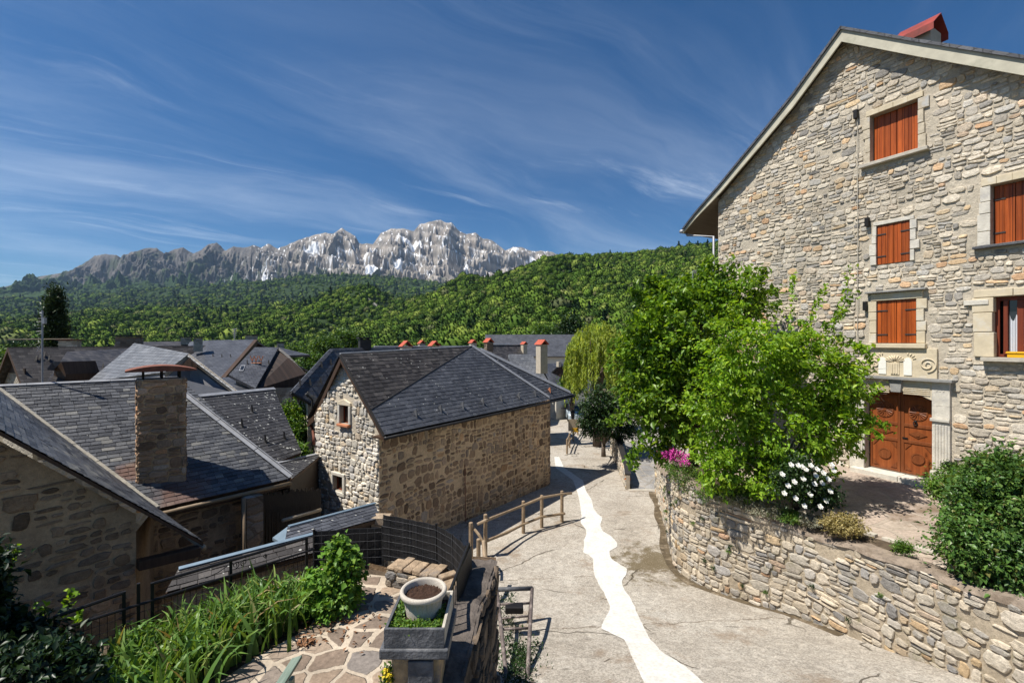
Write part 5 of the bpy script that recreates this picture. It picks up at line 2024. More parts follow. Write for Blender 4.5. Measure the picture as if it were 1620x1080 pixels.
# gutter channel along the wall foot
mb = MB()
gsv = np.arange(0.2, 12.0, 0.3)
for a, b in zip(gsv[:-1], gsv[1:]):
    q = []
    for s in (a, b):
        x, y = rw_pos(s)
        n = rw_n(s)
        w_ = 0.26 + 0.05 * math.sin(s * 2.3)
        q.append((V((x - n[0] * 0.02, y - n[1] * 0.02, rz(y) + 0.02)), V((x + n[0] * w_, y + n[1] * w_, rz(y) + 0.012))))
    mb.poly(q[0][0], q[1][0], q[1][1], q[0][1])
gut = plain_mat('mossy gutter', (0.10, 0.075, 0.045), 0.95, 0.5, 7.0, 0.02, var2=(0.25, 0.2, 0.14))
tag(mb.build('gutter_channel', gut, smooth=True), kind='structure')

# ------------------------------------------------------------------ paved ramp and the slanted parapet beside it
ra = [V((5.35, 20.3, rz(20.3) + 0.02)), V((6.5, 20.3, rz(20.3) + 0.02))]
rb = [V((6.75, 31, -5.85)), V((10.5, 31, -5.6))]
mb = MB()
for i in range(10):
    for j in range(6):
        def rp(u, v):
            a = ra[0].lerp(ra[1], u)
            b = rb[0].lerp(rb[1], u)
            return a.lerp(b, v)
        mb.poly(rp(j / 6, i / 10), rp((j + 1) / 6, i / 10), rp((j + 1) / 6, (i + 1) / 10), rp(j / 6, (i + 1) / 10))
tag(mb.build('ramp', M['ramp']), kind='structure')
mb = MB().obox(V((5.2, 20.2, rz(20.2) - 0.2)), V((1.35, 0, 0)), V((0, 0.16, 0)), UP * 0.235)
tag(mb.build('kerb', M['cement'], bevel=0.01), kind='structure')
par = thing('parapet_wall', V((5.2, 20.5, rz(20.5))), 'narrow slanted stone parapet wall beside the grey ramp', 'wall')
n0, n1 = V((5.12, 20.4, 0)), V((6.3, 29.0, 0))
pd_ = (n1 - n0).normalized()
pn = V((-pd_.y, pd_.x, 0))
L_ = (n1 - n0).length


def par_top(s):
    return float(np.interp(s, [0, 0.5, L_], [rz(20.5) + 0.65, rz(20.5) + 0.92, -5.1]))


wall_grid('wall_face', np.arange(0, L_, 0.06), lambda s: (n0.x + pd_.x * s + pn.x * 0.0, n0.y + pd_.y * s), lambda s: np.array([pn.x, pn.y]),
          lambda s: rz(n0.y + pd_.y * s) - 0.3, par_top, [], 0.1, (M['retaining_mortar'], M['retaining_stone']), par, stones=dict(band=(0.15, 0.3), wid=(0.16, 0.5), relief=0.05, seed=16))
mb = MB()
q0, q1 = n0 - pn * 0.16, n1 - pn * 0.16
mb.poly(V((n0.x, n0.y, -7.2)), V((n0.x, n0.y, par_top(0))), V((q0.x, q0.y, par_top(0))), V((q0.x, q0.y, -7.2)))
mb.poly(V((q0.x, q0.y, -7.2)), V((q0.x, q0.y, par_top(0))), V((q1.x, q1.y, par_top(L_))), V((q1.x, q1.y, -7.2)))
mb.build('wall_back', M['render'], par)
mb = MB()
ss_ = [0, 0.5, L_]
for s0_, s1_ in zip(ss_[:-1], ss_[1:]):
    a = n0 + pd_ * s0_ + pn * 0.05 + UP * par_top(s0_)
    b = n0 + pd_ * s1_ + pn * 0.05 + UP * par_top(s1_)
    mb.prism([a, b, b - pn * 0.26, a - pn * 0.26], UP * 0.07)
mb.build('coping', M['gutter'], par)
mb = MB()
c_ = n0 + pd_ * 0.1 - pn * 0.02
c_.z = rz(20.4) + 0.45
c_.y -= 0.06
mb.prism([c_ + V((-0.12, 0, 0.02)), c_ + V((0.06, 0, 0.14)), c_ + V((0.06, 0, 0.07)), c_ + V((0.16, 0, 0.07)), c_ + V((0.16, 0, -0.05)), c_ + V((0.06, 0, -0.05)), c_ + V((0.06, 0, -0.12))], V((0, 0.012, 0)))
mb.build('arrow', M['orange_sign'], par)
# ------------------------------------------------------------------ the stone barn in the middle
BD = V((0.582, 0.813, 0)).normalized()        # along the long wall, away from us
BN = V((0.813, -0.582, 0)).normalized()       # out of the long wall
BC = V((-3.9, 13.36, 0))                      # near corner
LEN = 10.4
barn = thing('stone_barn', V((-3.9, 13.36, -6.6)), 'brown rubble stone barn with hipped slate roof beside the lane', 'barn')
zbase = lambda s: rz(BC.y + BD.y * s) - 0.5
C0 = P(608, 688, 12.9)
E0 = P(873, 632, 21.5)
E1_ = P(908, 624, 23.2)
R1 = P(747, 548, 20.0)
R1b = P(760, 553, 21.8)
R0 = P(538, 560, 14.1)
K0 = P(587, 657, 13.24)
L0 = P(486, 662, 15.9)
GN = -BD


def bwall(s):      # long wall, rounding off at the far end
    if s < LEN - 0.9:
        return BC.x + BD.x * s, BC.y + BD.y * s
    a = (s - (LEN - 0.9)) / 0.9
    c = BC + BD * (LEN - 0.9)
    th = min(a * 0.9, 1.6) * math.pi / 2
    q = c + BD * (0.9 * math.sin(th)) - BN * (0.9 * (1 - math.cos(th)))
    return q.x, q.y


def bn(s):
    a, b = np.array(bwall(max(s - 0.05, 0))), np.array(bwall(s + 0.05))
    t = (b - a) / np.linalg.norm(b - a)
    return np.array([t[1], -t[0]])


eave_z = lambda s: float(np.interp(s, [0, LEN], [-2.62, -2.72]))
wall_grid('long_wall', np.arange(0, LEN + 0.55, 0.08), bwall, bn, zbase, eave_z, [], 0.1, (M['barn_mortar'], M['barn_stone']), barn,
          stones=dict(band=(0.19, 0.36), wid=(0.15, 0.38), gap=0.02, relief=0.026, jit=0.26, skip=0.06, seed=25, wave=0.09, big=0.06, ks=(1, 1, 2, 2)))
SG = 3.35            # width of the gable


def bg_uv(px, py):
    p = ray(px, py, BC, BD)
    return (p - BC).dot(-BN), p.z


def bgp(s, z, d=0.0):
    q = BC - BN * s - BD * d
    return V((q.x, q.y, z))


gx0, gz0 = (0.0, -2.62)
apx, apz = bg_uv(541, 575)
g_top = lambda s: float(np.interp(s, [0, 0.35, apx, SG], [-2.62, -2.2, apz + 0.05, -2.5]))
u0 = [bg_uv(x, y) for x, y in ((539, 640), (553, 642), (553, 671), (539, 669))]
u1 = [bg_uv(x, y) for x, y in ((528.5, 751), (543.5, 754), (543.5, 778), (528.5, 775))]


def brect(u):
    s = [a for a, b in u]
    z = [b for a, b in u]
    return (s[1] + s[2]) / 2, (s[0] + s[3]) / 2, (z[2] + z[3]) / 2, (z[0] + z[1]) / 2


BW1, BW2 = brect(u0), brect(u1)
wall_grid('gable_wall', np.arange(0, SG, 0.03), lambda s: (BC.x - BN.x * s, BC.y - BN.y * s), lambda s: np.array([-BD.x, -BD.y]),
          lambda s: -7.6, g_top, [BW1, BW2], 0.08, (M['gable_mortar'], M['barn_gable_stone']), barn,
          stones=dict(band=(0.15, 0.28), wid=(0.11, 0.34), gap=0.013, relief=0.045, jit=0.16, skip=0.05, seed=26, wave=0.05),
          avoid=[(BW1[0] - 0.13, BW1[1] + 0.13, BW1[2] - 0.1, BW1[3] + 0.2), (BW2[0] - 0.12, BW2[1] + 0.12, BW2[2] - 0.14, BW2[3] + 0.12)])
mb = MB()            # hidden sides
a = bgp(SG, -7.6)
b = a + BD * (LEN - 0.2)
c_ = V((*bwall(LEN + 0.5), 0))
mb.poly(a, V((a.x, a.y, -2.5)), V((b.x, b.y, -2.7)), b)
mb.poly(b, V((b.x, b.y, -2.7)), V((c_.x, c_.y, -2.72)), V((c_.x, c_.y, -7.6)))
mb.build('back_wall', M['far_stone'], barn)


def bbox(mb, s0, s1, z0, z1, d0, d1):
    return mb.obox(bgp(s0, z0, d0), -BN * (s1 - s0), -BD * (d1 - d0), UP * (z1 - z0))


for i, (s0, s1, z0, z1) in enumerate((BW1, BW2)):
    wn = bpy.data.objects.new('window', None)
    COL.objects.link(wn)
    wn.parent = barn
    if i == 0:
        wn['label'] = 'small window under the barn gable with a cream lintel'
    else:
        wn['label'] = 'small lower window in a worn white surround'
    mb = MB()
    for (x0, x1, y0, y1) in ((s0, s0 + 0.035, z0, z1), (s1 - 0.035, s1, z0, z1), (s0 + 0.035, s1 - 0.035, z0, z0 + 0.035), (s0 + 0.035, s1 - 0.035, z1 - 0.035, z1)):
        bbox(mb, x0, x1, y0, y1, -0.16, -0.10)
    mb.build('frame', M['red_frame'], wn)
    mb = MB()
    bbox(mb, s0 + 0.035, s1 - 0.035, z0 + 0.035, z1 - 0.035, -0.15, -0.13)
    mb.build('shutter', M['gable_boards'], wn)
    pts = [(s0, z0), (s0, z1), (s1, z1), (s1, z0)]
    MB().add([bgp(x, z, 0.02) for x, z in pts] + [bgp(x, z, -0.2) for x, z in pts], [(k, k + 4, (k + 1) % 4 + 4, (k + 1) % 4) for k in range(4)]).build('reveal', M['render'], wn)
    mb = MB()
    t_ = 0.10 if i == 0 else 0.11
    bbox(mb, s0 - t_, s0 - 0.004, z0, z1, -0.1, 0.062)
    mb.build('surround', M['white_stone'], wn, bevel=0.015)
    mb = MB()
    bbox(mb, s1 + 0.004, s1 + t_, z0, z1, -0.1, 0.058)
    mb.build('surround', M['white_stone'], wn, bevel=0.015)
    if i == 0:
        mb = MB()
        mb.prism([bgp(s0 - 0.13, z1 + 0.003, 0.065), bgp(s1 + 0.13, z1 + 0.003, 0.065), bgp(s1 + 0.10, z1 + 0.1, 0.065), bgp((s0 + s1) / 2, z1 + 0.2, 0.065), bgp(s0 - 0.10, z1 + 0.1, 0.065)], BD * 0.15)
        mb.build('lintel', M['cream_stone'], wn, bevel=0.012)
        mb = MB()
        bbox(mb, s0 - 0.07, s1 + 0.05, z0 - 0.08, z0 - 0.004, -0.1, 0.13)
        mb.build('sill', M['terracotta'], wn, bevel=0.012)
    else:
        mb = MB()
        bbox(mb, s0 - 0.1, s1 + 0.1, z1 + 0.004, z1 + 0.11, -0.1, 0.06)
        mb.build('lintel', M['white_stone'], wn, bevel=0.015)
        mb = MB()
        bbox(mb, s0 - 0.1, s1 + 0.1, z0 - 0.13, z0 - 0.004, -0.1, 0.06)
        mb.build('sill', M['white_stone'], wn, bevel=0.015)
# quoins at the corner
# roof planes
TH = 0.09
nB = plane_of(C0, E0, R1)
K0b = on_plane(K0, C0, nB)
roofB = slab('roof', [C0, E0, R1, K0b], TH, M['gutter'], barn)
slates('slates', [C0, E0, R1, K0b], E0 - C0, M['slate_barn'], roofB, h=0.15, seed=3)
roofA = slab('roof', [R0, K0b, R1], TH, M['gutter'], barn)
slates('slates', [R0, K0b, R1], (R1 - R0) - UP * (R1.z - R0.z), M['slate_barn_steep'], roofA, h=0.15, seed=4)
mb = MB()
mb.tube([K0b + UP * 0.02, R1 + UP * 0.02], 0.03, 6)
mb.build('valley', M['gutter'], roofA)
nC = plane_of(E0, E1_, R1)
R1b = ray(760, 553, E0, nC)
roofC = slab('roof', [E0, E1_, R1b, R1], TH, M['gutter'], barn)
slates('slates', [E0, E1_, R1b, R1], E1_ - E0, M['slate_barn'], roofC, h=0.15, seed=5)
BL0 = L0
BL1 = V((-2.2, 25.0, -2.65))
roofD = slab('roof', [R0, R1, R1b, BL1, BL0], TH, M['slate_far_brown'], barn)
roofE = slab('roof', [E1_, BL1, R1b], TH, M['slate_far_brown'], barn)
# verge: timber boards under the gable edge and a dark soffit back to the wall
mb = MB()
back_ = BD * 0.62
for a, b in ((R0, K0b), (K0b, C0)):
    mb.prism([a - UP * 0.10, b - UP * 0.10, b - UP * 0.24, a - UP * 0.24], BD * 0.04)
mb.build('verge_board', M['brown_wood'], barn)
mb = MB()
kL = R0.lerp(L0, 0.78) - UP * 0.22
for a, b in ((R0, kL), (kL, L0)):
    mb.prism([a - UP * 0.10, b - UP * 0.10, b - UP * 0.30, a - UP * 0.30], BD * 0.04)
mb.build('verge_board', M['brown_wood'], barn)
mb = MB()
for a, b in ((R0, K0b), (K0b, C0), (R0, kL), (kL, L0)):
    mb.poly(a - UP * 0.14 + BD * 0.02, b - UP * 0.14 + BD * 0.02, b - UP * 0.14 + back_, a - UP * 0.14 + back_)
mb.build('soffit', M['brown_wood'], barn)
mb = MB()            # eaves soffit and gutter along the long side
for a, b in ((C0, E0), (E0, E1_)):
    o_ = (b - a).cross(UP).normalized()
    mb.obox(a - UP * 0.13 - o_ * 0.5, b - a, o_ * 0.46, UP * 0.05)
mb.build('eave_board', M['brown_wood'], barn)
mb = MB()
mb.tube([C0 + BN * 0.02 - UP * 0.09, E0 + BN * 0.02 - UP * 0.09, E1_ + V((0.03, 0.03, -0.09))], 0.05, 8)
mb.build('gutter', M['gutter'], barn, smooth=True)
mb = MB()
q = L0 + V((0.05, 0.0, -0.12))
mb.tube([q, q + V((0.12, 0.05, -0.28)), bgp(SG - 0.05, -3.2, 0.08), bgp(SG - 0.03, -3.45, 0.06)], 0.045, 8)
mb.build('downpipe', M['rust'], barn, smooth=True)
mb = MB()
mb.tube([L0 + V((0.02, -0.05, -0.1)), L0 + BD * 3 + V((0.0, 0, -0.1))], 0.05, 8)
mb.build('gutter', M['gutter'], barn, smooth=True)
# zinc hips and ridge, slate snow guards
for (a, b, nn) in ((R1, E0.lerp(R1, 0.04), nB), (R1b, E1_.lerp(R1b, 0.05), nC)):
    mb = MB()
    sd_ = (b - a).cross(nn).normalized()
    mb.obox(a - sd_ * 0.09 + nn * 0.03, b - a, sd_ * 0.18, nn * 0.018)
    mb.build('hip_flashing', M['flashing'], barn)
mb = MB()
mb.tube([R0 + UP * 0.015, R1 + UP * 0.015, R1b + UP * 0.02], 0.035, 6)
mb.build('ridge_cap', M['flashing'], barn)
for (x, y) in ((655, 652), (694, 645), (729, 640), (761, 634), (790, 629), (818, 625), (844, 621), (867, 616)):
    n_ = nB if x < 860 else nC
    p0_ = C0 if x < 860 else E0
    q = ray(x, y, p0_, n_) + n_ * 0.02
    mb = MB()
    dn = (BN - n_ * n_.dot(BN)).normalized()
    sd_ = dn.cross(n_).normalized()
    mb.prism([q - dn * 0.02, q + dn * 0.24, q + n_ * 0.16 - dn * 0.02], sd_ * 0.025)
    mb.build('snow_guard', M['dark_slab'] if x < 840 else M['terracotta'] if x > 860 else M['dark_slab'], barn)
# thin iron rod fixed to the long wall
q = ray(735.5, 735, BC + BN * 0.08, BN)
mb = MB()
mb.tube([q, V((q.x + 0.03, q.y, q.z - 2.2))], 0.014, 6)
mb.build('iron_rod', M['rust'], barn)
# street lantern on the far corner
lq = P(906, 658, 23.6)
lan = thing('street_lantern', lq - UP * 0.3, 'black street lantern at the far corner of the barn', 'lantern')
mb = MB()
mb.prism([lq + V((-0.11, -0.11, 0.2)), lq + V((0.11, -0.11, 0.2)), lq + V((0.11, 0.11, 0.2)), lq + V((-0.11, 0.11, 0.2))], UP * 0.02)
vs = [lq + V((x * 0.10, y * 0.10, 0.2)) for x, y in ((-1, -1), (1, -1), (1, 1), (-1, 1))] + [lq + V((x * 0.065, y * 0.065, -0.15)) for x, y in ((-1, -1), (1, -1), (1, 1), (-1, 1))]
mb2 = MB().add(vs, [(0, 1, 5, 4), (1, 2, 6, 5), (2, 3, 7, 6), (3, 0, 4, 7), (4, 5, 6, 7)])
mb.lathe(lq + UP * 0.22, [(0.13, 0.0), (0.05, 0.09), (0.0, 0.12)], 8)
mb.tube([lq + UP * 0.3, lq + V((-0.1, 0.0, 0.42)), lq + V((-0.6, 0.0, 0.40))], 0.02, 6)
mb.build('lamp_bracket', M['iron'], lan)
mb2.build('lamp_glass', M['gutter'], lan)
# ------------------------------------------------------------------ slate house with the stone chimney, lower left
ZE = -3.5
E1 = Pz(250, 805, ZE)
E2 = Pz(460, 757, ZE)
T1 = Pz(322, 857, ZE)
lh = thing('slate_house', V((-7, 9, -6.5)), 'stone house below with broad slate roof and stone chimney', 'house')
GWD = V((-(T1.x - 0) * 0 - 0.61, -0.79, 0)).normalized()     # along the verge, up and to the left
gn = V((0.79, -0.61, 0))
# verge point at the left edge of the view, on the upright plane through T1
Lp = ray(0, 680, T1, gn)
u1_ = (E2 - E1).normalized()
n1_ = (V((u1_.y, -u1_.x, 0)) * math.sin(math.radians(36)) + UP * math.cos(math.radians(36))).normalized()
Av = ray(-8, 612, E1, n1_)          # valley climbs to here
Hh = ray(283, 598, E1, n1_)
Hh2 = ray(292, 626, E1, n1_)
Lp = ray(0, 680, T1, gn)
far_verge = Lp + (Lp - T1) * 0.5
Av2 = Av + (Av - E1) * 0.5
rl = slab('roof', [E1, E2, Hh, Av], 0.12, M['brown_wood'], lh)
ch_base = ray(255, 765, E1, n1_)
rust_spec = (tuple(ray(292, 783, E1, n1_)), 0.72, tuple(ray(206, 748, E1, n1_)), 0.36)
M['slate_main'] = slate_mat('old grey slate', [(0.0, (0.036, 0.038, 0.044)), (0.3, (0.064, 0.067, 0.075)), (0.65, (0.088, 0.091, 0.10)), (0.88, (0.112, 0.114, 0.118)), (0.96, (0.15, 0.148, 0.14)), (1.0, (0.19, 0.185, 0.17))], 0.1, rust=rust_spec, rough=0.5)
slates('slates', [E1, E2, Hh, Av], E2 - E1, M['slate_main'], rl, h=0.115, wd=(0.13, 0.24), lift=0.016, seed=11)


def bil(a, b):      # twisted cross roof between valley and verge
    return (E1.lerp(T1, a)).lerp(Av2.lerp(far_verge, a), b)


r_ = random.Random(12)
mb, mu = MB(), MB()
for j in range(8):
    for i in range(3):
        q = [bil(i / 3, j / 8), bil((i + 1) / 3, j / 8), bil((i + 1) / 3, (j + 1) / 8), bil(i / 3, (j + 1) / 8)]
        mu.prism([p - UP * 0.015 for p in q], -UP * 0.06)
r2 = mu.build('roof', M['brown_wood'], lh)
NB = 46
for j in range(NB):
    a = -r_.random() * 0.06
    while a < 1:
        w_ = r_.uniform(0.055, 0.10)
        a0, a1 = max(a + 0.001, 0), min(a + w_ - 0.001, 1.0)
        a += w_
        if a1 <= a0:
            continue
        b0 = (j + r_.uniform(-0.05, 0.05)) / NB
        b1 = min((j + 1.35) / NB, 1)
        l0, l1 = r_.uniform(0.012, 0.024), r_.uniform(0.012, 0.024)
        p = [bil(a0, max(b0, 0)) + UP * l0, bil(a1, max(b0, 0)) + UP * l1, bil(a1, b1) + UP * 0.003, bil(a0, b1) + UP * 0.003]
        i0 = len(mb.v)
        mb.add(p + [p[0] - UP * 0.02, p[1] - UP * 0.02], [(0, 1, 2, 3), (4, 5, 1, 0)])
mb.build('slates', M['slate_main'], r2)
# back slope behind the ridge so that the roof is whole
bk1 = (Hh + V((-2.6, 3.4, -2.3)))
bk0 = (Av + V((-2.6, 3.4, -2.3)))
slab('roof', [Av, Hh, bk1, bk0], 0.1, M['slate_far'], lh)
slab('roof', [Hh, E2, bk1], 0.1, M['slate_far'], lh)
# valley mortar, hip flashing, ridge flashing
mb = MB()
for k in range(14):
    a, b = Av.lerp(E1, k / 14), Av.lerp(E1, (k + 1) / 14)
    sd_ = (b - a).cross(UP).normalized() * (0.032 + 0.014 * random.random())
    mb.prism([a - sd_ + UP * 0.02, a + sd_ + UP * 0.02, b + sd_ + UP * 0.02, b - sd_ + UP * 0.02], UP * (0.03 + 0.012 * random.random()))
mb.build('valley', M['mortar'], lh)
mb = MB()
hp_ = [Hh2, Hh2.lerp(E2, 0.33), Hh2.lerp(E2, 0.68), E2]
for a, b in zip(hp_[:-1], hp_[1:]):
    b2 = a.lerp(b, 0.985)
    sd_ = (b - a).cross(n1_).normalized() * 0.12
    mb.obox(a + n1_ * 0.05 - sd_ * 0.5, b2 - a, sd_, n1_ * 0.02)
    mb.obox(a + n1_ * 0.05 - sd_ * 0.5, b2 - a, sd_ * 0.16, n1_ * 0.06)
mb.build('hip_flashing', M['flashing'], lh)
mb = MB()
sd_ = (Hh - Av).cross(n1_).normalized() * 0.06
for k in range(7):
    a, b = Av.lerp(Hh, k / 7), Av.lerp(Hh, (k + 0.985) / 7)
    mb.obox(a + n1_ * 0.03 - sd_ * 0.3, b - a, sd_, n1_ * 0.025)
mb.build('ridge_flashing', M['flashing'], lh)
# walls: shaded gable under the verge, wall under the long eave
GB = -6.6
gw0 = T1 + GWD * 0.15 - gn * 0.28


def gwp(s):
    q = gw0 + GWD * s
    return q.x, q.y


wl_ = 5.2
gtop = lambda s: ZE - 0.12 + max(0.0, (s + 0.1)) * (Lp.z - T1.z) / (Lp - T1).xy.length
cut = 0.72
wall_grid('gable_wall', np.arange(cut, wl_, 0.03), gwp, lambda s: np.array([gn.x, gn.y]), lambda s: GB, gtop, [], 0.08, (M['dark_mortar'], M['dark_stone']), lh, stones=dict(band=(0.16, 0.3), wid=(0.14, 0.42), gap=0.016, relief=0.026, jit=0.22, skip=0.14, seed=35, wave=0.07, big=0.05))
un = V((u1_.y, -u1_.x, 0))
ew0 = E1 - un * 0.35 + u1_ * 0.0
Lw = (E2 - E1).length
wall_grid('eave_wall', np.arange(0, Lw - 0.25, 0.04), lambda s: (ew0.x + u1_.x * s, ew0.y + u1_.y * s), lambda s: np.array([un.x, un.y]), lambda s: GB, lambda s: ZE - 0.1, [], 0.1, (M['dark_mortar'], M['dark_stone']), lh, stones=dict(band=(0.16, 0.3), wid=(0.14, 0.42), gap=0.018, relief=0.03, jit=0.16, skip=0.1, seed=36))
mb = MB()
q = V((gwp(cut)[0], gwp(cut)[1], GB))
q2 = V((ew0.x, ew0.y, GB))
mb.poly(q, q2, V((q2.x, q2.y, ZE - 0.1)), V((q.x, q.y, ZE - 0.1 + 0.5)))
mb.build('side_wall', M['dark_stone'], lh)
mb = MB()
e = V((ew0.x + u1_.x * (Lw - 0.25), ew0.y + u1_.y * (Lw - 0.25), GB))
e2 = e + V((-3.4, 2.6, 0))
mb.poly(e, e2, V((e2.x, e2.y, ZE)), V((e.x, e.y, ZE)))
e3 = V((bk0.x, bk0.y, GB))
mb.poly(e2, e3, V((e3.x, e3.y, ZE)), V((e2.x, e2.y, ZE)))
mb.build('back_wall', M['far_stone'], lh)
# beam end, eaves gutters, corner pillar with a tan downpipe
mb = MB()
bq = V((gwp(cut)[0], gwp(cut)[1], ZE - 0.20)) + gn * 0.06
mb.obox(bq - gn * 0.05, (T1 - V((bq.x, bq.y, T1.z))) * 0.92, gn * 0.16, UP * 0.16)
mb.build('beam', M['brown_wood'], lh, bevel=0.01)
mb = MB()
mb.tube([E1 + un * 0.03 - UP * 0.10, E2 + un * 0.03 - UP * 0.10], 0.05, 8)
mb.build('gutter', M['copper_pipe'], lh, smooth=True)
mb = MB()
mb.obox(E1 - UP * 0.22 - un * 0.3, E2 - E1, un * 0.26, UP * 0.09)
mb.build('fascia', M['brown_wood'], lh)
pq = Pz(402, 786, ZE - 0.15)
pz_ = pq - un * 0.05
mb = MB()
mb.obox(V((pz_.x, pz_.y, GB)) - u1_ * 0.16 - un * 0.3, u1_ * 0.36, un * 0.36, UP * (ZE - 0.15 - GB))
mb.build('pillar', M['chimney_stone'], lh)
mb = MB()
dq = pz_ - u1_ * 0.24 + un * 0.1
mb.tube([V((dq.x, dq.y, ZE - 0.1)), V((dq.x, dq.y, GB))], 0.045, 8)
mb.build('downpipe', M['copper_pipe'], lh, smooth=True)
mb = MB()
tq = T1 - UP * 0.10
mb.tube([tq + gn * 0.02, tq.lerp(E1, 0.9) - UP * 0.1], 0.045, 8)
mb.build('gutter', M['pale_wood'], lh, smooth=True)

# the chimney: squared on the eave line, rusty bowed cap on iron legs
cb = [ray(217, 766, E1, n1_), ray(295, 762, E1, n1_)]
cw = (cb[1] - cb[0])
cdir = V((cw.x, cw.y, 0)).normalized()
cW = cw.xy.length * 0.985
cN = V((cdir.y, -cdir.x, 0))
ctop = P(252, 602, cb[0].y).z
cz0 = min(cb[0].z, cb[1].z) - 0.5
base0 = V((cb[0].x, cb[0].y, 0))
cdep = 0.62
chim = bpy.data.objects.new('chimney', None)
COL.objects.link(chim)
chim.parent = lh
faces_ = [(base0, cdir, cN, cW), (base0 + cdir * cW, -cN, cdir, cdep), (base0 + cdir * cW - cN * cdep, -cdir, -cN, cW), (base0 - cN * cdep, cN, -cdir, cdep)]
stk_v, stk_f, mi_ = [], [], []
for kf, (o_, d_, nn_, w_) in enumerate(faces_):
    b_ = len(stk_v)
    q0, q1 = o_, o_ + d_ * w_
    stk_v += [(q0.x, q0.y, cz0), (q1.x, q1.y, cz0), (q1.x, q1.y, ctop), (q0.x, q0.y, ctop)]
    stk_f.append((b_, b_ + 1, b_ + 2, b_ + 3))
    mi_.append(0)
    sv, sf = stone_field(lambda s: (o_.x + d_.x * s, o_.y + d_.y * s), lambda s: np.array([nn_.x, nn_.y]), 0.0, w_, lambda s: cz0, lambda s: ctop + 0.01, [], band=(0.14, 0.27), wid=(0.18, 0.42), gap=0.006, relief=0.03, jit=0.09, skip=0.0, seed=60 + kf, wave=0.012, big=0.2)
    sf = fix_winding(sv, sf, np.array([nn_.x, nn_.y]))
    b_ = len(stk_v)
    stk_v += sv
    stk_f += [tuple(i + b_ for i in f) for f in sf]
    mi_ += [1] * len(sf)
stk = mesh_obj('stack', stk_v, stk_f, M['dark_mortar'], chim)
stk.data.materials.append(M['chimney_rubble'])
stk.data.polygons.foreach_set('material_index', np.array(mi_, np.int32))
mb = MB()
cc = base0 + cdir * cW / 2 - cN * cdep / 2
mb.obox(V((cc.x, cc.y, ctop - 0.015)) - cdir * (cW / 2 + 0.005) + cN * (cdep / 2 + 0.005), cdir * (cW + 0.01), -cN * (cdep + 0.01), UP * 0.03)
mb.build('stack_top', M['render'], chim)
capz = P(250, 588, cb[0].y).z
for (fx, fy) in ((0.12, 0.1), (0.5, 0.1), (0.88, 0.1), (0.12, 0.9), (0.5, 0.9), (0.88, 0.9)):
    q = V((base0.x, base0.y, ctop)) + cdir * (cW * fx) - cN * (cdep * fy)
    mb = MB()
    mb.box(q + UP * (capz - ctop) / 2, 0.03, 0.03, capz - ctop + 0.05)
    mb.build('cap_leg', M['iron'], chim)
mb = MB()
prof_ = []
for k in range(13):
    t_ = -1 + 2 * k / 12
    prof_.append((t_, 0.10 * (1 - t_ * t_)))


def cp(t, z, e):
    return V((cc.x, cc.y, capz + z)) + cdir * (t * (cW / 2 + 0.2)) + cN * e * (cdep / 2 + 0.12)


mb.prism([cp(t_, z_ + 0.02, -1) for t_, z_ in prof_] + [cp(1, -0.005, -1), cp(-1, -0.005, -1)], cp(0, 0, 1) - cp(0, 0, -1))
mb.build('cap', M['rust'], chim)

# aerial mast standing on that ridge
aq = ray(67, 604, E1, n1_)
mast = thing('aerial_mast', aq, 'tall thin aerial mast with yagi antennas on the slate ridge', 'antenna')
top = P(66, 506, aq.y)
mb = MB()
mb.tube([aq - UP * 0.1, V((aq.x, aq.y, top.z + 0.22))], 0.018, 8)
mb.build('mast_pole', M['tin'], mast)
mb = MB()
b0, b1 = P(13, 537, aq.y * 1.0), P(112, 536, aq.y * 1.06)
mb.tube([b0, b1], 0.013, 6)
for k in range(16):
    q = b0.lerp(b1, k / 15)
    mb.tube([q - V((0.03, -0.11, 0)), q + V((0.03, -0.11, 0))], 0.005, 5)
mb.build('long_antenna', M['pale_wood'], mast)
mb = MB()
for k in range(7):
    z = top.z - 0.42 + k * 0.075
    w_ = 0.05 + 0.02 * (k % 3)
    mb.tube([V((aq.x - w_, aq.y - 0.05, z)), V((aq.x + 0.012, aq.y + 0.02, z + 0.015))], 0.006, 5)
mb.tube([V((aq.x - 0.11, aq.y - 0.02, top.z - 0.75)), V((aq.x, aq.y, top.z - 0.5))], 0.006, 5)
mb.tube([V((aq.x - 0.11, aq.y - 0.02, top.z - 0.62)), V((aq.x, aq.y, top.z - 0.72))], 0.006, 5)
mb.box(V((aq.x + 0.04, aq.y, top.z - 0.02)), 0.07, 0.06, 0.14)
mb.tube([V((aq.x - 0.05, aq.y, top.z + 0.16)), V((aq.x + 0.01, aq.y, top.z + 0.16))], 0.02, 6)
mb.build('comb_antenna', M['tin'], mast)

# ------------------------------------------------------------------ speckled roof next door with its lower lean-to
nh = thing('speckled_house', V((-8, 14, -6.5)), 'house with speckled dark slate roof behind the chimney', 'house')
q4 = [P(286, 628, 13.2), P(432, 614, 16.6), P(477, 716, 14.2), P(396, 740, 12.15)]
nq = plane_of(q4[0], q4[1], q4[2])
q4[3] = on_plane(q4[3], q4[0], nq)
rs4 = slab('roof', q4, 0.1, M['brown_wood'], nh)
slates('slates', q4, q4[1] - q4[0], M['slate_speck'], rs4, h=0.13, seed=21)
mb = MB()
a, b = q4[0], q4[1]
mb.obox(a + nq * 0.03, b - a, (b - a).cross(nq).normalized() * 0.12, nq * 0.02)
mb.build('ridge_flashing', M['flashing'], nh)
bkq = V((-2.2, 2.0, -2.0))
slab('roof', [q4[0], q4[1], q4[1] + bkq, q4[0] + bkq], 0.1, M['slate_far'], nh)
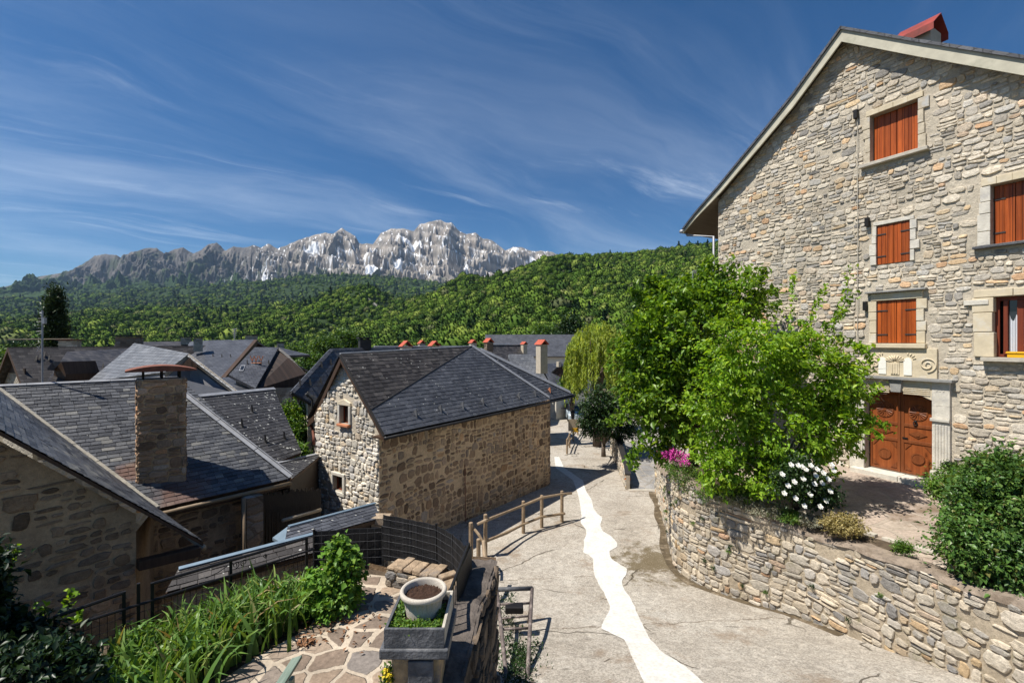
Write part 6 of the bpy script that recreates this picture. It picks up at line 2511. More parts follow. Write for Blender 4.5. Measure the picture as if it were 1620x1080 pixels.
for (x, y) in ((397, 650), (381, 673), (418, 698), (448, 692)):
    q = ray(x, y, q4[0], nq)
    mb = MB()
    mb.prism([q, q + V((0.12, -0.1, -0.12)), q + UP * 0.2], V((0.03, 0.03, 0)))
    mb.build('snow_guard', M['iron'], nh)
mb = MB()
g1_, g2_ = ray(418, 703, q4[0], nq) + nq * 0.08, ray(450, 695, q4[0], nq) + nq * 0.08
mb.tube([g1_, g2_], 0.012, 6)
mb.build('snow_rail', M['iron'], nh)
mb = MB()
w4 = [q4[3] + V((-0.2, 0.3, -0.05)), q4[2] + V((-0.3, 0.2, -0.05)), q4[1] + bkq + V((0, -0.2, 0)), q4[0] + bkq + V((0.2, 0, 0))]
for i in range(4):
    a, b = w4[i], w4[(i + 1) % 4]
    mb.poly(V((a.x, a.y, -7)), V((b.x, b.y, -7)), V((b.x, b.y, b.z)), V((a.x, a.y, a.z)))
mb.poly(w4[1], w4[2], q4[1] - V((0.1, 0.1, 0.1)))
mb.build('wall', M['far_stone'], nh)
ln = thing('lean_to_roof', V((-5.5, 13, -6.5)), 'low speckled slate lean-to with pale top flashing beside the barn gable', 'lean-to')
p4 = [P(424, 736, 12.7), P(507, 717, 15.6), P(506, 750, 15.1), P(462, 757.5, 11.75)]
n4 = plane_of(p4[0], p4[1], p4[3])
p4[2] = on_plane(p4[2], p4[0], n4)
rl4 = slab('roof', p4, 0.09, M['brown_wood'], ln)
slates('slates', p4, p4[1] - p4[0], M['slate_speck'], rl4, h=0.12, seed=22)
mb = MB()
mb.obox(p4[0] + n4 * 0.03, p4[1] - p4[0], (p4[1] - p4[0]).cross(n4).normalized() * 0.11, n4 * 0.02)
mb.build('flashing', M['flashing'], ln)
mb = MB()
a, b = p4[3] + V((-0.1, 0.1, -0.1)), p4[2] + V((-0.1, 0.2, -0.1))
mb.poly(V((a.x, a.y, -7)), V((b.x, b.y, -7)), b, a)
mb.build('wall', M['heather'], ln)

# brushwood screen hanging in the dark passage, and the timber rail in front
bs = thing('brushwood_screen', P(460, 880, 11.5), 'dark brushwood screen in the passage under the roofs', 'screen')
mb = MB()
rr_ = random.Random(9)
a0, a1 = P(414, 782, 11.2), P(508, 775, 12.6)
for k in range(150):
    t_ = k / 150
    q = a0.lerp(a1, t_) + UP * rr_.uniform(-0.06, 0.10)
    mb.tube([V((q.x, q.y, q.z)), V((q.x + rr_.uniform(-0.03, 0.03), q.y, q.z - 2.2))], 0.012, 4, cap=False)
mb.build('brushwood', M['heather'], bs)
mb = MB().tube([P(447, 823, 11.0), P(507, 806, 12.3)], 0.045, 8)
tag(mb.build('handrail', M['pale_wood'], smooth=True), 'pale timber rail crossing the dark passage by the barn', 'rail')

# ------------------------------------------------------------------ small slate canopies between garden and barn


def canopy(name, label, pts, mat, ledge, n_top, wall_pts=None, seed=1, fl=0.09):
    o = thing(name, V((pts[3].x, pts[3].y, -6)), label, 'canopy')
    nn = plane_of(pts[0], pts[1], pts[3])
    pts = [pts[0], pts[1], on_plane(pts[2], pts[0], nn), pts[3]]
    r = slab('roof', pts, 0.08, M['brown_wood'], o)
    slates('slates', pts, pts[1] - pts[0], mat, r, h=0.12, seed=seed)
    mb = MB()
    d_ = (pts[1] - pts[0])
    sd_ = d_.cross(nn).normalized()
    if sd_.dot(pts[3] - pts[0]) < 0:
        sd_ = -sd_
    mb.obox(pts[0] + nn * 0.025, d_, sd_ * fl, nn * 0.025)
    mb.build('flashing', M['blue_flashing'], o)
    return o, pts, nn


cn, cpts, cnn = canopy('slate_canopy', 'small slate canopy with blue grey flashing against the barn gable', [P(455, 834, 8.9), P(592, 797, 10.7), P(602, 814, 10.0), P(450, 862, 8.25)], M['slate_small'], 0, 0, seed=31, fl=0.06)
mb = MB()
a = P(431, 850, 8.75)
mb.prism([a, cpts[0] + UP * 0.02, cpts[3] + UP * 0.02], -UP * 0.05)
mb.build('hip', M['blue_flashing'], cn)
mb = MB()
a, b = cpts[3] + V((0.15, 0.12, -0.08)), cpts[2] + V((-0.1, 0.05, -0.08))
mb.poly(V((a.x, a.y, -6.6)), V((b.x, b.y, -6.6)), b, a)
mb.build('back_board', M['gable_boards'], cn)
q = P(596, 818, 9.95)
mb = MB().obox(V((q.x - 0.1, q.y - 0.06, -6.6)), V((0.36, 0, 0)), V((0, 0.3, 0)), UP * (q.z + 6.6))
mb.build('pillar', M['low_stone'], cn)
l2, lpts, lnn = canopy('slate_porch', 'low slate porch roof right behind the iron railing', [P(283, 900, 6.75), P(503, 843, 7.85), P(503, 869, 7.45), P(262, 938, 6.35)], M['slate_barn_steep'], 0, 0, seed=33, fl=0.06)  # darker slate stands in for the shadow across this roof
mb = MB()
a, b = lpts[3] + V((0.02, 0.12, -0.1)), lpts[2] + V((0.05, 0.12, -0.1))
for (p, q) in ((a, b),):
    mb.poly(V((p.x, p.y, -6.6)), V((q.x, q.y, -6.6)), q, p)
mb.build('wall', M['barn_stone'], l2)
# ------------------------------------------------------------------ houses of the village behind


def qroof(parent, mat, *pts, th=0.16, name='roof'):
    return slab(name, list(pts), th, mat, parent)


def skirt(parent, pts, zb, mat, name='wall'):
    mb = MB()
    n = len(pts)
    c = sum(pts, V((0, 0, 0))) / n
    for i in range(n):
        a, b = pts[i].lerp(c, 0.05), pts[(i + 1) % n].lerp(c, 0.05)
        a, b = a - UP * 0.1, b - UP * 0.1
        mb.poly(V((a.x, a.y, zb)), V((b.x, b.y, zb)), b, a)
    return mb.build(name, mat, parent)


def stack(parent, px, py0, py1, wpx, Y, mat, cap=None, capmat=None, d=0.7):
    """chimney: shaft between two picture heights, of a width, at a distance"""
    b, t = P(px, py1, Y), P(px, py0, Y)
    w_ = wpx / FOC * Y
    mb = MB().box((b + t) / 2, w_, w_ * d + 0.2, t.z - b.z + 0.02, 0.5)
    o = mb.build('chimney', mat, parent)
    mb = MB()
    if cap == 'slab':
        mb.box(t + UP * 0.09, w_ * 1.25, w_ * d * 1.25 + 0.3, 0.08, 0.5)
        for sx_ in (-1, 1):
            for sy_ in (-1, 1):
                mb.box(t + V((sx_ * w_ * 0.3, sy_ * w_ * 0.2, 0.03)), 0.08, 0.08, 0.1, 0.5)
        mb.build('cap', capmat or M['gutter'], o)
    elif cap == 'gable':
        h = w_ * 0.62
        q = V((math.cos(0.5), math.sin(0.5), 0)) * (w_ * 0.62)
        r = V((-math.sin(0.5), math.cos(0.5), 0)) * (w_ * 0.6 + 0.12)
        mb.prism([t - q - r, t + UP * h - r, t + UP * (h - 0.09) - r, t - q * 0.85 - r], r * 2)
        mb.prism([t + q - r, t + UP * h - r, t + UP * (h - 0.09) - r, t + q * 0.85 - r], r * 2)
        mb.build('cap', capmat or M['red_tile'], o)
    return o


def guards(parent, pts, mat=None):
    for p in pts:
        mb = MB()
        mb.prism([p, p + V((0.12, -0.16, -0.1)), p + UP * 0.2], V((0.06, 0.03, 0)))
        mb.build('snow_guard', mat or M['iron'], parent)


def skylight(parent, px, py, wpx, hpx, Y, q0, n):
    c = [ray(px + a * wpx, py + b * hpx, q0, n) for a, b in ((-0.25, -0.5), (0.75, -0.5), (0.25, 0.5), (-0.75, 0.5))]
    o = slab('skylight', [p + n * 0.05 for p in c], 0.05, M['flashing'], parent)
    cc = sum(c, V((0, 0, 0))) / 4
    slab('pane', [cc.lerp(p, 0.7) + n * 0.062 for p in c], 0.012, M['glass'], o)
    return o


def gable_house(name, label, A, Bp, hw, pitch, zg, wall, roofm, over=0.4, verge=True, glabel=None, boards=None):
    """gable at A facing along A-B; ridge A to B; half width hw"""
    o = thing(name, V((A.x, A.y, zg)), label, 'house')
    d_ = (Bp - A)
    dh = V((d_.x, d_.y, 0)).normalized()
    s_ = V((dh.y, -dh.x, 0))
    drop = hw * pitch
    out = []
    for sg in (1, -1):
        e0, e1 = A + s_ * sg * hw - UP * drop, Bp + s_ * sg * hw - UP * drop
        out.append(qroof(o, roofm, A - dh * over, A - dh * over + (e0 - A), e1, Bp))
    hi = hw - 0.35
    zt_ = lambda k: -k * pitch - 0.2
    mb = MB()
    for base_, f in ((A, 1), (Bp, -1)):
        q = [base_ + s_ * hi, base_ - s_ * hi]
        mb.poly(V((q[0].x, q[0].y, zg)), q[0] + UP * zt_(hi), base_ - UP * 0.2, q[1] + UP * zt_(hi), V((q[1].x, q[1].y, zg)))
    for sg in (1, -1):
        a, b = A + s_ * sg * hi, Bp + s_ * sg * hi
        mb.poly(V((a.x, a.y, zg)), V((b.x, b.y, zg)), b + UP * zt_(hi), a + UP * zt_(hi))
    mb.build('wall', wall, o)
    if verge:
        for sg in (1, -1):
            mb = MB()
            e0 = A + s_ * sg * hw - UP * drop
            a, b = A - dh * (over + 0.02) - UP * 0.02, e0 - dh * (over + 0.02) - UP * 0.02
            mb.prism([a, b, b - UP * 0.24, a - UP * 0.24], dh * 0.06)
            mb.build('verge_board', M['brown_wood'], o)
    if boards:
        mb = MB()
        k = boards
        q = -dh * 0.05
        a, b = A + s_ * k * hi - UP * 0.0, A - s_ * k * hi
        mb.poly(A - UP * 0.3 + q, a + UP * zt_(k * hi) + q, b + UP * zt_(k * hi) + q)
        mb.build('gable_boards', M['gable_boards'], o)
    return o, dh, s_


# far left house: stone gable with timber head
A = P(27, 549, 28)
h1, d1_, s1_ = gable_house('village_house', 'far left house with dark roof and stone gable under timber boards', A, A + V((0.46, 0.89, 0)) * 11, 2.7, 1.0, -9, M['far_stone'], M['slate_far_brown'], boards=0.6)
mb = MB()
c_ = A - V((0.46, 0.89, 0)) * 0.06 + V((0.889, -0.459, 0)) * 1.15 - UP * 2.0
mb.obox(c_, V((0.889, -0.459, 0)) * 0.45, V((-0.46, -0.89, 0)) * 0.06, UP * 0.75)
mb.build('window', M['gable_boards'], h1)
stack(h1, 111, 539, 552, 22, 36, M['far_stone'], 'slab', M['rust'])
guards(h1, [ray(x, y, A, plane_of(A, A + V((0.46, 0.89, 0)), A + V((0.889, -0.459, -1.0)))) for x, y in ((57, 567), (63, 565), (77, 567), (70, 561))])
# second dark roof with a hooded dormer
h2 = thing('village_house', V((-21, 26, -9)), 'dark roofed house with a small hooded dormer', 'house')
a, b, c, d = P(106, 556, 26), P(205, 551, 31), P(185, 606, 25), P(72, 606, 21.5)
n2_ = plane_of(a, b, d)
c = on_plane(c, a, n2_)
qroof(h2, M['slate_far_brown'], a, b, c, d)
qroof(h2, M['slate_far_brown'], a, b, b + V((-2.5, 3, -2.4)), a + V((-2.5, 3, -2.4)))
skirt(h2, [d, c, b + V((-2.5, 3, -2.4)), a + V((-2.5, 3, -2.4))], -9, M['far_stone'])
mb = MB()
q = [P(76, 581, 22), P(86, 571, 22.6), P(96, 573, 22.6), P(93, 581, 22.0)]
mb.prism([P(75, 582, 22.0), P(84, 571, 22.4), P(97, 572, 23.6), P(90, 583, 23.0)], -UP * 0.1)
mb.build('dormer_roof', M['slate_far'], h2)
mb = MB()
mb.prism([P(86, 584, 22.6), P(97, 572, 22.6), P(104, 592, 22.6), P(102, 606, 22.6), P(83, 606, 22.6)], V((0.6, 1.2, 0)))
mb.build('dormer_cheek', M['brown_wood'], h2)
guards(h2, [ray(x, y, a, n2_) for x, y in ((120, 582), (142, 582), (162, 580))])

# long dark roof behind with heavy stone stacks
h4 = thing('village_house', V((-30, 42, -10)), 'long dark roof behind with a broad stone chimney', 'house')
a, b, c, d = P(183, 541, 40), P(336, 539, 46), P(352, 580, 40), P(170, 580, 34)
n_ = plane_of(a, b, d)
c = on_plane(c, a, n_)
qroof(h4, M['slate_far_brown'], a, b, c, d)
qroof(h4, M['slate_far_brown'], a, b, b + V((-3, 4, -3)), a + V((-3, 4, -3)))
skirt(h4, [d, c, b + V((-3, 4, -3)), a + V((-3, 4, -3))], -10, M['far_stone'])
stack(h4, 205, 533, 552, 30, 37, M['chimney_stone'], 'slab', M['gutter'])
stack(h4, 294, 534, 545, 12, 43, M['far_stone'], 'slab', M['gutter'])

# pale roof with a lavender gable
h3 = thing('pale_roof_house', V((-14, 22, -9)), 'house with pale slate roof and lavender grey plaster gable', 'house')
ap = P(299, 559, 21)
rt = P(213, 542.5, 25.5)
el = P(262, 588, 20.0)
ll = P(138, 606, 22.5)
n3_ = plane_of(ap, rt, el)
ll = on_plane(ll, ap, n3_)
qroof(h3, M['slate_far_pale'], ap, rt, ll, el, th=0.14)
er = P(378, 619, 20.2)
rb_ = er + (rt - ap) * 1.2
qroof(h3, M['slate_far_pale'], ap, er, rb_, rt, th=0.14)
gdir = (er - el)
gdir.z = 0
gdir.normalize()
gnn = V((gdir.y, -gdir.x, 0))
if gnn.y > 0:
    gnn = -gnn
mb = MB()
inn = -gnn * 0.25
mb.poly(el + inn - UP * 0.15, ap + inn - UP * 0.15, er + inn - UP * 0.2, V((er.x, er.y, -9)) + inn, V((el.x, el.y, -9)) + inn)
mb.build('gable_wall', M['plaster_grey'], h3)
skirt(h3, [el, er, rb_, ll], -9, M['plaster_grey'])
for a, b in ((ap, el), (ap, er)):
    mb = MB()
    mb.prism([a - UP * 0.02, b - UP * 0.02, b - UP * 0.26, a - UP * 0.26], gnn * 0.05)
    mb.build('verge_board', M['pale_wood'], h3)
mb = MB()
q = P(300, 582, 20.6)
mb.prism([P(289, 577, 20.5), P(299, 566, 20.5), P(311, 579, 20.5), P(311, 583, 20.5), P(289, 583, 20.5)], -gnn * 0.1)
mb.build('gable_boards', M['brown_wood'], h3)
mb = MB()
mb.obox(P(297, 586, 20.35), gdir * 0.2, gnn * 0.06, UP * 0.45)
mb.build('window', M['brown_wood'], h3)

# grey roof with stone chimney, skylight, dark right verge
h5 = thing('village_house', V((-22, 37, -10)), 'grey roofed house with a stone chimney and skylight', 'house')
a, b, c, d = P(330, 538, 39), P(402, 537, 40), P(349, 597, 32), P(318, 586, 32)
n5 = plane_of(a, b, c)
d = on_plane(d, a, n5)
qroof(h5, M['slate_far'], a, b, c, d)
e = P(300, 541, 40)
qroof(h5, M['slate_far'], e, a, d, P(280, 580, 34))
qroof(h5, M['slate_far_brown'], a, b, b + V((3, 4, -3)), a + V((-2, 4, -3)))
mb = MB()
mb.prism([b, c, c - UP * 0.4, b - UP * 0.5], V((0.25, 0.1, 0)))
mb.build('verge_board', M['brown_wood'], h5)
skirt(h5, [d, c, b + V((3, 4, -3)), a + V((-2, 4, -3))], -10, M['far_stone'])
stack(h5, 313.5, 535, 556, 11, 36, M['far_stone'], 'slab', M['gutter'])
stack(h5, 398, 531, 545, 17, 42, M['far_stone'], 'slab', M['gutter'])
skylight(h5, 304, 549, 7, 6, 36, e, plane_of(e, a, d))
guards(h5, [ray(x, y, a, n5) for x, y in ((336, 563), (350, 564), (364, 564))])
# small porch roof in front of it
h5b = thing('village_house', V((-15, 30, -9)), 'small dark roof tucked between the pale gable and the timber gable', 'house')
a, b, c, d = P(352, 597, 28), P(390, 594, 30), P(400, 616, 27), P(362, 620, 25)
d = on_plane(d, a, plane_of(a, b, c))
qroof(h5b, M['slate_far'], a, b, c, d)
skirt(h5b, [a, b, c, d], -9, M['far_stone'])

# half-hipped roof with dark timber gable, skylight, orange aerial
h6 = thing('village_house', V((-16, 29, -9)), 'half hipped grey roof over a dark timber gable', 'house')
a, b, c, d = P(403, 549, 31), P(441, 549, 32), P(404, 614, 26.5), P(362, 602, 27)
n6 = plane_of(a, b, c)
d = on_plane(d, a, n6)
qroof(h6, M['slate_far'], a, b, c, d)
hh = P(457, 562, 31.2)
qroof(h6, M['slate_far'], b, b + (hh - b) + V((0.8, 1.5, 0.0)), hh)
mb = MB()
gz_ = V((-0.3, 0.2, 0))
mb.prism([b - UP * 0.25, hh - UP * 0.1, P(484, 591, 30.5), P(484, 614, 30.5), P(404, 616, 26.9)], gz_)
mb.build('gable_boards', M['gable_boards'], h6)
qroof(h6, M['slate_far_brown'], b, hh, P(484, 591, 30.6), P(470, 590, 36), P(425, 552, 37))
mb = MB()
c1, c2 = P(406, 614, 26.8), P(484, 612, 30.4)
mb.poly(V((c1.x, c1.y, -9)), V((c2.x, c2.y, -9)), c2, c1)
dd_ = d + V((0.3, 0.2, -0.1))
mb.poly(V((c1.x, c1.y, -9)), V((dd_.x, dd_.y, -9)), dd_, c1)
mb.build('wall', M['far_stone'], h6)
stack(h6, 444, 543, 552, 10, 33, M['far_stone'], 'slab', M['gutter'])
skylight(h6, 383, 583, 7, 9, 29, a, n6)
guards(h6, [ray(x, y, a, n6) for x, y in ((390, 574), (409, 574), (424, 574))])
oa = thing('roof_aerial', P(405, 572, 29.0), 'small orange branched aerial on the half hipped roof', 'antenna')
mb = MB()
for (x, t_) in ((399, -1), (405, 0), (413, 1)):
    q = P(x, 574, 29.0)
    for k in (-1, 1):
        mb.tube([q - UP * 0.15, q + UP * 0.12, q + V((0.13 * k, 0, 0.45))], 0.03, 5)
mb.tube([P(397, 574, 29.0), P(414, 574, 29.0)], 0.03, 5)
mb.build('aerial_rods', M['terracotta'], oa)
for (x, y0, Y, lab) in ((371, 519, 44, 'thin metal aerial on the ridge left of the stone stack'),):
    q = P(x, 540, Y)
    ar = thing('roof_aerial', q, lab, 'antenna')
    mb = MB()
    t_ = P(x, y0, Y)
    mb.tube([q - UP * 0.3, t_], 0.035, 5)
    for k in range(5):
        z = t_.z - 0.15 - 0.2 * k
        mb.tube([V((t_.x - 0.25 + 0.04 * k, t_.y, z)), V((t_.x + 0.25 - 0.03 * k, t_.y, z + 0.1))], 0.02, 5)
    mb.build('aerial_rods', M['tin'], ar)

# grey house directly behind the barn
h7 = thing('grey_house', V((-7, 22, -9)), 'large grey slate house just behind the barn with a downpipe', 'house')
a, b, d = P(523, 551, 24), P(625, 548.5, 30), P(461, 618, 20)
c = P(540, 620, 24)
n7 = plane_of(a, b, d)
c = on_plane(V((-6.2, 24.0, 0)), a, n7)
qroof(h7, M['slate_far'], a, b, c, d)
bb = b + V((-3.5, 4, -3))
aa = a + V((-3.5, 3, -3))
qroof(h7, M['slate_far'], a, b, bb, aa)
qroof(h7, M['slate_far'], a, d, aa)
mb = MB()
w0, w1 = d + V((0.45, 0.6, -0.1)), c + V((0.2, 0.2, -0.1))
mb.poly(V((w0.x, w0.y, -9)), V((w1.x, w1.y, -9)), w1, w0)
w2 = aa + V((0.3, 0.1, 0))
mb.poly(V((w0.x, w0.y, -9)), V((w2.x, w2.y, -9)), w2, w0)
mb.poly(V((w1.x, w1.y, -9)), V((bb.x, bb.y, -9)), bb, w1)
mb.build('wall', M['far_stone'], h7)
mb = MB()
gq = d + V((0.55, 0.2, -0.15))
mb.tube([d + V((0, -0.02, -0.08)), c + V((0, -0.02, -0.08))], 0.07, 6)
mb.tube([gq, gq + V((0.15, 0.3, -0.3)), gq + V((0.15, 0.3, -6))], 0.05, 6)
mb.build('downpipe', M['gutter'], h7)
stack(h7, 577, 537, 553, 17, 27, M['gutter'], 'slab', M['gutter'])
guards(h7, [ray(x, y, a, n7) for x, y in ((473, 606), (489, 606), (506, 604), (507, 578), (522, 574), (537, 571))])

# the long ridge behind the barn with red capped chimneys
h8 = thing('village_house', V((-5, 40, -10)), 'long low slate ridge behind the barn with small red capped chimneys', 'house')
a, b = P(592, 549.5, 36), P(735, 549, 44)
a2, b2 = a + V((0.8, -4, -3.2)), b + V((0.8, -4, -3.2))
a3, b3 = a + V((-0.8, 4, -3.2)), b + V((-0.8, 4, -3.2))
qroof(h8, M['slate_far'], a, b, b2, a2)
qroof(h8, M['slate_far'], a, b, b3, a3)
skirt(h8, [a2, b2, b3, a3], -10, M['plaster_white'])
mb = MB()
mb.tube([a + UP * 0.06, b + UP * 0.06], 0.08, 6)
mb.build('ridge_cap', M['flashing'], h8)
stack(h8, 642, 548, 556, 15, 34, M['plaster_beige'], 'gable')
stack(h8, 687, 547, 556, 13, 37, M['plaster_beige'], 'gable')
stack(h8, 667, 543.5, 552, 9, 42, M['plaster_beige'], 'gable')
stack(h8, 748, 542.5, 556, 9, 42, M['plaster_beige'], 'gable')
h9 = thing('village_house', V((-1, 44, -10)), 'brown slate roof beside the willow with a red capped chimney', 'house')
a, b = P(775, 546, 42), P(825, 546, 46)
a2, b2, a3, b3 = a + V((1.2, -5, -3.6)), b + V((1.2, -5, -3.6)), a + V((-1.2, 4, -3)), b + V((-1.2, 4, -3))
qroof(h9, M['slate_far_brown'], a, b, b2, a2)
qroof(h9, M['slate_far_brown'], a, b, b3, a3)
mb = MB()
mb.tube([a + UP * 0.06, b + UP * 0.06], 0.09, 6)
mb.build('ridge_cap', M['flashing'], h9)
skirt(h9, [a2, b2, b3, a3], -10, M['plaster_white'])
stack(h9, 773, 541.5, 556, 11, 40, M['chimney_stone'], 'gable')
stack(h9, 829, 544.5, 560, 7, 45, M['plaster_beige'], 'gable')
h10 = thing('village_house', V((1, 34, -9)), 'little pale slate roof right behind the barn hip', 'house')
a, b = P(805, 560, 33), P(842, 560.5, 34)
a2, b2, a3, b3 = a + V((0.5, -2.6, -1.8)), b + V((1.0, -2.6, -1.8)), a + V((-0.5, 2.5, -1.8)), b + V((0.5, 2.5, -1.8))
qroof(h10, M['slate_far_pale'], a, b, b2, a2)
qroof(h10, M['slate_far_pale'], a, b, b3, a3)
skirt(h10, [a2, b2, b3, a3], -9, M['plaster_white'])
stack(h10, 857, 545, 590, 13, 31, M['plaster_beige'], 'gable')
h11 = thing('village_house', V((4, 50, -10)), 'distant blue grey roof with one dormer beside the willow', 'house')
a, b = P(858, 575, 50), P(915, 574, 55)
a2, b2, a3, b3 = a + V((1, -5, -2.8)), b + V((1, -5, -2.8)), a + V((-1, 4, -3)), b + V((-1, 4, -3))
qroof(h11, M['slate_far'], a, b, b2, a2)
qroof(h11, M['slate_far'], a, b, b3, a3)
skirt(h11, [a2, b2, b3, a3], -10, M['plaster_white'])
q = P(886, 590, 49)
mb = MB()
mb.prism([q + V((-1.0, 0, 0)), q + V((0, 0, 1.0)), q + V((1.0, 0, 0)), q + V((0.8, 0, 0)), q + V((0, 0, 0.75)), q + V((-0.8, 0, 0))], V((0.3, 2.0, 0)))
mb.build('dormer_roof', M['gutter'], h11)
mb = MB()
mb.prism([q + V((-0.7, 0.1, -0.6)), q + V((0.7, 0.1, -0.6)), q + V((0.7, 0.1, 0)), q + V((0, 0.1, 0.7)), q + V((-0.7, 0.1, 0))], V((0.3, 1.5, 0)))
mb.build('dormer_front', M['brown_wood'], h11)
stack(h11, 884, 572, 580, 5, 49, M['plaster_beige'])
h12 = thing('white_house', V((6, 60, -10)), 'whitewashed house down the lane beyond the parked car', 'house')
c_ = P(893, 655, 62)
mb = MB()
mb.box(V((c_.x - 3, 66, -5.5)), 14, 8, 7.5)
mb.build('wall', M['plaster_white'], h12)
qroof(h12, M['slate_far'], V((c_.x - 11, 61.4, -2)), V((c_.x + 5, 61.4, -2)), V((c_.x + 5, 66, 1)), V((c_.x - 11, 66, 1)))
qroof(h12, M['slate_far'], V((c_.x - 11, 70.6, -2)), V((c_.x + 5, 70.6, -2)), V((c_.x + 5, 66, 1)), V((c_.x - 11, 66, 1)))
for x in (-0.2, 1.7, 3.2):
    wn = MB().box(V((c_.x + x - 0.4, 61.96, -6.4)), 0.9, 0.12, 1.3)
    f = wn.build('window', M['brown_wood'], h12)
    MB().box(V((c_.x + x - 0.4, 61.88, -6.4)), 0.7, 0.06, 1.1).build('pane', M['glass'], f)

# ------------------------------------------------------------------ parked car, lane railing and board
cq = on_road(914, 668)
car = thing('parked_car', cq, 'pale blue car parked far down the lane beside the trees', 'car')
mb = MB()


def sect(y, w_, z0, z1):
    return [V((cq.x - w_, cq.y + y, cq.z + z0)), V((cq.x + w_, cq.y + y, cq.z + z0)), V((cq.x + w_, cq.y + y, cq.z + z1)), V((cq.x + w_ * 0.9, cq.y + y, cq.z + z1 + 0.05)), V((cq.x - w_ * 0.9, cq.y + y, cq.z + z1 + 0.05)), V((cq.x - w_, cq.y + y, cq.z + z1))]


rings = [sect(0, 0.78, 0.28, 0.62), sect(0.12, 0.86, 0.22, 0.72), sect(1.1, 0.88, 0.2, 0.86), sect(3.4, 0.88, 0.2, 0.9), sect(4.0, 0.84, 0.25, 0.85), sect(4.15, 0.76, 0.35, 0.7)]
vs = [p for r in rings for p in r]
fs = [tuple(range(5, -1, -1)), tuple(30 + k for k in range(6))]
for i in range(5):
    for k in range(6):
        fs.append((i * 6 + k, i * 6 + (k + 1) % 6, (i + 1) * 6 + (k + 1) % 6, (i + 1) * 6 + k))
mb.add(vs, fs)
mb.build('body', M['car_paint'], car, smooth=False, bevel=0.04)
mb = MB()
vs = [V((cq.x + sx_ * wx, cq.y + y, cq.z + z)) for y, z, wx in ((1.05, 0.88, 0.8), (1.75, 1.38, 0.64), (3.2, 1.42, 0.64), (3.95, 0.9, 0.78)) for sx_ in (-1, 1)]
mb.add(vs, [(0, 1, 3, 2), (2, 3, 5, 4), (4, 5, 7, 6), (0, 2, 4, 6), (1, 7, 5, 3)])
mb.build('cabin', M['glass'], car)
for sx_ in (-1, 1):
    for y in (0.8, 3.3):
        mb = MB()
        mb.tube([V((cq.x + sx_ * 0.7, cq.y + y, cq.z + 0.31)), V((cq.x + sx_ * 0.9, cq.y + y, cq.z + 0.31))], 0.31, 16)
        mb.build('wheel', M['rubber'], car)
    mb = MB().box(V((cq.x + sx_ * 0.6, cq.y + 0.04, cq.z + 0.62)), 0.26, 0.1, 0.12)
    mb.build('headlight', M['white_petal'], car)

rl_ = thing('lane_railing', on_road(900, 716), 'rustic wooden railing further down the lane with a board on it', 'railing')
base = [on_road(897, 718), on_road(901, 708), on_road(907, 698), on_road(914, 688), on_road(922, 679)]
tops = []
for q in base:
    mb = MB()
    mb.tube([q - UP * 0.2, q + UP * 0.95], 0.06, 7)
    mb.build('post', M['fence_wood'], rl_)
for z in (0.42, 0.86):
    mb = MB()
    mb.tube([q + UP * z for q in base], 0.05, 6)
    mb.build('rail', M['fence_wood'], rl_)
mb = MB()
q = base[2] + UP * 0.95
mb.box(q + V((0, -0.1, 0.25)), 0.75, 0.05, 0.85)
bd_ = mb.build('board', M['pale_wood'], rl_)
mb = MB().box(q + V((0.1, -0.14, -0.1)), 0.42, 0.02, 0.3)
mb.build('notice', M['yellow_paint'], bd_)

# lattice pylon on the hill
pb_ = P(872, 455, 760)
py_ = thing('pylon', pb_, 'faint grey lattice pylon standing above the wooded hillside', 'pylon')
ht = P(872, 431, 760).z - pb_.z
mb = MB()
for sx_ in (-1, 1):
    for sy_ in (-1, 1):
        mb.tube([pb_ + V((sx_ * 3.0, sy_ * 3.0, -6)), pb_ + V((sx_ * 0.5, sy_ * 0.5, ht))], 0.16, 4)
for k in range(7):
    t0, t1 = k / 7, (k + 1) / 7
    for sx_ in (-1, 1):
        w0, w1 = 3.0 - 2.5 * t0, 3.0 - 2.5 * t1
        mb.tube([pb_ + V((sx_ * w0, -w0, t0 * ht)), pb_ + V((-sx_ * w1, -w1, t1 * ht))], 0.1, 4)
mb.build('tower', M['tin'], py_)
for z in (0.62, 0.78, 0.94):
    mb = MB()
    mb.tube([pb_ + V((-6, 0, ht * z)), pb_ + V((6, 0, ht * z))], 0.16, 4)
    mb.build('cross_arm', M['tin'], py_)
# ------------------------------------------------------------------ garden terrace in front
TZ = -3.45
# flagged patio: one slab with the planted bed left of it
pat = [V((-3.1, 2.4, TZ)), V((-0.75, 2.4, TZ)), V((-0.72, 6.05, TZ)), V((-1.35, 6.6, TZ)), V((-2.1, 6.75, TZ)), V((-2.55, 6.55, TZ)), V((-2.45, 5.5, TZ)), V((-2.85, 4.9, TZ)), V((-3.2, 4.0, TZ))]
tag(MB().prism(pat, -UP * 0.08).build('patio', M['patio']), kind='structure')
bed = [V((-8.5, 2.2, TZ - 0.03)), V((-0.3, 2.2, TZ - 0.03)), V((-0.3, 6.1, TZ - 0.03)), V((-1.3, 6.95, TZ - 0.03)), V((-2.9, 6.95, TZ - 0.03)), V((-4.2, 5.7, TZ - 0.03)), V((-5.2, 4.6, TZ - 0.03)), V((-8.5, 4.0, TZ - 0.03))]
tag(MB().prism(bed, -UP * 2.6).build('garden_ground', M['earth']), kind='structure')

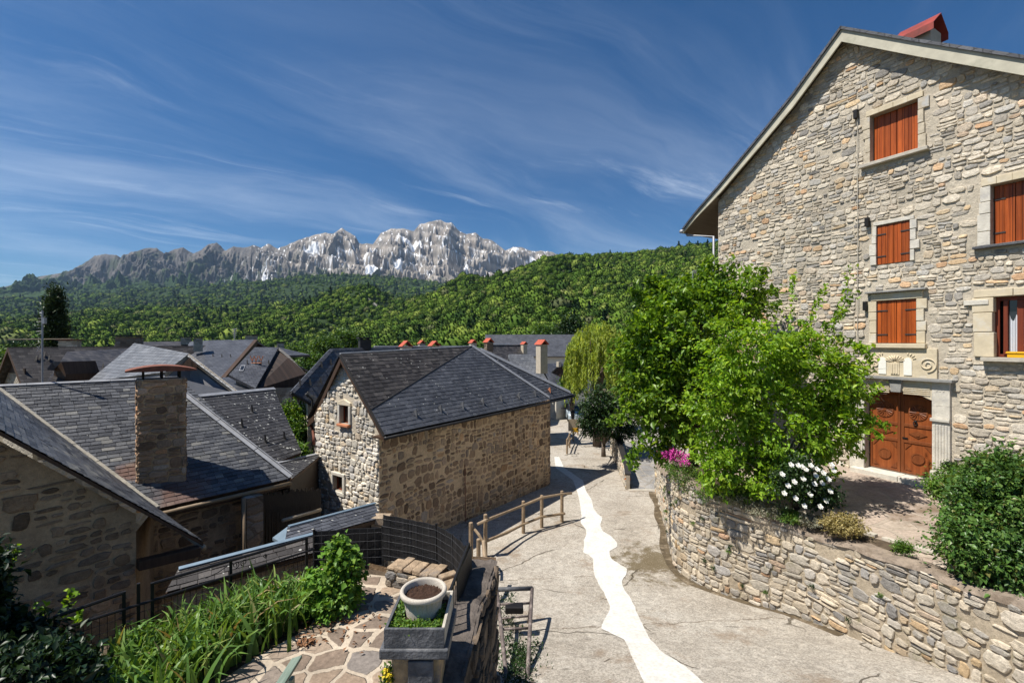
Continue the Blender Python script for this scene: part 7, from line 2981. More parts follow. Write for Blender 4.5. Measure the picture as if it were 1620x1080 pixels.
# dark retaining wall on the lane side of the garden
gw = thing('garden_wall', V((-0.35, 4.5, -5.2)), 'dark rough stone wall between the garden and the lane', 'wall')
wa, wb = V((-0.62, 2.3, 0)), V((-0.22, 6.25, 0))
wd_ = (wb - wa).normalized()
wn_ = V((wd_.y, -wd_.x, 0))
Lw_ = (wb - wa).length
wtop = lambda s: -2.93 + 0.05 * math.sin(s * 3.1) + 0.03 * math.sin(s * 7.7)
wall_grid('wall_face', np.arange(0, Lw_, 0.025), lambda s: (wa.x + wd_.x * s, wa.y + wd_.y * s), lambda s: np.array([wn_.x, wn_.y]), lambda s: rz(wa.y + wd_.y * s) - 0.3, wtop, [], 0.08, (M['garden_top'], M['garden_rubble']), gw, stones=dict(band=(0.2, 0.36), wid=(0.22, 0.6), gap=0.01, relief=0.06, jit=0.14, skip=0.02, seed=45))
mb = MB()
q_ = np.arange(0, Lw_, 0.08)
rr_ = random.Random(2)
cache = {}


def topp(s, k):
    key = (round(s, 3), k)
    if key not in cache:
        cache[key] = V((wa.x, wa.y, 0)) + wd_ * s - wn_ * (k * 0.085 - 0.03) + UP * (wtop(s) + rr_.uniform(-0.012, 0.02) - (0.02 if k in (0, 5) else 0))
    return cache[key]


for s0, s1 in zip(q_[:-1], q_[1:]):
    for k in range(5):
        mb.poly(topp(s0, k), topp(s1, k), topp(s1, k + 1), topp(s0, k + 1))
mb.build('wall_top', M['garden_top'], gw, smooth=True)
mb = MB()
e = V((wb.x, wb.y, 0))
mb.poly(e + UP * -7, e + UP * -2.96, e - wn_ * 0.45 + UP * -2.96, e - wn_ * 0.45 + UP * -7)
e = e - wn_ * 0.45
f_ = V((-2.2, 7.0, 0))
mb.poly(e + UP * -7, e + UP * -3.4, f_ + UP * -3.4, f_ + UP * -7)
mb.build('wall_end', M['dark_stone'], gw)

# low stone wall that carries the screen
lw = thing('low_wall', V((-1.3, 6.5, TZ)), 'low sunlit stone wall with flat top under the black screen', 'wall')
lp0, lp1, lp2 = V((-1.78, 6.45, 0)), V((-1.0, 6.15, 0)), V((-0.72, 5.75, 0))
for a, b in ((lp0, lp1), (lp1, lp2)):
    d_ = (b - a).normalized()
    n_ = V((d_.y, -d_.x, 0))
    mb = MB()
    mb.obox(a + UP * (TZ - 0.05), b - a, -n_ * 0.32, UP * 0.26)
    mb.build('wall_core', M['low_mortar'], lw)
    wall_grid('wall_body', np.arange(0, (b - a).length + 0.01, 0.1), lambda t: (a.x + d_.x * t + n_.x * 0.01, a.y + d_.y * t + n_.y * 0.01), lambda t: np.array([n_.x, n_.y]), lambda t: TZ - 0.02, lambda t: TZ + 0.22, [], 0.1, (M['low_mortar'], M['low_rubble']), lw, stones=dict(band=(0.1, 0.2), wid=(0.12, 0.3), gap=0.006, relief=0.03, seed=46))
rr_ = random.Random(4)
mb = MB()
for a, b, n in ((lp0, lp1, 6), (lp1, lp2, 4)):
    d_ = (b - a)
    n_ = V((d_.y, -d_.x, 0)).normalized()
    for k in range(n):
        p, q = a.lerp(b, k / n + 0.002), a.lerp(b, (k + 1) / n - 0.002)
        h = TZ + 0.21 + rr_.uniform(0, 0.03)
        mb.obox(p + UP * h + n_ * rr_.uniform(0.0, 0.05), q - p, -n_ * rr_.uniform(0.24, 0.36), UP * rr_.uniform(0.04, 0.09))
cs_ = plain_mat('tan capping stones', (0.36, 0.265, 0.175), 0.9, 0.45, 9.0, 0.03, var2=(0.26, 0.21, 0.165))
mb.build('capping', cs_, lw, bevel=0.02)

# black reed screen: panels with a grid of tying wire, and the railing panel coming towards us
sc = thing('reed_screen', V((-1.6, 6.6, TZ)), 'black reed screen tied with wire around the garden corner', 'screen')
s_pts = [(P(497, 840, 7.0), P(497, 918, 7.0)), (P(605, 834, 7.15), P(606, 915, 7.15))]
s2 = [(P(606, 814, 7.1), P(606, 885, 7.1)), (P(650, 822, 6.9), P(650, 892, 6.9)), (P(690, 831, 6.6), P(692, 905, 6.6)), (P(716, 845, 6.3), P(718, 925, 6.3)), (P(738, 866, 5.95), P(740, 955, 5.95))]


def screen_panel(pts, parent):
    mb = MB()
    mbw = MB()
    for (t0, b0), (t1, b1) in zip(pts[:-1], pts[1:]):
        n = 8
        d_ = (t1 - t0).normalized()
        nn_ = V((d_.y, -d_.x, 0)).normalized()
        if nn_.y > 0:
            nn_ = -nn_
        for k in range(n):
            a, b = k / n, (k + 1) / n
            wv = lambda t: nn_ * (0.012 * math.sin(t * 9))
            q = [b0.lerp(b1, a) + wv(a), b0.lerp(b1, b) + wv(b), t0.lerp(t1, b) + wv(b), t0.lerp(t1, a) + wv(a)]
            mb.prism(q, -nn_ * 0.012)
        for z in np.linspace(0.12, 0.92, 6):
            mbw.tube([b0.lerp(t0, z) + nn_ * 0.02, b1.lerp(t1, z) + nn_ * 0.02], 0.0014, 4)
        m = max(2, int((t1 - t0).length / 0.11))
        for k in range(m + 1):
            mbw.tube([b0.lerp(b1, k / m) + nn_ * 0.02, t0.lerp(t1, k / m) + nn_ * 0.02], 0.0013, 4)
    p = mb.build('reed_panel', M['reed'], parent)
    mbw.build('tie_wire', M['dark_slab'], p)


screen_panel(s_pts, sc)
screen_panel(s2, sc)
for (t, b) in (s_pts[0], s_pts[1], s2[2], s2[4]):
    mb = MB().tube([b - UP * 0.1, t + UP * 0.03], 0.02, 6)
    mb.build('post', M['iron'], sc)
sr = thing('side_railing', V((-0.6, 5.3, -2.9)), 'black metal railing panel with reed backing at the corner above the lane', 'railing')
ra0, ra1 = V((-0.56, 5.9, -2.62)), V((-0.64, 4.55, -2.55))
low0, low1 = V((-0.56, 5.9, -3.0)), V((-0.64, 4.55, -3.0))
mb = MB()
mb.tube([ra0, ra1], 0.02, 6)
mb.build('top_rail', M['iron'], sr)
mb = MB()
mb.tube([low0 + UP * 0.06, low1 + UP * 0.06], 0.016, 6)
mb.build('bottom_rail', M['iron'], sr)
for k in (0, 0.5, 1):
    MB().tube([low0.lerp(low1, k) - UP * 0.05, ra0.lerp(ra1, k)], 0.02, 6).build('post', M['iron'], sr)
mb = MB()
for k in range(1, 14):
    t_ = k / 14
    mb.tube([low0.lerp(low1, t_) + UP * 0.06, ra0.lerp(ra1, t_)], 0.006, 5)
mb.build('bar_grille', M['iron'], sr)
mb = MB()
mb.prism([low0 + V((0.03, 0, 0.05)), low1 + V((0.03, 0.45, 0.05)), ra1 + V((0.03, 0.45, -0.02)), ra0 + V((0.03, 0, -0.02))], V((0.01, 0, 0)))
mb.build('reed_panel', M['reed'], sr)

# iron railing along the left edge
ir = thing('iron_railing', V((-3.6, 5.5, TZ)), 'low black iron railing with scrolls and wire mesh above the iris bed', 'railing')
rail_pts = [P(85, 976, 4.5), P(196, 937, 4.98), P(240, 923, 5.18), P(497, 849, 6.75)]
rail_secs = [(P(85, 976, 4.5), P(196, 937, 4.98)), (P(240, 923, 5.18), P(485, 851, 6.68))]
for a, b in rail_secs:
    MB().tube([a, b], 0.018, 6).build('top_rail', M['iron'], ir)
mid0, mid1 = P(105, 992, 4.6), P(497, 868, 6.75)
MB().tube([mid0, mid1], 0.015, 6).build('mid_rail', M['iron'], ir)
for (x, y, Y) in ((88, 975, 4.5), (196, 935, 4.98), (219, 922, 5.08), (241, 921, 5.18), (485, 849, 6.68), (365, 886, 5.9)):
    t = P(x, y, Y)
    MB().box(V((t.x, t.y, (t.z + TZ - 0.15) / 2)), 0.032, 0.032, t.z - TZ + 0.15, 0.7).build('post', M['iron'], ir)
mb = MB()
n_ = 42
lo0, lo1 = V((mid0.x, mid0.y, TZ + 0.02)), V((mid1.x, mid1.y, TZ - 0.15))
for k in range(n_ + 1):
    mb.tube([lo0.lerp(lo1, k / n_), mid0.lerp(mid1, k / n_)], 0.0035, 4)
for k in range(1, 6):
    mb.tube([lo0.lerp(mid0, k / 6), lo1.lerp(mid1, k / 6)], 0.0035, 4)
mb.build('wire_mesh', M['iron'], ir)


def scroll3(c, R, d_, sgn, turns=1.4):
    pts = []
    for i in range(30):
        t_ = i / 29
        a_ = -math.pi / 2 + sgn * t_ * turns * 2 * math.pi
        r_ = R * (1 - 0.8 * t_)
        pts.append(c + d_ * (r_ * math.cos(a_)) + UP * (r_ * math.sin(a_)))
    return MB().tube(pts, 0.006, 5)


rd = (rail_secs[1][1] - rail_secs[1][0]).normalized()
for (x, y, Y, R, sg) in ((373, 893, 5.95, 0.045, 1), (386, 889, 6.02, 0.045, -1), (419, 879, 6.22, 0.03, 1)):
    scroll3(P(x, y, Y), R, rd, sg).build('scroll', M['iron'], ir, smooth=True)
MB().tube([P(325, 914, 5.62), P(345, 905, 5.75), P(362, 893, 5.87), P(368, 890, 5.92)], 0.006, 5).build('scroll', M['iron'], ir)

# planter pillar, box, pot
pf = P(608, 1022, 3.78)
pl = thing('planter_pillar', V((-0.8, 4.0, TZ)), 'stone pillar with a rough slate ledge carrying the planter box', 'pillar')
x0, x1, y0, y1 = -1.06, -0.56, 3.76, 4.32
zbox = P(650, 1022, 3.78).z
mb = MB()
mb.box(V(((x0 + x1) / 2, (y0 + y1) / 2 - 0.0, zbox - 0.045)), x1 - x0 + 0.07, y1 - y0 + 0.04, 0.085, 0.0)
led = mb.build('ledge', M['dark_slab'], pl, bevel=0.012)
mb = MB().box(V(((x0 + x1) / 2 + 0.0, (y0 + y1) / 2 + 0.03, (zbox - 0.09 + TZ - 0.5) / 2)), x1 - x0 - 0.09, y1 - y0 - 0.06, zbox - 0.09 - TZ + 0.5)
tan = plain_mat('tan pillar stone', (0.42, 0.30, 0.17), 0.9, 0.4, 10.0, 0.015, var2=(0.2, 0.17, 0.15))
mb.build('shaft', tan, pl, bevel=0.02)
mb = MB()
fx = x0 + 0.17
mb.box(V((fx + 0.13, y0 + 0.035, (zbox - 0.12 + TZ - 0.5) / 2)), 0.21, 0.05, zbox - 0.12 - TZ + 0.5)
mb.build('slate_facing', M['dark_slab'], pl, bevel=0.01)
bx = thing('planter_box', V((-0.8, 4.0, zbox)), 'black slate planter box with green ground cover on the pillar', 'planter')
zt_b = P(650, 992, 3.78).z
mb = MB()
t_ = 0.025
mb.box(V(((x0 + x1) / 2, y0 + t_ / 2, (zbox + zt_b) / 2)), x1 - x0, t_, zt_b - zbox)
mb.build('front_panel', M['dark_slab'], bx, bevel=0.004)
for xx in (x0 + t_ / 2, x1 - t_ / 2):
    MB().box(V((xx, (y0 + y1) / 2 + t_ / 2 + 0.001, (zbox + zt_b) / 2)), t_, y1 - y0 - t_ - 0.002, zt_b - zbox - 0.004).build('side_panel', M['cement'] if xx > -0.8 else M['dark_slab'], bx, bevel=0.004)
MB().box(V(((x0 + x1) / 2, y1 + 0.013, (zbox + zt_b) / 2)), x1 - x0, t_, zt_b - zbox).build('back_panel', M['cement'], bx, bevel=0.004)
MB().box(V(((x0 + x1) / 2, (y0 + y1) / 2, zbox + 0.055)), x1 - x0 - 0.06, y1 - y0 - 0.06, 0.09).build('earth_fill', M['soil'], bx)
pc = P(670, 930, 4.1)
pot = thing('flower_pot', V((pc.x, pc.y, zbox + 0.10)), 'round fluted pale stone pot of bare soil in the planter box', 'pot')
zr = pc.z
rb = 0.145
R_ = 0.208
zb2 = zbox + 0.10
n = 64
prof = [(0.0, zb2 + 0.0), (rb - 0.01, zb2), (rb, zb2 + 0.012)]
mb = MB()
vs, fs = [], []
H_ = zr - zb2
pr = [(rb, 0.0, 0), (rb + 0.006, 0.03, 0.0), (rb + 0.012, 0.05, 1), (R_ - 0.024, H_ - 0.06, 1), (R_ - 0.02, H_ - 0.05, 0), (R_ - 0.006, H_ - 0.042, 0), (R_, H_ - 0.034, 0), (R_, H_ - 0.012, 0), (R_ - 0.008, H_, 0), (R_ - 0.03, H_, 0), (R_ - 0.036, H_ - 0.012, 0), (R_ - 0.04, H_ - 0.06, 0), (R_ - 0.05, H_ - 0.2, 0)]
for (r_, z_, fl) in pr:
    for k in range(n * 2):
        th = math.pi * k / n
        rr2 = r_ - (0.022 * (0.5 + 0.5 * math.cos(th * 24)) if fl else 0)
        vs.append(V((pc.x + rr2 * math.cos(th), pc.y + rr2 * math.sin(th), zb2 + z_)))
for i in range(len(pr) - 1):
    for k in range(n * 2):
        k2 = (k + 1) % (2 * n)
        fs.append((i * 2 * n + k, i * 2 * n + k2, (i + 1) * 2 * n + k2, (i + 1) * 2 * n + k))
mb.add(vs, fs)
mb.build('pot_body', M['pot'], pot, smooth=True)
bm = bmesh.new()
bmesh.ops.create_grid(bm, x_segments=36, y_segments=36, size=1.0)
vs, fs = [], []
rr_ = random.Random(8)
idx = {}
for f in bm.faces:
    if all(v.co.length < 1.0 for v in f.verts):
        ids = []
        for v in f.verts:
            if v.index not in idx:
                idx[v.index] = len(vs)
                vs.append(V((pc.x + v.co.x * (R_ - 0.038), pc.y + v.co.y * (R_ - 0.038), zr - 0.055 + rr_.uniform(-0.012, 0.014))))
            ids.append(idx[v.index])
        fs.append(tuple(ids))
bm.free()
MB().add(vs, fs).build('soil_fill', M['soil'], pot, smooth=True)
# green bench end poking in from below
gb = thing('green_bench', P(450, 1075, 4.15), 'worn green wooden armrest of a bench on the patio', 'bench')
a, b = P(470, 1043, 4.2), P(428, 1110, 3.75)
d_ = (b - a).normalized()
sd_ = V((0.86, 0.5, 0)).normalized()
nn_ = d_.cross(sd_).normalized()
mb = MB()
mb.obox(a - sd_ * 0.045, b - a, sd_ * 0.09, nn_ * 0.035)
mb.build('armrest', M['green_wood'], gb, bevel=0.006)
mb = MB()
q = a.lerp(b, 0.35) - UP * 0.04
mb.obox(V((q.x - 0.03, q.y, TZ)), V((0.06, 0, 0)), V((0, 0.06, 0)), UP * (q.z - TZ - 0.02))
mb.build('leg', M['green_wood'], gb, bevel=0.005)
mb = MB()
q = b + V((0.03, -0.05, -0.05))
mb.obox(V((q.x - 0.03, q.y, TZ)), V((0.06, 0, 0)), V((0, 0.06, 0)), UP * (q.z - TZ - 0.02))
mb.build('leg', M['green_wood'], gb, bevel=0.005)
# garden edge kerb stones under the railing
mb = MB()
rr_ = random.Random(6)
a, b = V((-3.45, 5.85, TZ)), V((-2.35, 6.85, TZ))
for k in range(4):
    p, q = a.lerp(b, k / 4 + 0.01), a.lerp(b, (k + 1) / 4 - 0.01)
    d_ = (q - p)
    mb.obox(p, d_, V((-d_.y, d_.x, 0)).normalized() * 0.2, UP * rr_.uniform(0.09, 0.14))
tag(mb.build('kerb', cs_, bevel=0.02), kind='structure')

# ------------------------------------------------------------------ wooden rail fence at the lane edge
fn = thing('wooden_fence', on_road(800, 858), 'weathered round post and rail fence along the edge of the lane', 'fence')


def post(parent, base, h, r=0.062, tilt=(0, 0)):
    t = base + V((tilt[0], tilt[1], h))
    mb = MB()
    mb.tube([base - UP * 0.25, base.lerp(t, 0.5), t - UP * 0.015, t], [r, r * 0.98, r * 0.95, r * 0.8], 10)
    mb.build('post', M['fence_wood'], parent, smooth=False)
    return t


posts = [((745, 905), (745, 826)), ((768, 880), (768, 813)), ((828, 843), (828, 792)), ((857, 834), (857, 783)), ((889, 825), (889, 776))]
PT = []
for (b_, t_) in posts:
    q = on_road(*b_)
    h = (HY - t_[1]) / FOC * q.y - q.z
    post(fn, q, h)
    PT.append((q, h))
q = on_road(757, 913)
post(fn, q, (HY - 852) / FOC * q.y - q.z, 0.06)
p_near = (q, (HY - 852) / FOC * q.y - q.z)


def rail(parent, pts, r=0.05):
    MB().tube(pts, [r * (0.9 + 0.14 * math.sin(k * 2.1)) for k in range(len(pts))], 8).build('rail', M['fence_wood'], parent)


def rp3(x, y, Y):
    return P(x, y, Y)


Ys = [q.y for q, h in PT]
rail(fn, [rp3(755, 829, Ys[1] - 0.15), rp3(768, 823, Ys[1] - 0.1), rp3(800, 810, (Ys[1] + Ys[2]) / 2), rp3(828, 799, Ys[2] - 0.1), rp3(857, 787, Ys[3] - 0.1), rp3(889, 781, Ys[4] - 0.1), rp3(904, 780, Ys[4] + 0.25)])
rail(fn, [rp3(765, 857, Ys[1] - 0.1), rp3(800, 843, (Ys[1] + Ys[2]) / 2), rp3(828, 829, Ys[2] - 0.1), rp3(857, 817, Ys[3] - 0.1), rp3(893, 812, Ys[4])])
rail(fn, [rp3(747, 832, Ys[0] + 0.05), rp3(758, 846, Ys[0] - 0.1), rp3(766, 860, Ys[0] - 0.2), rp3(769, 878, Ys[0] - 0.6)], 0.042)
rail(fn, [rp3(765, 856, 11.6), rp3(768, 890, 11.0), rp3(764, 926, 10.4)], 0.055)

# ------------------------------------------------------------------ old trestle ladder leaning at the lane edge
ld = thing('trestle_ladder', V((0.1, 8.5, -5.7)), 'old worn metal trestle ladder propped at the edge of the lane', 'ladder')
tl, tr = P(786, 932, 9.55), P(842, 930, 9.8)
bl, br = P(806, 1120, 6.6), P(832, 1120, 6.7)
mb = MB()
MB().tube([tl, tr], 0.045, 10).build('top_bar', M['dark_slab'], ld, smooth=True)
for a, b in ((tl, bl), (tr, br)):
    MB().tube([a, a.lerp(b, 0.5) + V((0, 0, 0.05)), b], 0.036, 8).build('side_rail', M['worn_metal'], ld, smooth=True)
gl, gr = on_road(781, 990), on_road(836, 985)
for a, b in ((tl, gl), (tr, gr)):
    MB().tube([a, b], 0.03, 8).build('leg', M['worn_metal'], ld, smooth=True)
for k, zz_ in ((0.17, 0.02), (0.42, 0.02)):
    MB().tube([tl.lerp(bl, k), tr.lerp(br, k)], 0.024, 8).build('rung', M['worn_metal'], ld, smooth=True)
MB().tube([gl.lerp(tl, 0.2), gr.lerp(tr, 0.2)], 0.022, 8).build('stretcher', M['worn_metal'], ld, smooth=True)
q = tl.lerp(bl, 0.2).lerp(tr.lerp(br, 0.2), 0.5)
mb = MB()
mb.obox(q + V((-0.2, -0.10, -0.10)), V((0.36, 0, 0)), V((0, 0.2, 0.0)), UP * 0.13)
mb.build('step_box', M['iron'], ld, bevel=0.02)
# ------------------------------------------------------------------ foliage


def leaf_mesh(name, cen, size, outdir, mat, parent=None, droop=0.35, aspect=0.55, seed=0, spread=0.9, origin=None, curl=0.18):
    """every leaf a folded blade of its own; cen Nx3, size N, outdir Nx3"""
    r = np.random.default_rng(seed)
    n = len(cen)
    d = outdir + r.normal(0, spread, (n, 3))
    d[:, 2] -= droop
    d /= np.linalg.norm(d, axis=1)[:, None]
    up = r.normal(0, 0.55, (n, 3)) + np.array([0, 0, 1.0])
    s = np.cross(d, up)
    s /= np.linalg.norm(s, axis=1)[:, None]
    nn = np.cross(s, d)
    L = size[:, None]
    w = L * aspect * 0.5
    b = cen - d * L * 0.5
    t = cen + d * L * 0.5 - nn * L * curl
    l = cen - s * w + nn * L * 0.10 - d * L * 0.06
    q = cen + s * w + nn * L * 0.10 - d * L * 0.06
    co = np.stack([b, q, t, l], 1).reshape(-1, 3)
    i = np.arange(n)[:, None] * 4
    f = np.concatenate([i + np.array([0, 1, 2]), i + np.array([0, 2, 3])], 1).reshape(-1, 3)
    return mesh_obj(name, co, f, mat, parent, origin=origin)


def crown_points(blobs, n_clusters, per, seed, shell=0.62, sig=0.16):
    """sprigs scattered towards the outside of overlapping lobes; blobs (centre, (rx,ry,rz), weight)"""
    r = np.random.default_rng(seed)
    wts = np.array([b[2] if len(b) > 2 else b[1][0] * b[1][2] for b in blobs], float)
    wts /= wts.sum()
    which = r.choice(len(blobs), n_clusters, p=wts)
    C = np.array([tuple(b[0]) for b in blobs])[which]
    R = np.array([b[1] for b in blobs])[which]
    d = r.normal(0, 1, (n_clusters, 3))
    d /= np.linalg.norm(d, axis=1)[:, None]
    rad = (shell + (1 - shell) * r.random(n_clusters)) * (1 + 0.16 * r.normal(0, 1, n_clusters))
    cc = C + d * R * rad[:, None]
    k = np.repeat(np.arange(n_clusters), per)
    sg = sig * (0.6 + 0.8 * r.random(n_clusters))
    p = cc[k] + r.normal(0, 1, (len(k), 3)) * sg[k][:, None] * np.array([1, 1, 0.8])
    return p, d[k], cc


def limbs(parent, base, tips, r0, mat, seed=0, name='trunk', fork=0.35, nmax=26):
    r = random.Random(seed)
    mb = MB()
    hub = base + UP * fork
    mb.tube([base - UP * 0.2, base + UP * fork * 0.5 + V((r.uniform(-.04, .04), r.uniform(-.04, .04), 0)), hub], [r0 * 1.25, r0, r0 * 0.9], 9)
    tips = list(tips)
    r.shuffle(tips)
    for t in tips[:nmax]:
        t = V(t)
        m1 = hub.lerp(t, 0.35) + UP * (0.12 * (t - hub).length) + V((r.uniform(-.1, .1), r.uniform(-.1, .1), 0))
        m2 = hub.lerp(t, 0.72) + UP * 0.06 + V((r.uniform(-.12, .12), r.uniform(-.12, .12), 0))
        mb.tube([hub - UP * 0.05, m1, m2, t], [r0 * 0.55, r0 * 0.36, r0 * 0.2, r0 * 0.06], 6)
    return mb.build(name, mat, parent, smooth=True)


LM = {}
LM['cherry'] = leaf_mat('cherry leaves', [(0.0, (0.055, 0.12, 0.012)), (0.45, (0.11, 0.215, 0.019)), (0.8, (0.185, 0.315, 0.028)), (1.0, (0.27, 0.39, 0.05))], 0.44, 0.38)
LM['lilac'] = leaf_mat('bright shrub leaves', [(0.0, (0.09, 0.185, 0.012)), (0.4, (0.17, 0.315, 0.02)), (0.8, (0.26, 0.42, 0.032)), (1.0, (0.36, 0.48, 0.065))], 0.44, 0.4)
LM['willow'] = leaf_mat('willow leaves', [(0.0, (0.24, 0.33, 0.05)), (0.5, (0.36, 0.45, 0.08)), (1.0, (0.46, 0.52, 0.13))], 0.5, 0.5)
LM['dark'] = leaf_mat('dark evergreen leaves', [(0.0, (0.012, 0.032, 0.010)), (0.6, (0.025, 0.058, 0.014)), (1.0, (0.05, 0.09, 0.022))], 0.2, 0.4)
LM['laurel'] = leaf_mat('dense shrub leaves', [(0.0, (0.035, 0.085, 0.018)), (0.5, (0.07, 0.145, 0.03)), (0.85, (0.11, 0.2, 0.04)), (0.95, (0.16, 0.24, 0.055)), (1.0, (0.14, 0.08, 0.04))], 0.25, 0.36)
LM['valley'] = leaf_mat('valley tree leaves', [(0.0, (0.03, 0.075, 0.014)), (0.5, (0.055, 0.12, 0.02)), (1.0, (0.11, 0.185, 0.035))], 0.32, 0.5)
LM['poplar'] = leaf_mat('cypress sprays', [(0.0, (0.012, 0.028, 0.010)), (0.7, (0.026, 0.052, 0.016)), (1.0, (0.045, 0.075, 0.022))], 0.15, 0.5)
LM['iris'] = leaf_mat('iris blades', [(0.0, (0.06, 0.13, 0.028)), (0.5, (0.11, 0.21, 0.042)), (0.88, (0.19, 0.29, 0.06)), (0.95, (0.26, 0.24, 0.10)), (1.0, (0.30, 0.20, 0.10))], 0.3, 0.42)
LM['herb'] = leaf_mat('fresh herb leaves', [(0.0, (0.045, 0.11, 0.018)), (0.6, (0.09, 0.18, 0.025)), (1.0, (0.17, 0.25, 0.04))], 0.32, 0.45)
LM['mallow'] = leaf_mat('hydrangea leaves', [(0.0, (0.07, 0.16, 0.02)), (0.6, (0.14, 0.28, 0.034)), (1.0, (0.19, 0.30, 0.05))], 0.3, 0.5)
LM['shade'] = leaf_mat('shade darkened shrub leaves', [(0.0, (0.006, 0.018, 0.006)), (0.6, (0.012, 0.032, 0.009)), (1.0, (0.028, 0.055, 0.014))], 0.15, 0.4)  # near-black green stands in for shade over the corner shrub
LM['gold'] = leaf_mat('golden variegated leaves', [(0.0, (0.16, 0.14, 0.04)), (0.5, (0.32, 0.25, 0.09)), (1.0, (0.42, 0.36, 0.17))], 0.25, 0.5)
LM['silver'] = leaf_mat('silvery cushion leaves', [(0.0, (0.16, 0.17, 0.12)), (0.6, (0.28, 0.28, 0.21)), (1.0, (0.36, 0.30, 0.24))], 0.2, 0.6)


def ob3(px, py, Y, rx, rz_, ry=None, wgt=None):
    c = P(px, py, Y)
    R = (rx / FOC * Y, (ry if ry is not None else rx * 0.8) / FOC * Y, rz_ / FOC * Y)
    return (c, R, wgt) if wgt else (c, R)


def tree(name, label, cat, base, blobs, ncl, per, size, mat, bark, r0, seed, group=None, sig=0.16, shell=0.6, droop=0.35, aspect=0.55, spread=0.9, fork=0.5, crown='crown', extra=None, trunk='trunk', nl=26):
    t = thing(name, base, label, cat, group)
    p, d, cc = crown_points(blobs, ncl, per, seed, shell, sig)
    if extra is not None:
        p = np.concatenate([p, extra[0]])
        d = np.concatenate([d, extra[1]])
    r = np.random.default_rng(seed + 5)
    sz = size * r.lognormal(0, 0.28, len(p))
    leaf_mesh(crown, p, sz, d, mat, t, droop, aspect, seed + 1, spread)
    limbs(t, base, [tuple(x) for x in cc[:200:4]], r0, bark, seed, trunk, fork, nl)
    return t


def sprig_spikes(lines, per, sg, seed):
    r = np.random.default_rng(seed)
    P_, D_ = [], []
    for pts in lines:
        a = np.array([tuple(x) for x in pts])
        t = np.sort(r.random(per)) * (len(a) - 1)
        i = np.minimum(t.astype(int), len(a) - 2)
        f = (t - i)[:, None]
        q = a[i] * (1 - f) + a[i + 1] * f
        P_.append(q + r.normal(0, sg, q.shape))
        dd = r.normal(0, 1, q.shape)
        D_.append(dd / np.linalg.norm(dd, axis=1)[:, None])
    return np.concatenate(P_), np.concatenate(D_)


# cherry tree at the bend, dark and leafy
Yc = 14.6
spk = sprig_spikes([[P(1150, 480, Yc), P(1152, 440, Yc), P(1156, 408, Yc)], [P(1200, 470, Yc), P(1204, 440, Yc), P(1208, 425, Yc)], [P(1120, 470, Yc), P(1112, 435, Yc)], [P(1040, 470, Yc), P(1028, 440, Yc)], [P(1020, 480, Yc), P(1000, 455, Yc)],
                    [P(1010, 640, Yc - 1), P(985, 660, Yc - 1.2), P(962, 668, Yc - 1.3)], [P(1020, 690, Yc - 1.2), P(1003, 715, Yc - 1.3), P(1000, 735, Yc - 1.3)], [P(1055, 690, Yc - 1), P(1048, 712, Yc - 1), P(1050, 738, Yc - 1)]], 130, 0.10, 3)
tree('cherry_tree', 'dark green spreading cherry tree at the bend beside the tall house', 'tree', V((5.9, 14.8, -4.3)),
     [ob3(1080, 530, Yc, 92, 78), ob3(1150, 480, Yc, 62, 50), ob3(1185, 465, Yc + 0.5, 45, 32), ob3(1022, 560, Yc - 0.4, 56, 74), ob3(1095, 610, Yc, 90, 80), ob3(1030, 625, Yc - 0.8, 48, 55), ob3(1060, 675, Yc - 0.8, 46, 52), ob3(1130, 430, Yc + 0.2, 26, 20), ob3(1060, 470, Yc, 48, 36)],
     680, 30, 0.16, LM['cherry'], M['bark'], 0.16, 41, extra=spk, sig=0.135, shell=0.5, fork=0.9)
# bright lime shrub tree in front
Yl = 11.3
spk = sprig_spikes([[P(1250, 560, Yl), P(1252, 490, Yl), P(1255, 432, Yl)], [P(1275, 520, Yl), P(1292, 480, Yl), P(1308, 452, Yl)], [P(1310, 540, Yl), P(1332, 480, Yl), P(1345, 418, Yl)], [P(1300, 520, Yl), P(1330, 500, Yl), P(1350, 465, Yl)],
                    [P(1350, 650, Yl - .2), P(1380, 665, Yl - .4), P(1410, 680, Yl - .5)], [P(1350, 690, Yl - .2), P(1372, 668, Yl - .3), P(1398, 672, Yl - .4)], [P(1355, 560, Yl), P(1372, 550, Yl), P(1375, 575, Yl)]], 110, 0.055, 5)
tree('lilac_tree', 'bright lime green leafy shrub tree in front of the carved door', 'tree', V((6.5, 11.5, -3.95)),
     [ob3(1190, 560, Yl, 85, 72), ob3(1285, 590, Yl, 76, 78), ob3(1150, 650, Yl, 62, 80), ob3(1240, 680, Yl, 95, 86), ob3(1320, 660, Yl + 0.2, 46, 84), ob3(1135, 735, Yl - 0.3, 42, 46), ob3(1200, 755, Yl - 0.4, 60, 36), ob3(1330, 600, Yl + 0.2, 35, 55)],
     1050, 26, 0.105, LM['lilac'], M['pale_bark'], 0.07, 43, extra=spk, sig=0.088, shell=0.55, fork=0.25, droop=0.55)
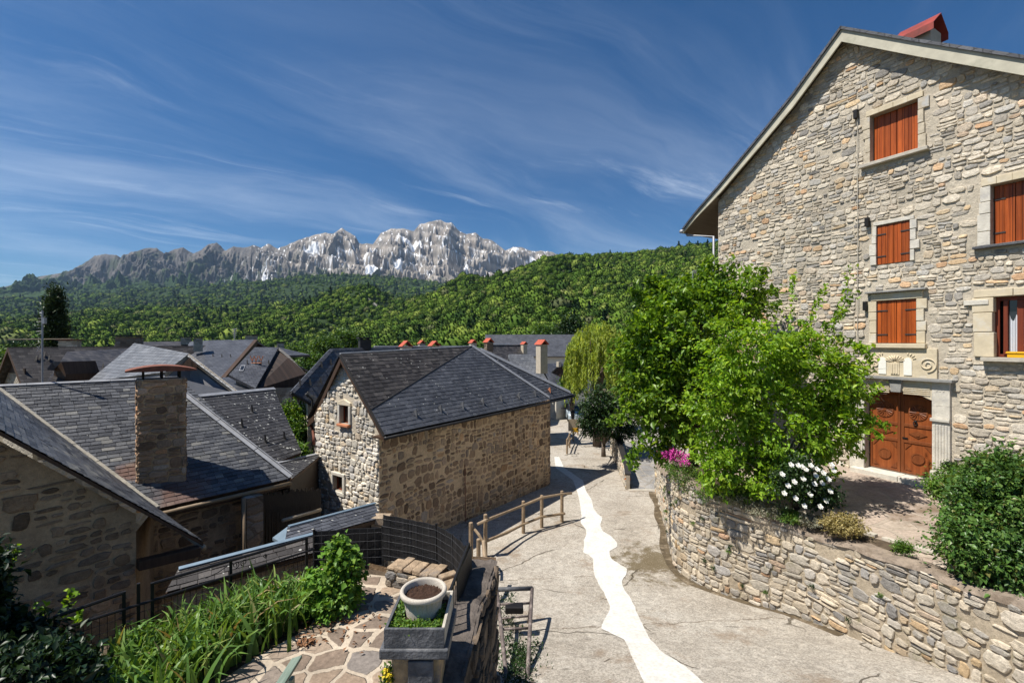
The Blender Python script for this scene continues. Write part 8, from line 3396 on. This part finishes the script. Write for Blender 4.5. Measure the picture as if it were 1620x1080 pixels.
# weeping willow
Yw = 31.0
r = np.random.default_rng(77)
wp, wdv = [], []
for k in range(330):
    a = r.random() * 2 * math.pi
    rad = math.sqrt(r.random())
    cx_, cy_ = P(945, 560, Yw).x + 2.0 * rad * math.cos(a), Yw + 2.0 * rad * math.sin(a)
    topz = P(945, 517, Yw).z - 1.7 * rad ** 2 + r.normal(0, 0.25)
    ln_ = r.uniform(1.6, 3.4) * (0.55 + 0.55 * rad)
    m = int(ln_ * 22)
    t = np.linspace(0, 1, m)
    sw = r.normal(0, 0.12, 2)
    out_ = np.array([math.cos(a), math.sin(a)]) * 0.32
    q = np.stack([cx_ + out_[0] * np.sqrt(t) + sw[0] * t, cy_ + out_[1] * np.sqrt(t) + sw[1] * t, topz + 0.25 * np.sin(t * 3) - ln_ * t], 1)
    wp.append(q + r.normal(0, 0.045, q.shape))
    wdv.append(np.repeat(np.array([[0.1 * math.cos(a), 0.1 * math.sin(a), -1.6]]), m, 0))
wp, wdv = np.concatenate(wp), np.concatenate(wdv)
wt = thing('willow_tree', V((P(945, 560, Yw).x, Yw, -7.2)), 'pale yellow green weeping willow beyond the barn', 'tree')
leaf_mesh('crown', wp, 0.24 * r.lognormal(0, 0.25, len(wp)), wdv, LM['willow'], wt, 0.3, 0.24, 78, 0.7)
limbs(wt, V((P(945, 560, Yw).x, Yw, -7.2)), [tuple(P(945, 530, Yw) + V((1.4 * math.cos(a), 1.4 * math.sin(a), -0.4 + 0.3 * math.sin(3 * a)))) for a in np.linspace(0, 6, 11)], 0.26, M['bark'], 79, 'trunk', 3.2)
# dark round tree below the willow
Yd = 24.5
tree('dark_tree', 'dark dense round tree by the lane below the willow', 'tree', on_road(950, 722) + V((0.2, 0, 0)), [ob3(950, 645, Yd, 34, 34), ob3(980, 660, Yd + 0.5, 34, 40), ob3(940, 665, Yd, 24, 26)], 420, 26, 0.13, LM['dark'], M['bark'], 0.13, 51, sig=0.16, shell=0.6, fork=0.8)
# poplar shaped conifer far left
Yp = 46
bl = []
for k in range(9):
    t_ = k / 8
    bl.append(ob3(86 + 2 * math.sin(k), 548 - 82 * t_, Yp, 13 * (1 - 0.7 * t_ ** 2.4) + 1, 12))
tree('cypress_tree', 'tall dark narrow cypress behind the far left roofs', 'tree', V((P(86, 540, Yp).x, Yp, -10)), bl, 420, 26, 0.3, LM['poplar'], M['bark'], 0.3, 53, sig=0.28, shell=0.5, droop=-0.6, aspect=0.4, spread=0.6, fork=4)
# trees between and behind the roofs
vt = [(462, 668, 21.5, 22, 44, 'fresh green tree in the gap between grey house and speckled roof'), (12, 575, 38, 26, 34, 'bright green tree at the far left edge beyond the roofs'), (462, 715, 20.0, 14, 14, 'low yellowish bush at the foot of the tree in the gap'),
      (492, 572, 60, 22, 14, 'light green tree right of the half hipped roof'), (515, 545, 85, 18, 12, 'small round tree behind the grey house roof'), (545, 536, 110, 20, 11, 'mid green tree above the grey house ridge'), (465, 560, 75, 16, 13, 'pale green tree above the timber gable'),
      (880, 548, 70, 24, 26, 'dark leafy tree behind the tall beige chimney'), (905, 520, 90, 24, 26, 'dark tree at the hill foot left of the willow'), (862, 528, 105, 18, 18, 'round tree at the hill foot above the beige chimney'), (905, 605, 44, 12, 12, 'small green bush beside the distant dormer roof'),
      (38, 556, 60, 22, 14, 'low dark tree behind the far left ridge')]
for i, (x, y, Y, rx, rzz, lab) in enumerate(vt):
    b = P(x, y, Y)
    zb_ = min(b.z - rzz / FOC * Y * 1.2, gz(b.x, Y))
    tree('valley_tree', lab, 'tree', V((b.x, Y, zb_)), [ob3(x, y, Y, rx * 0.8, rzz * 0.8), ob3(x - rx * 0.35, y + rzz * 0.25, Y, rx * 0.6, rzz * 0.6), ob3(x + rx * 0.4, y + rzz * 0.2, Y - 0.5, rx * 0.55, rzz * 0.6), ob3(x + rx * 0.1, y + rzz * 0.55, Y - 0.6, rx * 0.7, rzz * 0.5)],
         int(260), 26, 0.0042 * Y + 0.07, LM['valley' if 'dark' not in lab else 'dark'] if Y > 30 else LM['herb'], M['bark'], 0.15, 60 + i, 'trees between the village roofs', sig=0.006 * Y + 0.06, shell=0.55, fork=1.0, nl=14)

# white rose bush
Yr = 10.1
rb = tree('rose_bush', 'white flowering rose bush beside the paved terrace', 'rose bush', V((6.45, 10.35, -3.95)), [ob3(1280, 770, Yr, 36, 30), ob3(1262, 745, Yr, 28, 22), ob3(1300, 785, Yr, 24, 20), ob3(1245, 765, Yr, 24, 24)], 260, 22, 0.065, LM['dark'], M['bark'], 0.03, 91, sig=0.08, shell=0.6, fork=0.15, crown='leaves', trunk='stem')
fl_ = [(1237, 750), (1256, 762), (1268, 738), (1282, 736), (1290, 752), (1318, 744), (1281, 782), (1297, 801), (1313, 777), (1262, 736), (1274, 742), (1292, 742), (1251, 735), (1302, 748), (1315, 735), (1240, 780), (1270, 757), (1272, 800), (1246, 768), (1288, 765), (1306, 792), (1300, 764), (1258, 788), (1310, 758)]
rr_ = random.Random(33)
for (x, y) in fl_:
    c_ = P(x, y, Yr - 0.38 + rr_.uniform(-0.08, 0.06))
    mb = MB()
    for ringn, (rad, tilt, n) in enumerate(((0.066, 0.15, 6), (0.048, 0.6, 5), (0.028, 1.1, 4))):
        for k in range(n):
            a = 2 * math.pi * (k + 0.5 * ringn) / n + rr_.random() * 0.4
            o = V((math.cos(a), -0.5 * 1 + 0.3 * math.sin(a), math.sin(a))).normalized()
            f = V((0.05, -0.8, 0.6)).normalized()
            o = (o - f * o.dot(f)).normalized()
            t = f.cross(o)
            s_ = rad * 0.75
            tip = o * rad * math.cos(tilt) + f * (0.02 + rad * math.sin(tilt) * 0.6)
            mb.poly(c_ + f * 0.008 * ringn, c_ + tip * 0.6 + t * s_ * 0.6, c_ + tip, c_ + tip * 0.6 - t * s_ * 0.6)
    mb.build('flower', M['white_petal'], rb)
# magenta flowers on the wall end
fp = thing('pink_flowers', V((4.75, 13.0, -3.6)), 'clump of magenta flowers at the corner of the retaining wall', 'flower clump')
p, d, cc = crown_points([ob3(1072, 722, 12.9, 15, 9), ob3(1060, 718, 13.1, 10, 7), ob3(1084, 733, 12.6, 9, 6)], 60, 22, 95, 0.5, 0.045)
leaf_mesh('petals', p, np.full(len(p), 0.045), d, M['pink_petal'], fp, 0, 0.8, 96)
p, d, cc = crown_points([ob3(1088, 752, 12.5, 26, 20), ob3(1105, 765, 12.2, 26, 16), ob3(1068, 738, 12.9, 18, 12)], 160, 22, 97, 0.4, 0.07)
leaf_mesh('leaves', p, np.full(len(p), 0.06), d, LM['herb'], fp, -0.3, 0.4, 98)
# low plants on top of the wall
gbush = tree('golden_bush', 'small round golden variegated bush on the wall top', 'bush', V((6.55, 9.55, -4.05)), [ob3(1333, 828, 9.35, 30, 15), ob3(1318, 832, 9.35, 18, 11), ob3(1350, 832, 9.3, 18, 11)], 190, 22, 0.04, LM['gold'], M['bark'], 0.02, 101, sig=0.05, shell=0.6, fork=0.05, crown='leaves', trunk='stem', nl=8)
rr_ = random.Random(12)
cush = [(1170, 790, 11.0, 30, 9, 'silver', 'silvery cushion plant trailing over the wall top left'), (1205, 805, 10.6, 26, 9, 'silver', 'silvery cushion plant at mid wall'), (1150, 782, 11.3, 26, 14, 'herb', 'green herb clump at the shrub foot'), (1248, 815, 10.2, 24, 8, 'herb', 'low green herb strip under the white roses'),
        (1225, 812, 10.4, 18, 7, 'silver', 'small pale cushion below the roses'), (1430, 866, 8.5, 11, 7, 'herb', 'little weed tuft by the kerb'), (1285, 822, 9.9, 20, 6, 'silver', 'grey cushion plant left of the golden bush'), (1120, 778, 11.7, 22, 16, 'herb', 'fresh green clump at the wall curve'), (1180, 775, 11.0, 24, 14, 'herb', 'green clump under the lime shrub')]
for i, (x, y, Y, rx, rzz, m_, lab) in enumerate(cush):
    o = thing('cushion_plant', P(x, y + rzz, Y), lab, 'plant', 'low plants along the wall top')
    p, d, cc = crown_points([ob3(x, y, Y, rx, rzz)], 110, 18, 110 + i, 0.4, 0.045)
    leaf_mesh('leaves', p, np.full(len(p), 0.035) * rng.lognormal(0, 0.3, len(p)), d, LM[m_], o, -0.3, 0.45, 120 + i)
# moss and weeds rooted in the retaining wall
for i in range(26):
    s = rr_.uniform(4.5, 12.8)
    x, y = rw_pos(s)
    n = rw_n(s)
    z = rr_.uniform(rz(y) + 0.3, rw_top(s) - 0.3)
    c_ = V((x + n[0] * 0.06, y + n[1] * 0.06, z))
    r_ = rr_.uniform(0.03, 0.075)
    o = thing('wall_weed', c_, 'tiny green weed tuft rooted in a joint of the retaining wall', 'weed', 'weeds in the retaining wall')
    p, d, cc = crown_points([(c_, (r_, r_, r_))], 10, 9, 200 + i, 0.3, 0.02)
    leaf_mesh('leaves', p, np.full(len(p), 0.03), d, LM['dark' if i % 2 else 'herb'], o, 0.2, 0.5, 230 + i)
# dense shrub at the right edge, with a pale looser one by the door
Ys_ = 7.9
tree('laurel_shrub', 'big dense dark green shrub at the right edge above the wall', 'shrub', V((8.4, 7.9, -3.9)), [ob3(1560, 820, Ys_, 62, 70), ob3(1620, 800, Ys_, 70, 85), ob3(1545, 870, Ys_ - 0.4, 50, 52), ob3(1600, 890, Ys_ - 0.5, 70, 60), ob3(1590, 755, Ys_ + 0.3, 50, 34), ob3(1660, 880, Ys_ - 0.3, 60, 80), ob3(1680, 780, Ys_, 60, 70)],
     1300, 26, 0.075, LM['laurel'], M['bark'], 0.07, 131, sig=0.10, shell=0.72, fork=0.2)
tree('wild_bush', 'loose lighter bush with reddish twigs between door ledge and dark shrub', 'bush', V((9.1, 9.4, -3.8)), [ob3(1500, 775, 9.4, 32, 20), ob3(1535, 760, 9.3, 40, 22), ob3(1570, 740, 9.2, 36, 18), ob3(1478, 768, 9.6, 18, 14)], 300, 20, 0.06, LM['herb'], M['bark'], 0.035, 141, sig=0.09, shell=0.45, fork=0.1)
tree('door_weed', 'small dark weed at the foot of the door pilaster', 'weed', hp(ds1 + 0.55, GZ + 0.0, 0.2), [ob3(1504, 737, 11.3, 11, 6)], 40, 16, 0.05, LM['dark'], M['bark'], 0.01, 151, sig=0.04, fork=0.03, crown='leaves', trunk='stem', nl=4)

# iris bed, uncountable blades
r = np.random.default_rng(5)
vsA, fsA = [], []
nb = 1150
bl_c = []
while len(bl_c) < nb:
    t_ = r.random()
    a = V((-3.55, 4.2, TZ)).lerp(V((-2.72, 5.75, TZ)), t_) if r.random() < 0.5 else V((-3.95, 4.55, TZ)).lerp(V((-3.05, 5.85, TZ)), t_)
    bl_c.append((a.x + r.normal(0, 0.17), a.y + r.normal(0, 0.17)))
for (x, y) in bl_c:
    h = r.uniform(0.26, 0.56)
    a = r.random() * 2 * math.pi
    lean = r.uniform(0.05, 0.75) * h
    w_ = r.uniform(0.016, 0.034)
    bend = r.random() < 0.42
    dirv = np.array([math.cos(a), math.sin(a)])
    side = np.array([-dirv[1], dirv[0]])
    ca = r.random() * math.pi
    side = np.array([math.cos(ca), math.sin(ca)])
    i0 = len(vsA)
    S = 5
    for k in range(S + 1):
        t = k / S
        off = lean * t ** 2
        z = h * t
        if bend and t > 0.55:
            z = h * (0.55 + 0.45 * math.sin((t - 0.55) / 0.45 * 2.2) * 0.55)
            off = lean * t ** 2 + (t - 0.55) * 0.3
        ww = w_ * (1 - t ** 2.2) + 0.0008
        vsA.append((x + dirv[0] * off - side[0] * ww, y + dirv[1] * off - side[1] * ww, TZ + z))
        vsA.append((x + dirv[0] * off + side[0] * ww, y + dirv[1] * off + side[1] * ww, TZ + z))
    for k in range(S):
        j = i0 + 2 * k
        fsA.append((j, j + 1, j + 3, j + 2))
tag(mesh_obj('iris_leaves', np.array(vsA), np.array(fsA), LM['iris']), 'thick bed of green iris blades along the railing', kind='stuff')
p, d, cc = crown_points([((-3.5, 4.5, TZ + 0.1), (0.35, 0.35, 0.16)), ((-2.75, 5.9, TZ + 0.15), (0.3, 0.35, 0.18)), ((-3.2, 5.3, TZ + 0.2), (0.25, 0.3, 0.16)), ((-2.5, 6.1, TZ + 0.08), (0.2, 0.3, 0.12)), ((-3.85, 4.8, TZ + 0.22), (0.2, 0.2, 0.2)), ((-2.35, 5.85, TZ + 0.05), (0.2, 0.3, 0.08))], 620, 14, 161, 0.3, 0.05)
tag(leaf_mesh('herb_leaves', p, np.full(len(p), 0.05) * rng.lognormal(0, 0.3, len(p)), d, LM['herb'], None, 0.1, 0.55, 162), 'small leafy weeds growing among the iris blades', kind='stuff')
# tall leafy plant before the screen
Yh = 5.9
tree('garden_shrub', 'tall fresh green leafy plant in front of the black screen', 'shrub', V((-2.2, 5.95, TZ)), [ob3(538, 882, Yh, 20, 24), ob3(542, 908, Yh, 25, 26), ob3(508, 925, Yh - 0.1, 24, 22), ob3(520, 952, Yh - 0.15, 30, 20), ob3(540, 864, Yh, 11, 14), ob3(495, 962, Yh - 0.2, 22, 14), ob3(550, 938, Yh, 14, 24)], 340, 18, 0.062, LM['mallow'], M['bark'], 0.02, 171, sig=0.05, shell=0.62, droop=0.25, aspect=0.85, fork=0.1, crown='leaves', trunk='stem')
# corner shrub with shade put into its leaf colour, and a few lit shoots
Yk = 4.2
tree('corner_shrub', 'large shrub with shade darkened leaves filling the bottom left corner', 'shrub', V((-4.6, 4.0, TZ)), [ob3(10, 1030, Yk, 56, 62), ob3(70, 1050, Yk, 50, 48), ob3(-50, 980, Yk, 52, 80), ob3(100, 1085, Yk - 0.2, 50, 36), ob3(40, 1075, Yk - 0.4, 70, 50), ob3(-22, 910, Yk, 24, 40)], 800, 22, 0.07, LM['shade'], M['bark'], 0.04, 181, sig=0.06, shell=0.5, fork=0.1)
spk = sprig_spikes([[P(95, 985, 4.55), P(108, 955, 4.6), P(112, 935, 4.6)], [P(60, 985, 4.5), P(62, 955, 4.5)], [P(5, 900, 4.4), P(15, 880, 4.4), P(18, 868, 4.4)], [P(120, 985, 4.7), P(128, 962, 4.7)], [P(20, 1060, 3.8), P(40, 1045, 3.8)]], 30, 0.025, 9)
o = thing('vine_shoots', P(100, 990, 4.55), 'yellow green shoots rising out of the dark corner shrub', 'plant')
leaf_mesh('leaves', spk[0], np.full(len(spk[0]), 0.06), spk[1], LM['lilac'], o, 0.2, 0.7, 183)
# ground cover in the planter, dry leaf litter, yellow flowers, weeds at the wall foot
p, d, cc = crown_points([((-0.81, 3.86, zbox + 0.115), (0.21, 0.07, 0.025)), ((-0.98, 4.05, zbox + 0.13), (0.05, 0.22, 0.035)), ((-0.63, 4.0, zbox + 0.12), (0.05, 0.2, 0.03))], 260, 12, 191, 0.2, 0.016)
gc = leaf_mesh('ground_cover', p, np.full(len(p), 0.02) * rng.lognormal(0, 0.25, len(p)), d, LM['herb'], None, -0.4, 0.9, 192)
tag(gc, 'tiny leaved green ground cover filling the planter box', kind='stuff')
r = np.random.default_rng(6)
n = 110
lit = np.stack([r.normal(-2.15, 0.28, n), r.normal(5.55, 0.22, n), np.full(n, TZ + 0.012) + 0.02 * r.random(n)], 1)
lit = np.concatenate([lit, np.stack([r.normal(-2.35, 0.06, 60), r.normal(5.2, 0.05, 60), TZ + 0.01 + 0.04 * r.random(60)], 1)])
tag(leaf_mesh('leaf_litter', lit, np.full(len(lit), 0.06), r.normal(0, 1, (len(lit), 3)) * np.array([1, 1, 0.1]), M['dry_leaf'], None, 0, 0.5, 194, 0.2), 'dry brown leaves lying at the foot of the plants', kind='stuff')
yf = tree('yellow_flowers', 'small yellow flowering plant beside the planter pillar', 'plant', V((-1.08, 3.85, TZ)), [ob3(612, 1066, 3.82, 9, 14), ob3(610, 1085, 3.8, 10, 14)], 40, 10, 0.03, LM['herb'], M['bark'], 0.006, 195, sig=0.02, shell=0.3, fork=0.1, crown='leaves', trunk='stem', nl=5)
p, d, cc = crown_points([ob3(612, 1063, 3.78, 7, 12)], 18, 6, 197, 0.4, 0.012)
leaf_mesh('petals', p, np.full(len(p), 0.022), d, M['yellow_petal'], yf, 0, 0.8, 198)
r = np.random.default_rng(16)
pts = []
for (a, b, n, sg) in ((V((0.02, 6.3, 0)), V((-0.15, 11.2, 0)), 90, 0.13), (V((0.0, 5.8, 0)), V((0.25, 8.6, 0)), 120, 0.12)):
    for k in range(n):
        t_ = r.random()
        q = a.lerp(b, t_)
        pts.append((q.x + r.normal(0, sg), q.y + r.normal(0, sg)))
cl = np.array([(x, y, rz(y) + 0.05) for x, y in pts])
k = np.repeat(np.arange(len(cl)), 14)
p = cl[k] + r.normal(0, 1, (len(k), 3)) * np.array([0.07, 0.07, 0.05])
p[:, 2] = np.maximum(p[:, 2], np.array([rz(y) for y in p[:, 1]]) + 0.01)
tag(leaf_mesh('undergrowth', p, np.full(len(p), 0.05) * rng.lognormal(0, 0.35, len(p)), np.repeat(np.array([[0, 0, 1.0]]), len(p), 0), LM['dark'], None, 0, 0.4, 199), 'scruffy weeds along the foot of the garden wall', kind='stuff')
# bare twigs of the climber across the door surround
tw = thing('bare_twigs', P(1350, 640, 11.2), 'thin bare twigs reaching across the door surround', 'twig')
mb = MB()
rr_ = random.Random(77)
for k in range(16):
    a = P(rr_.uniform(1335, 1352), rr_.uniform(590, 640), 11.25)
    b = P(rr_.uniform(1372, 1404), rr_.uniform(575, 640), 11.1)
    m = a.lerp(b, 0.5) + V((rr_.uniform(-.06, .06), 0, rr_.uniform(-.05, .12)))
    mb.tube([a, m, b], [0.008, 0.006, 0.003], 4)
mb.build('branches', M['pale_bark'], tw)
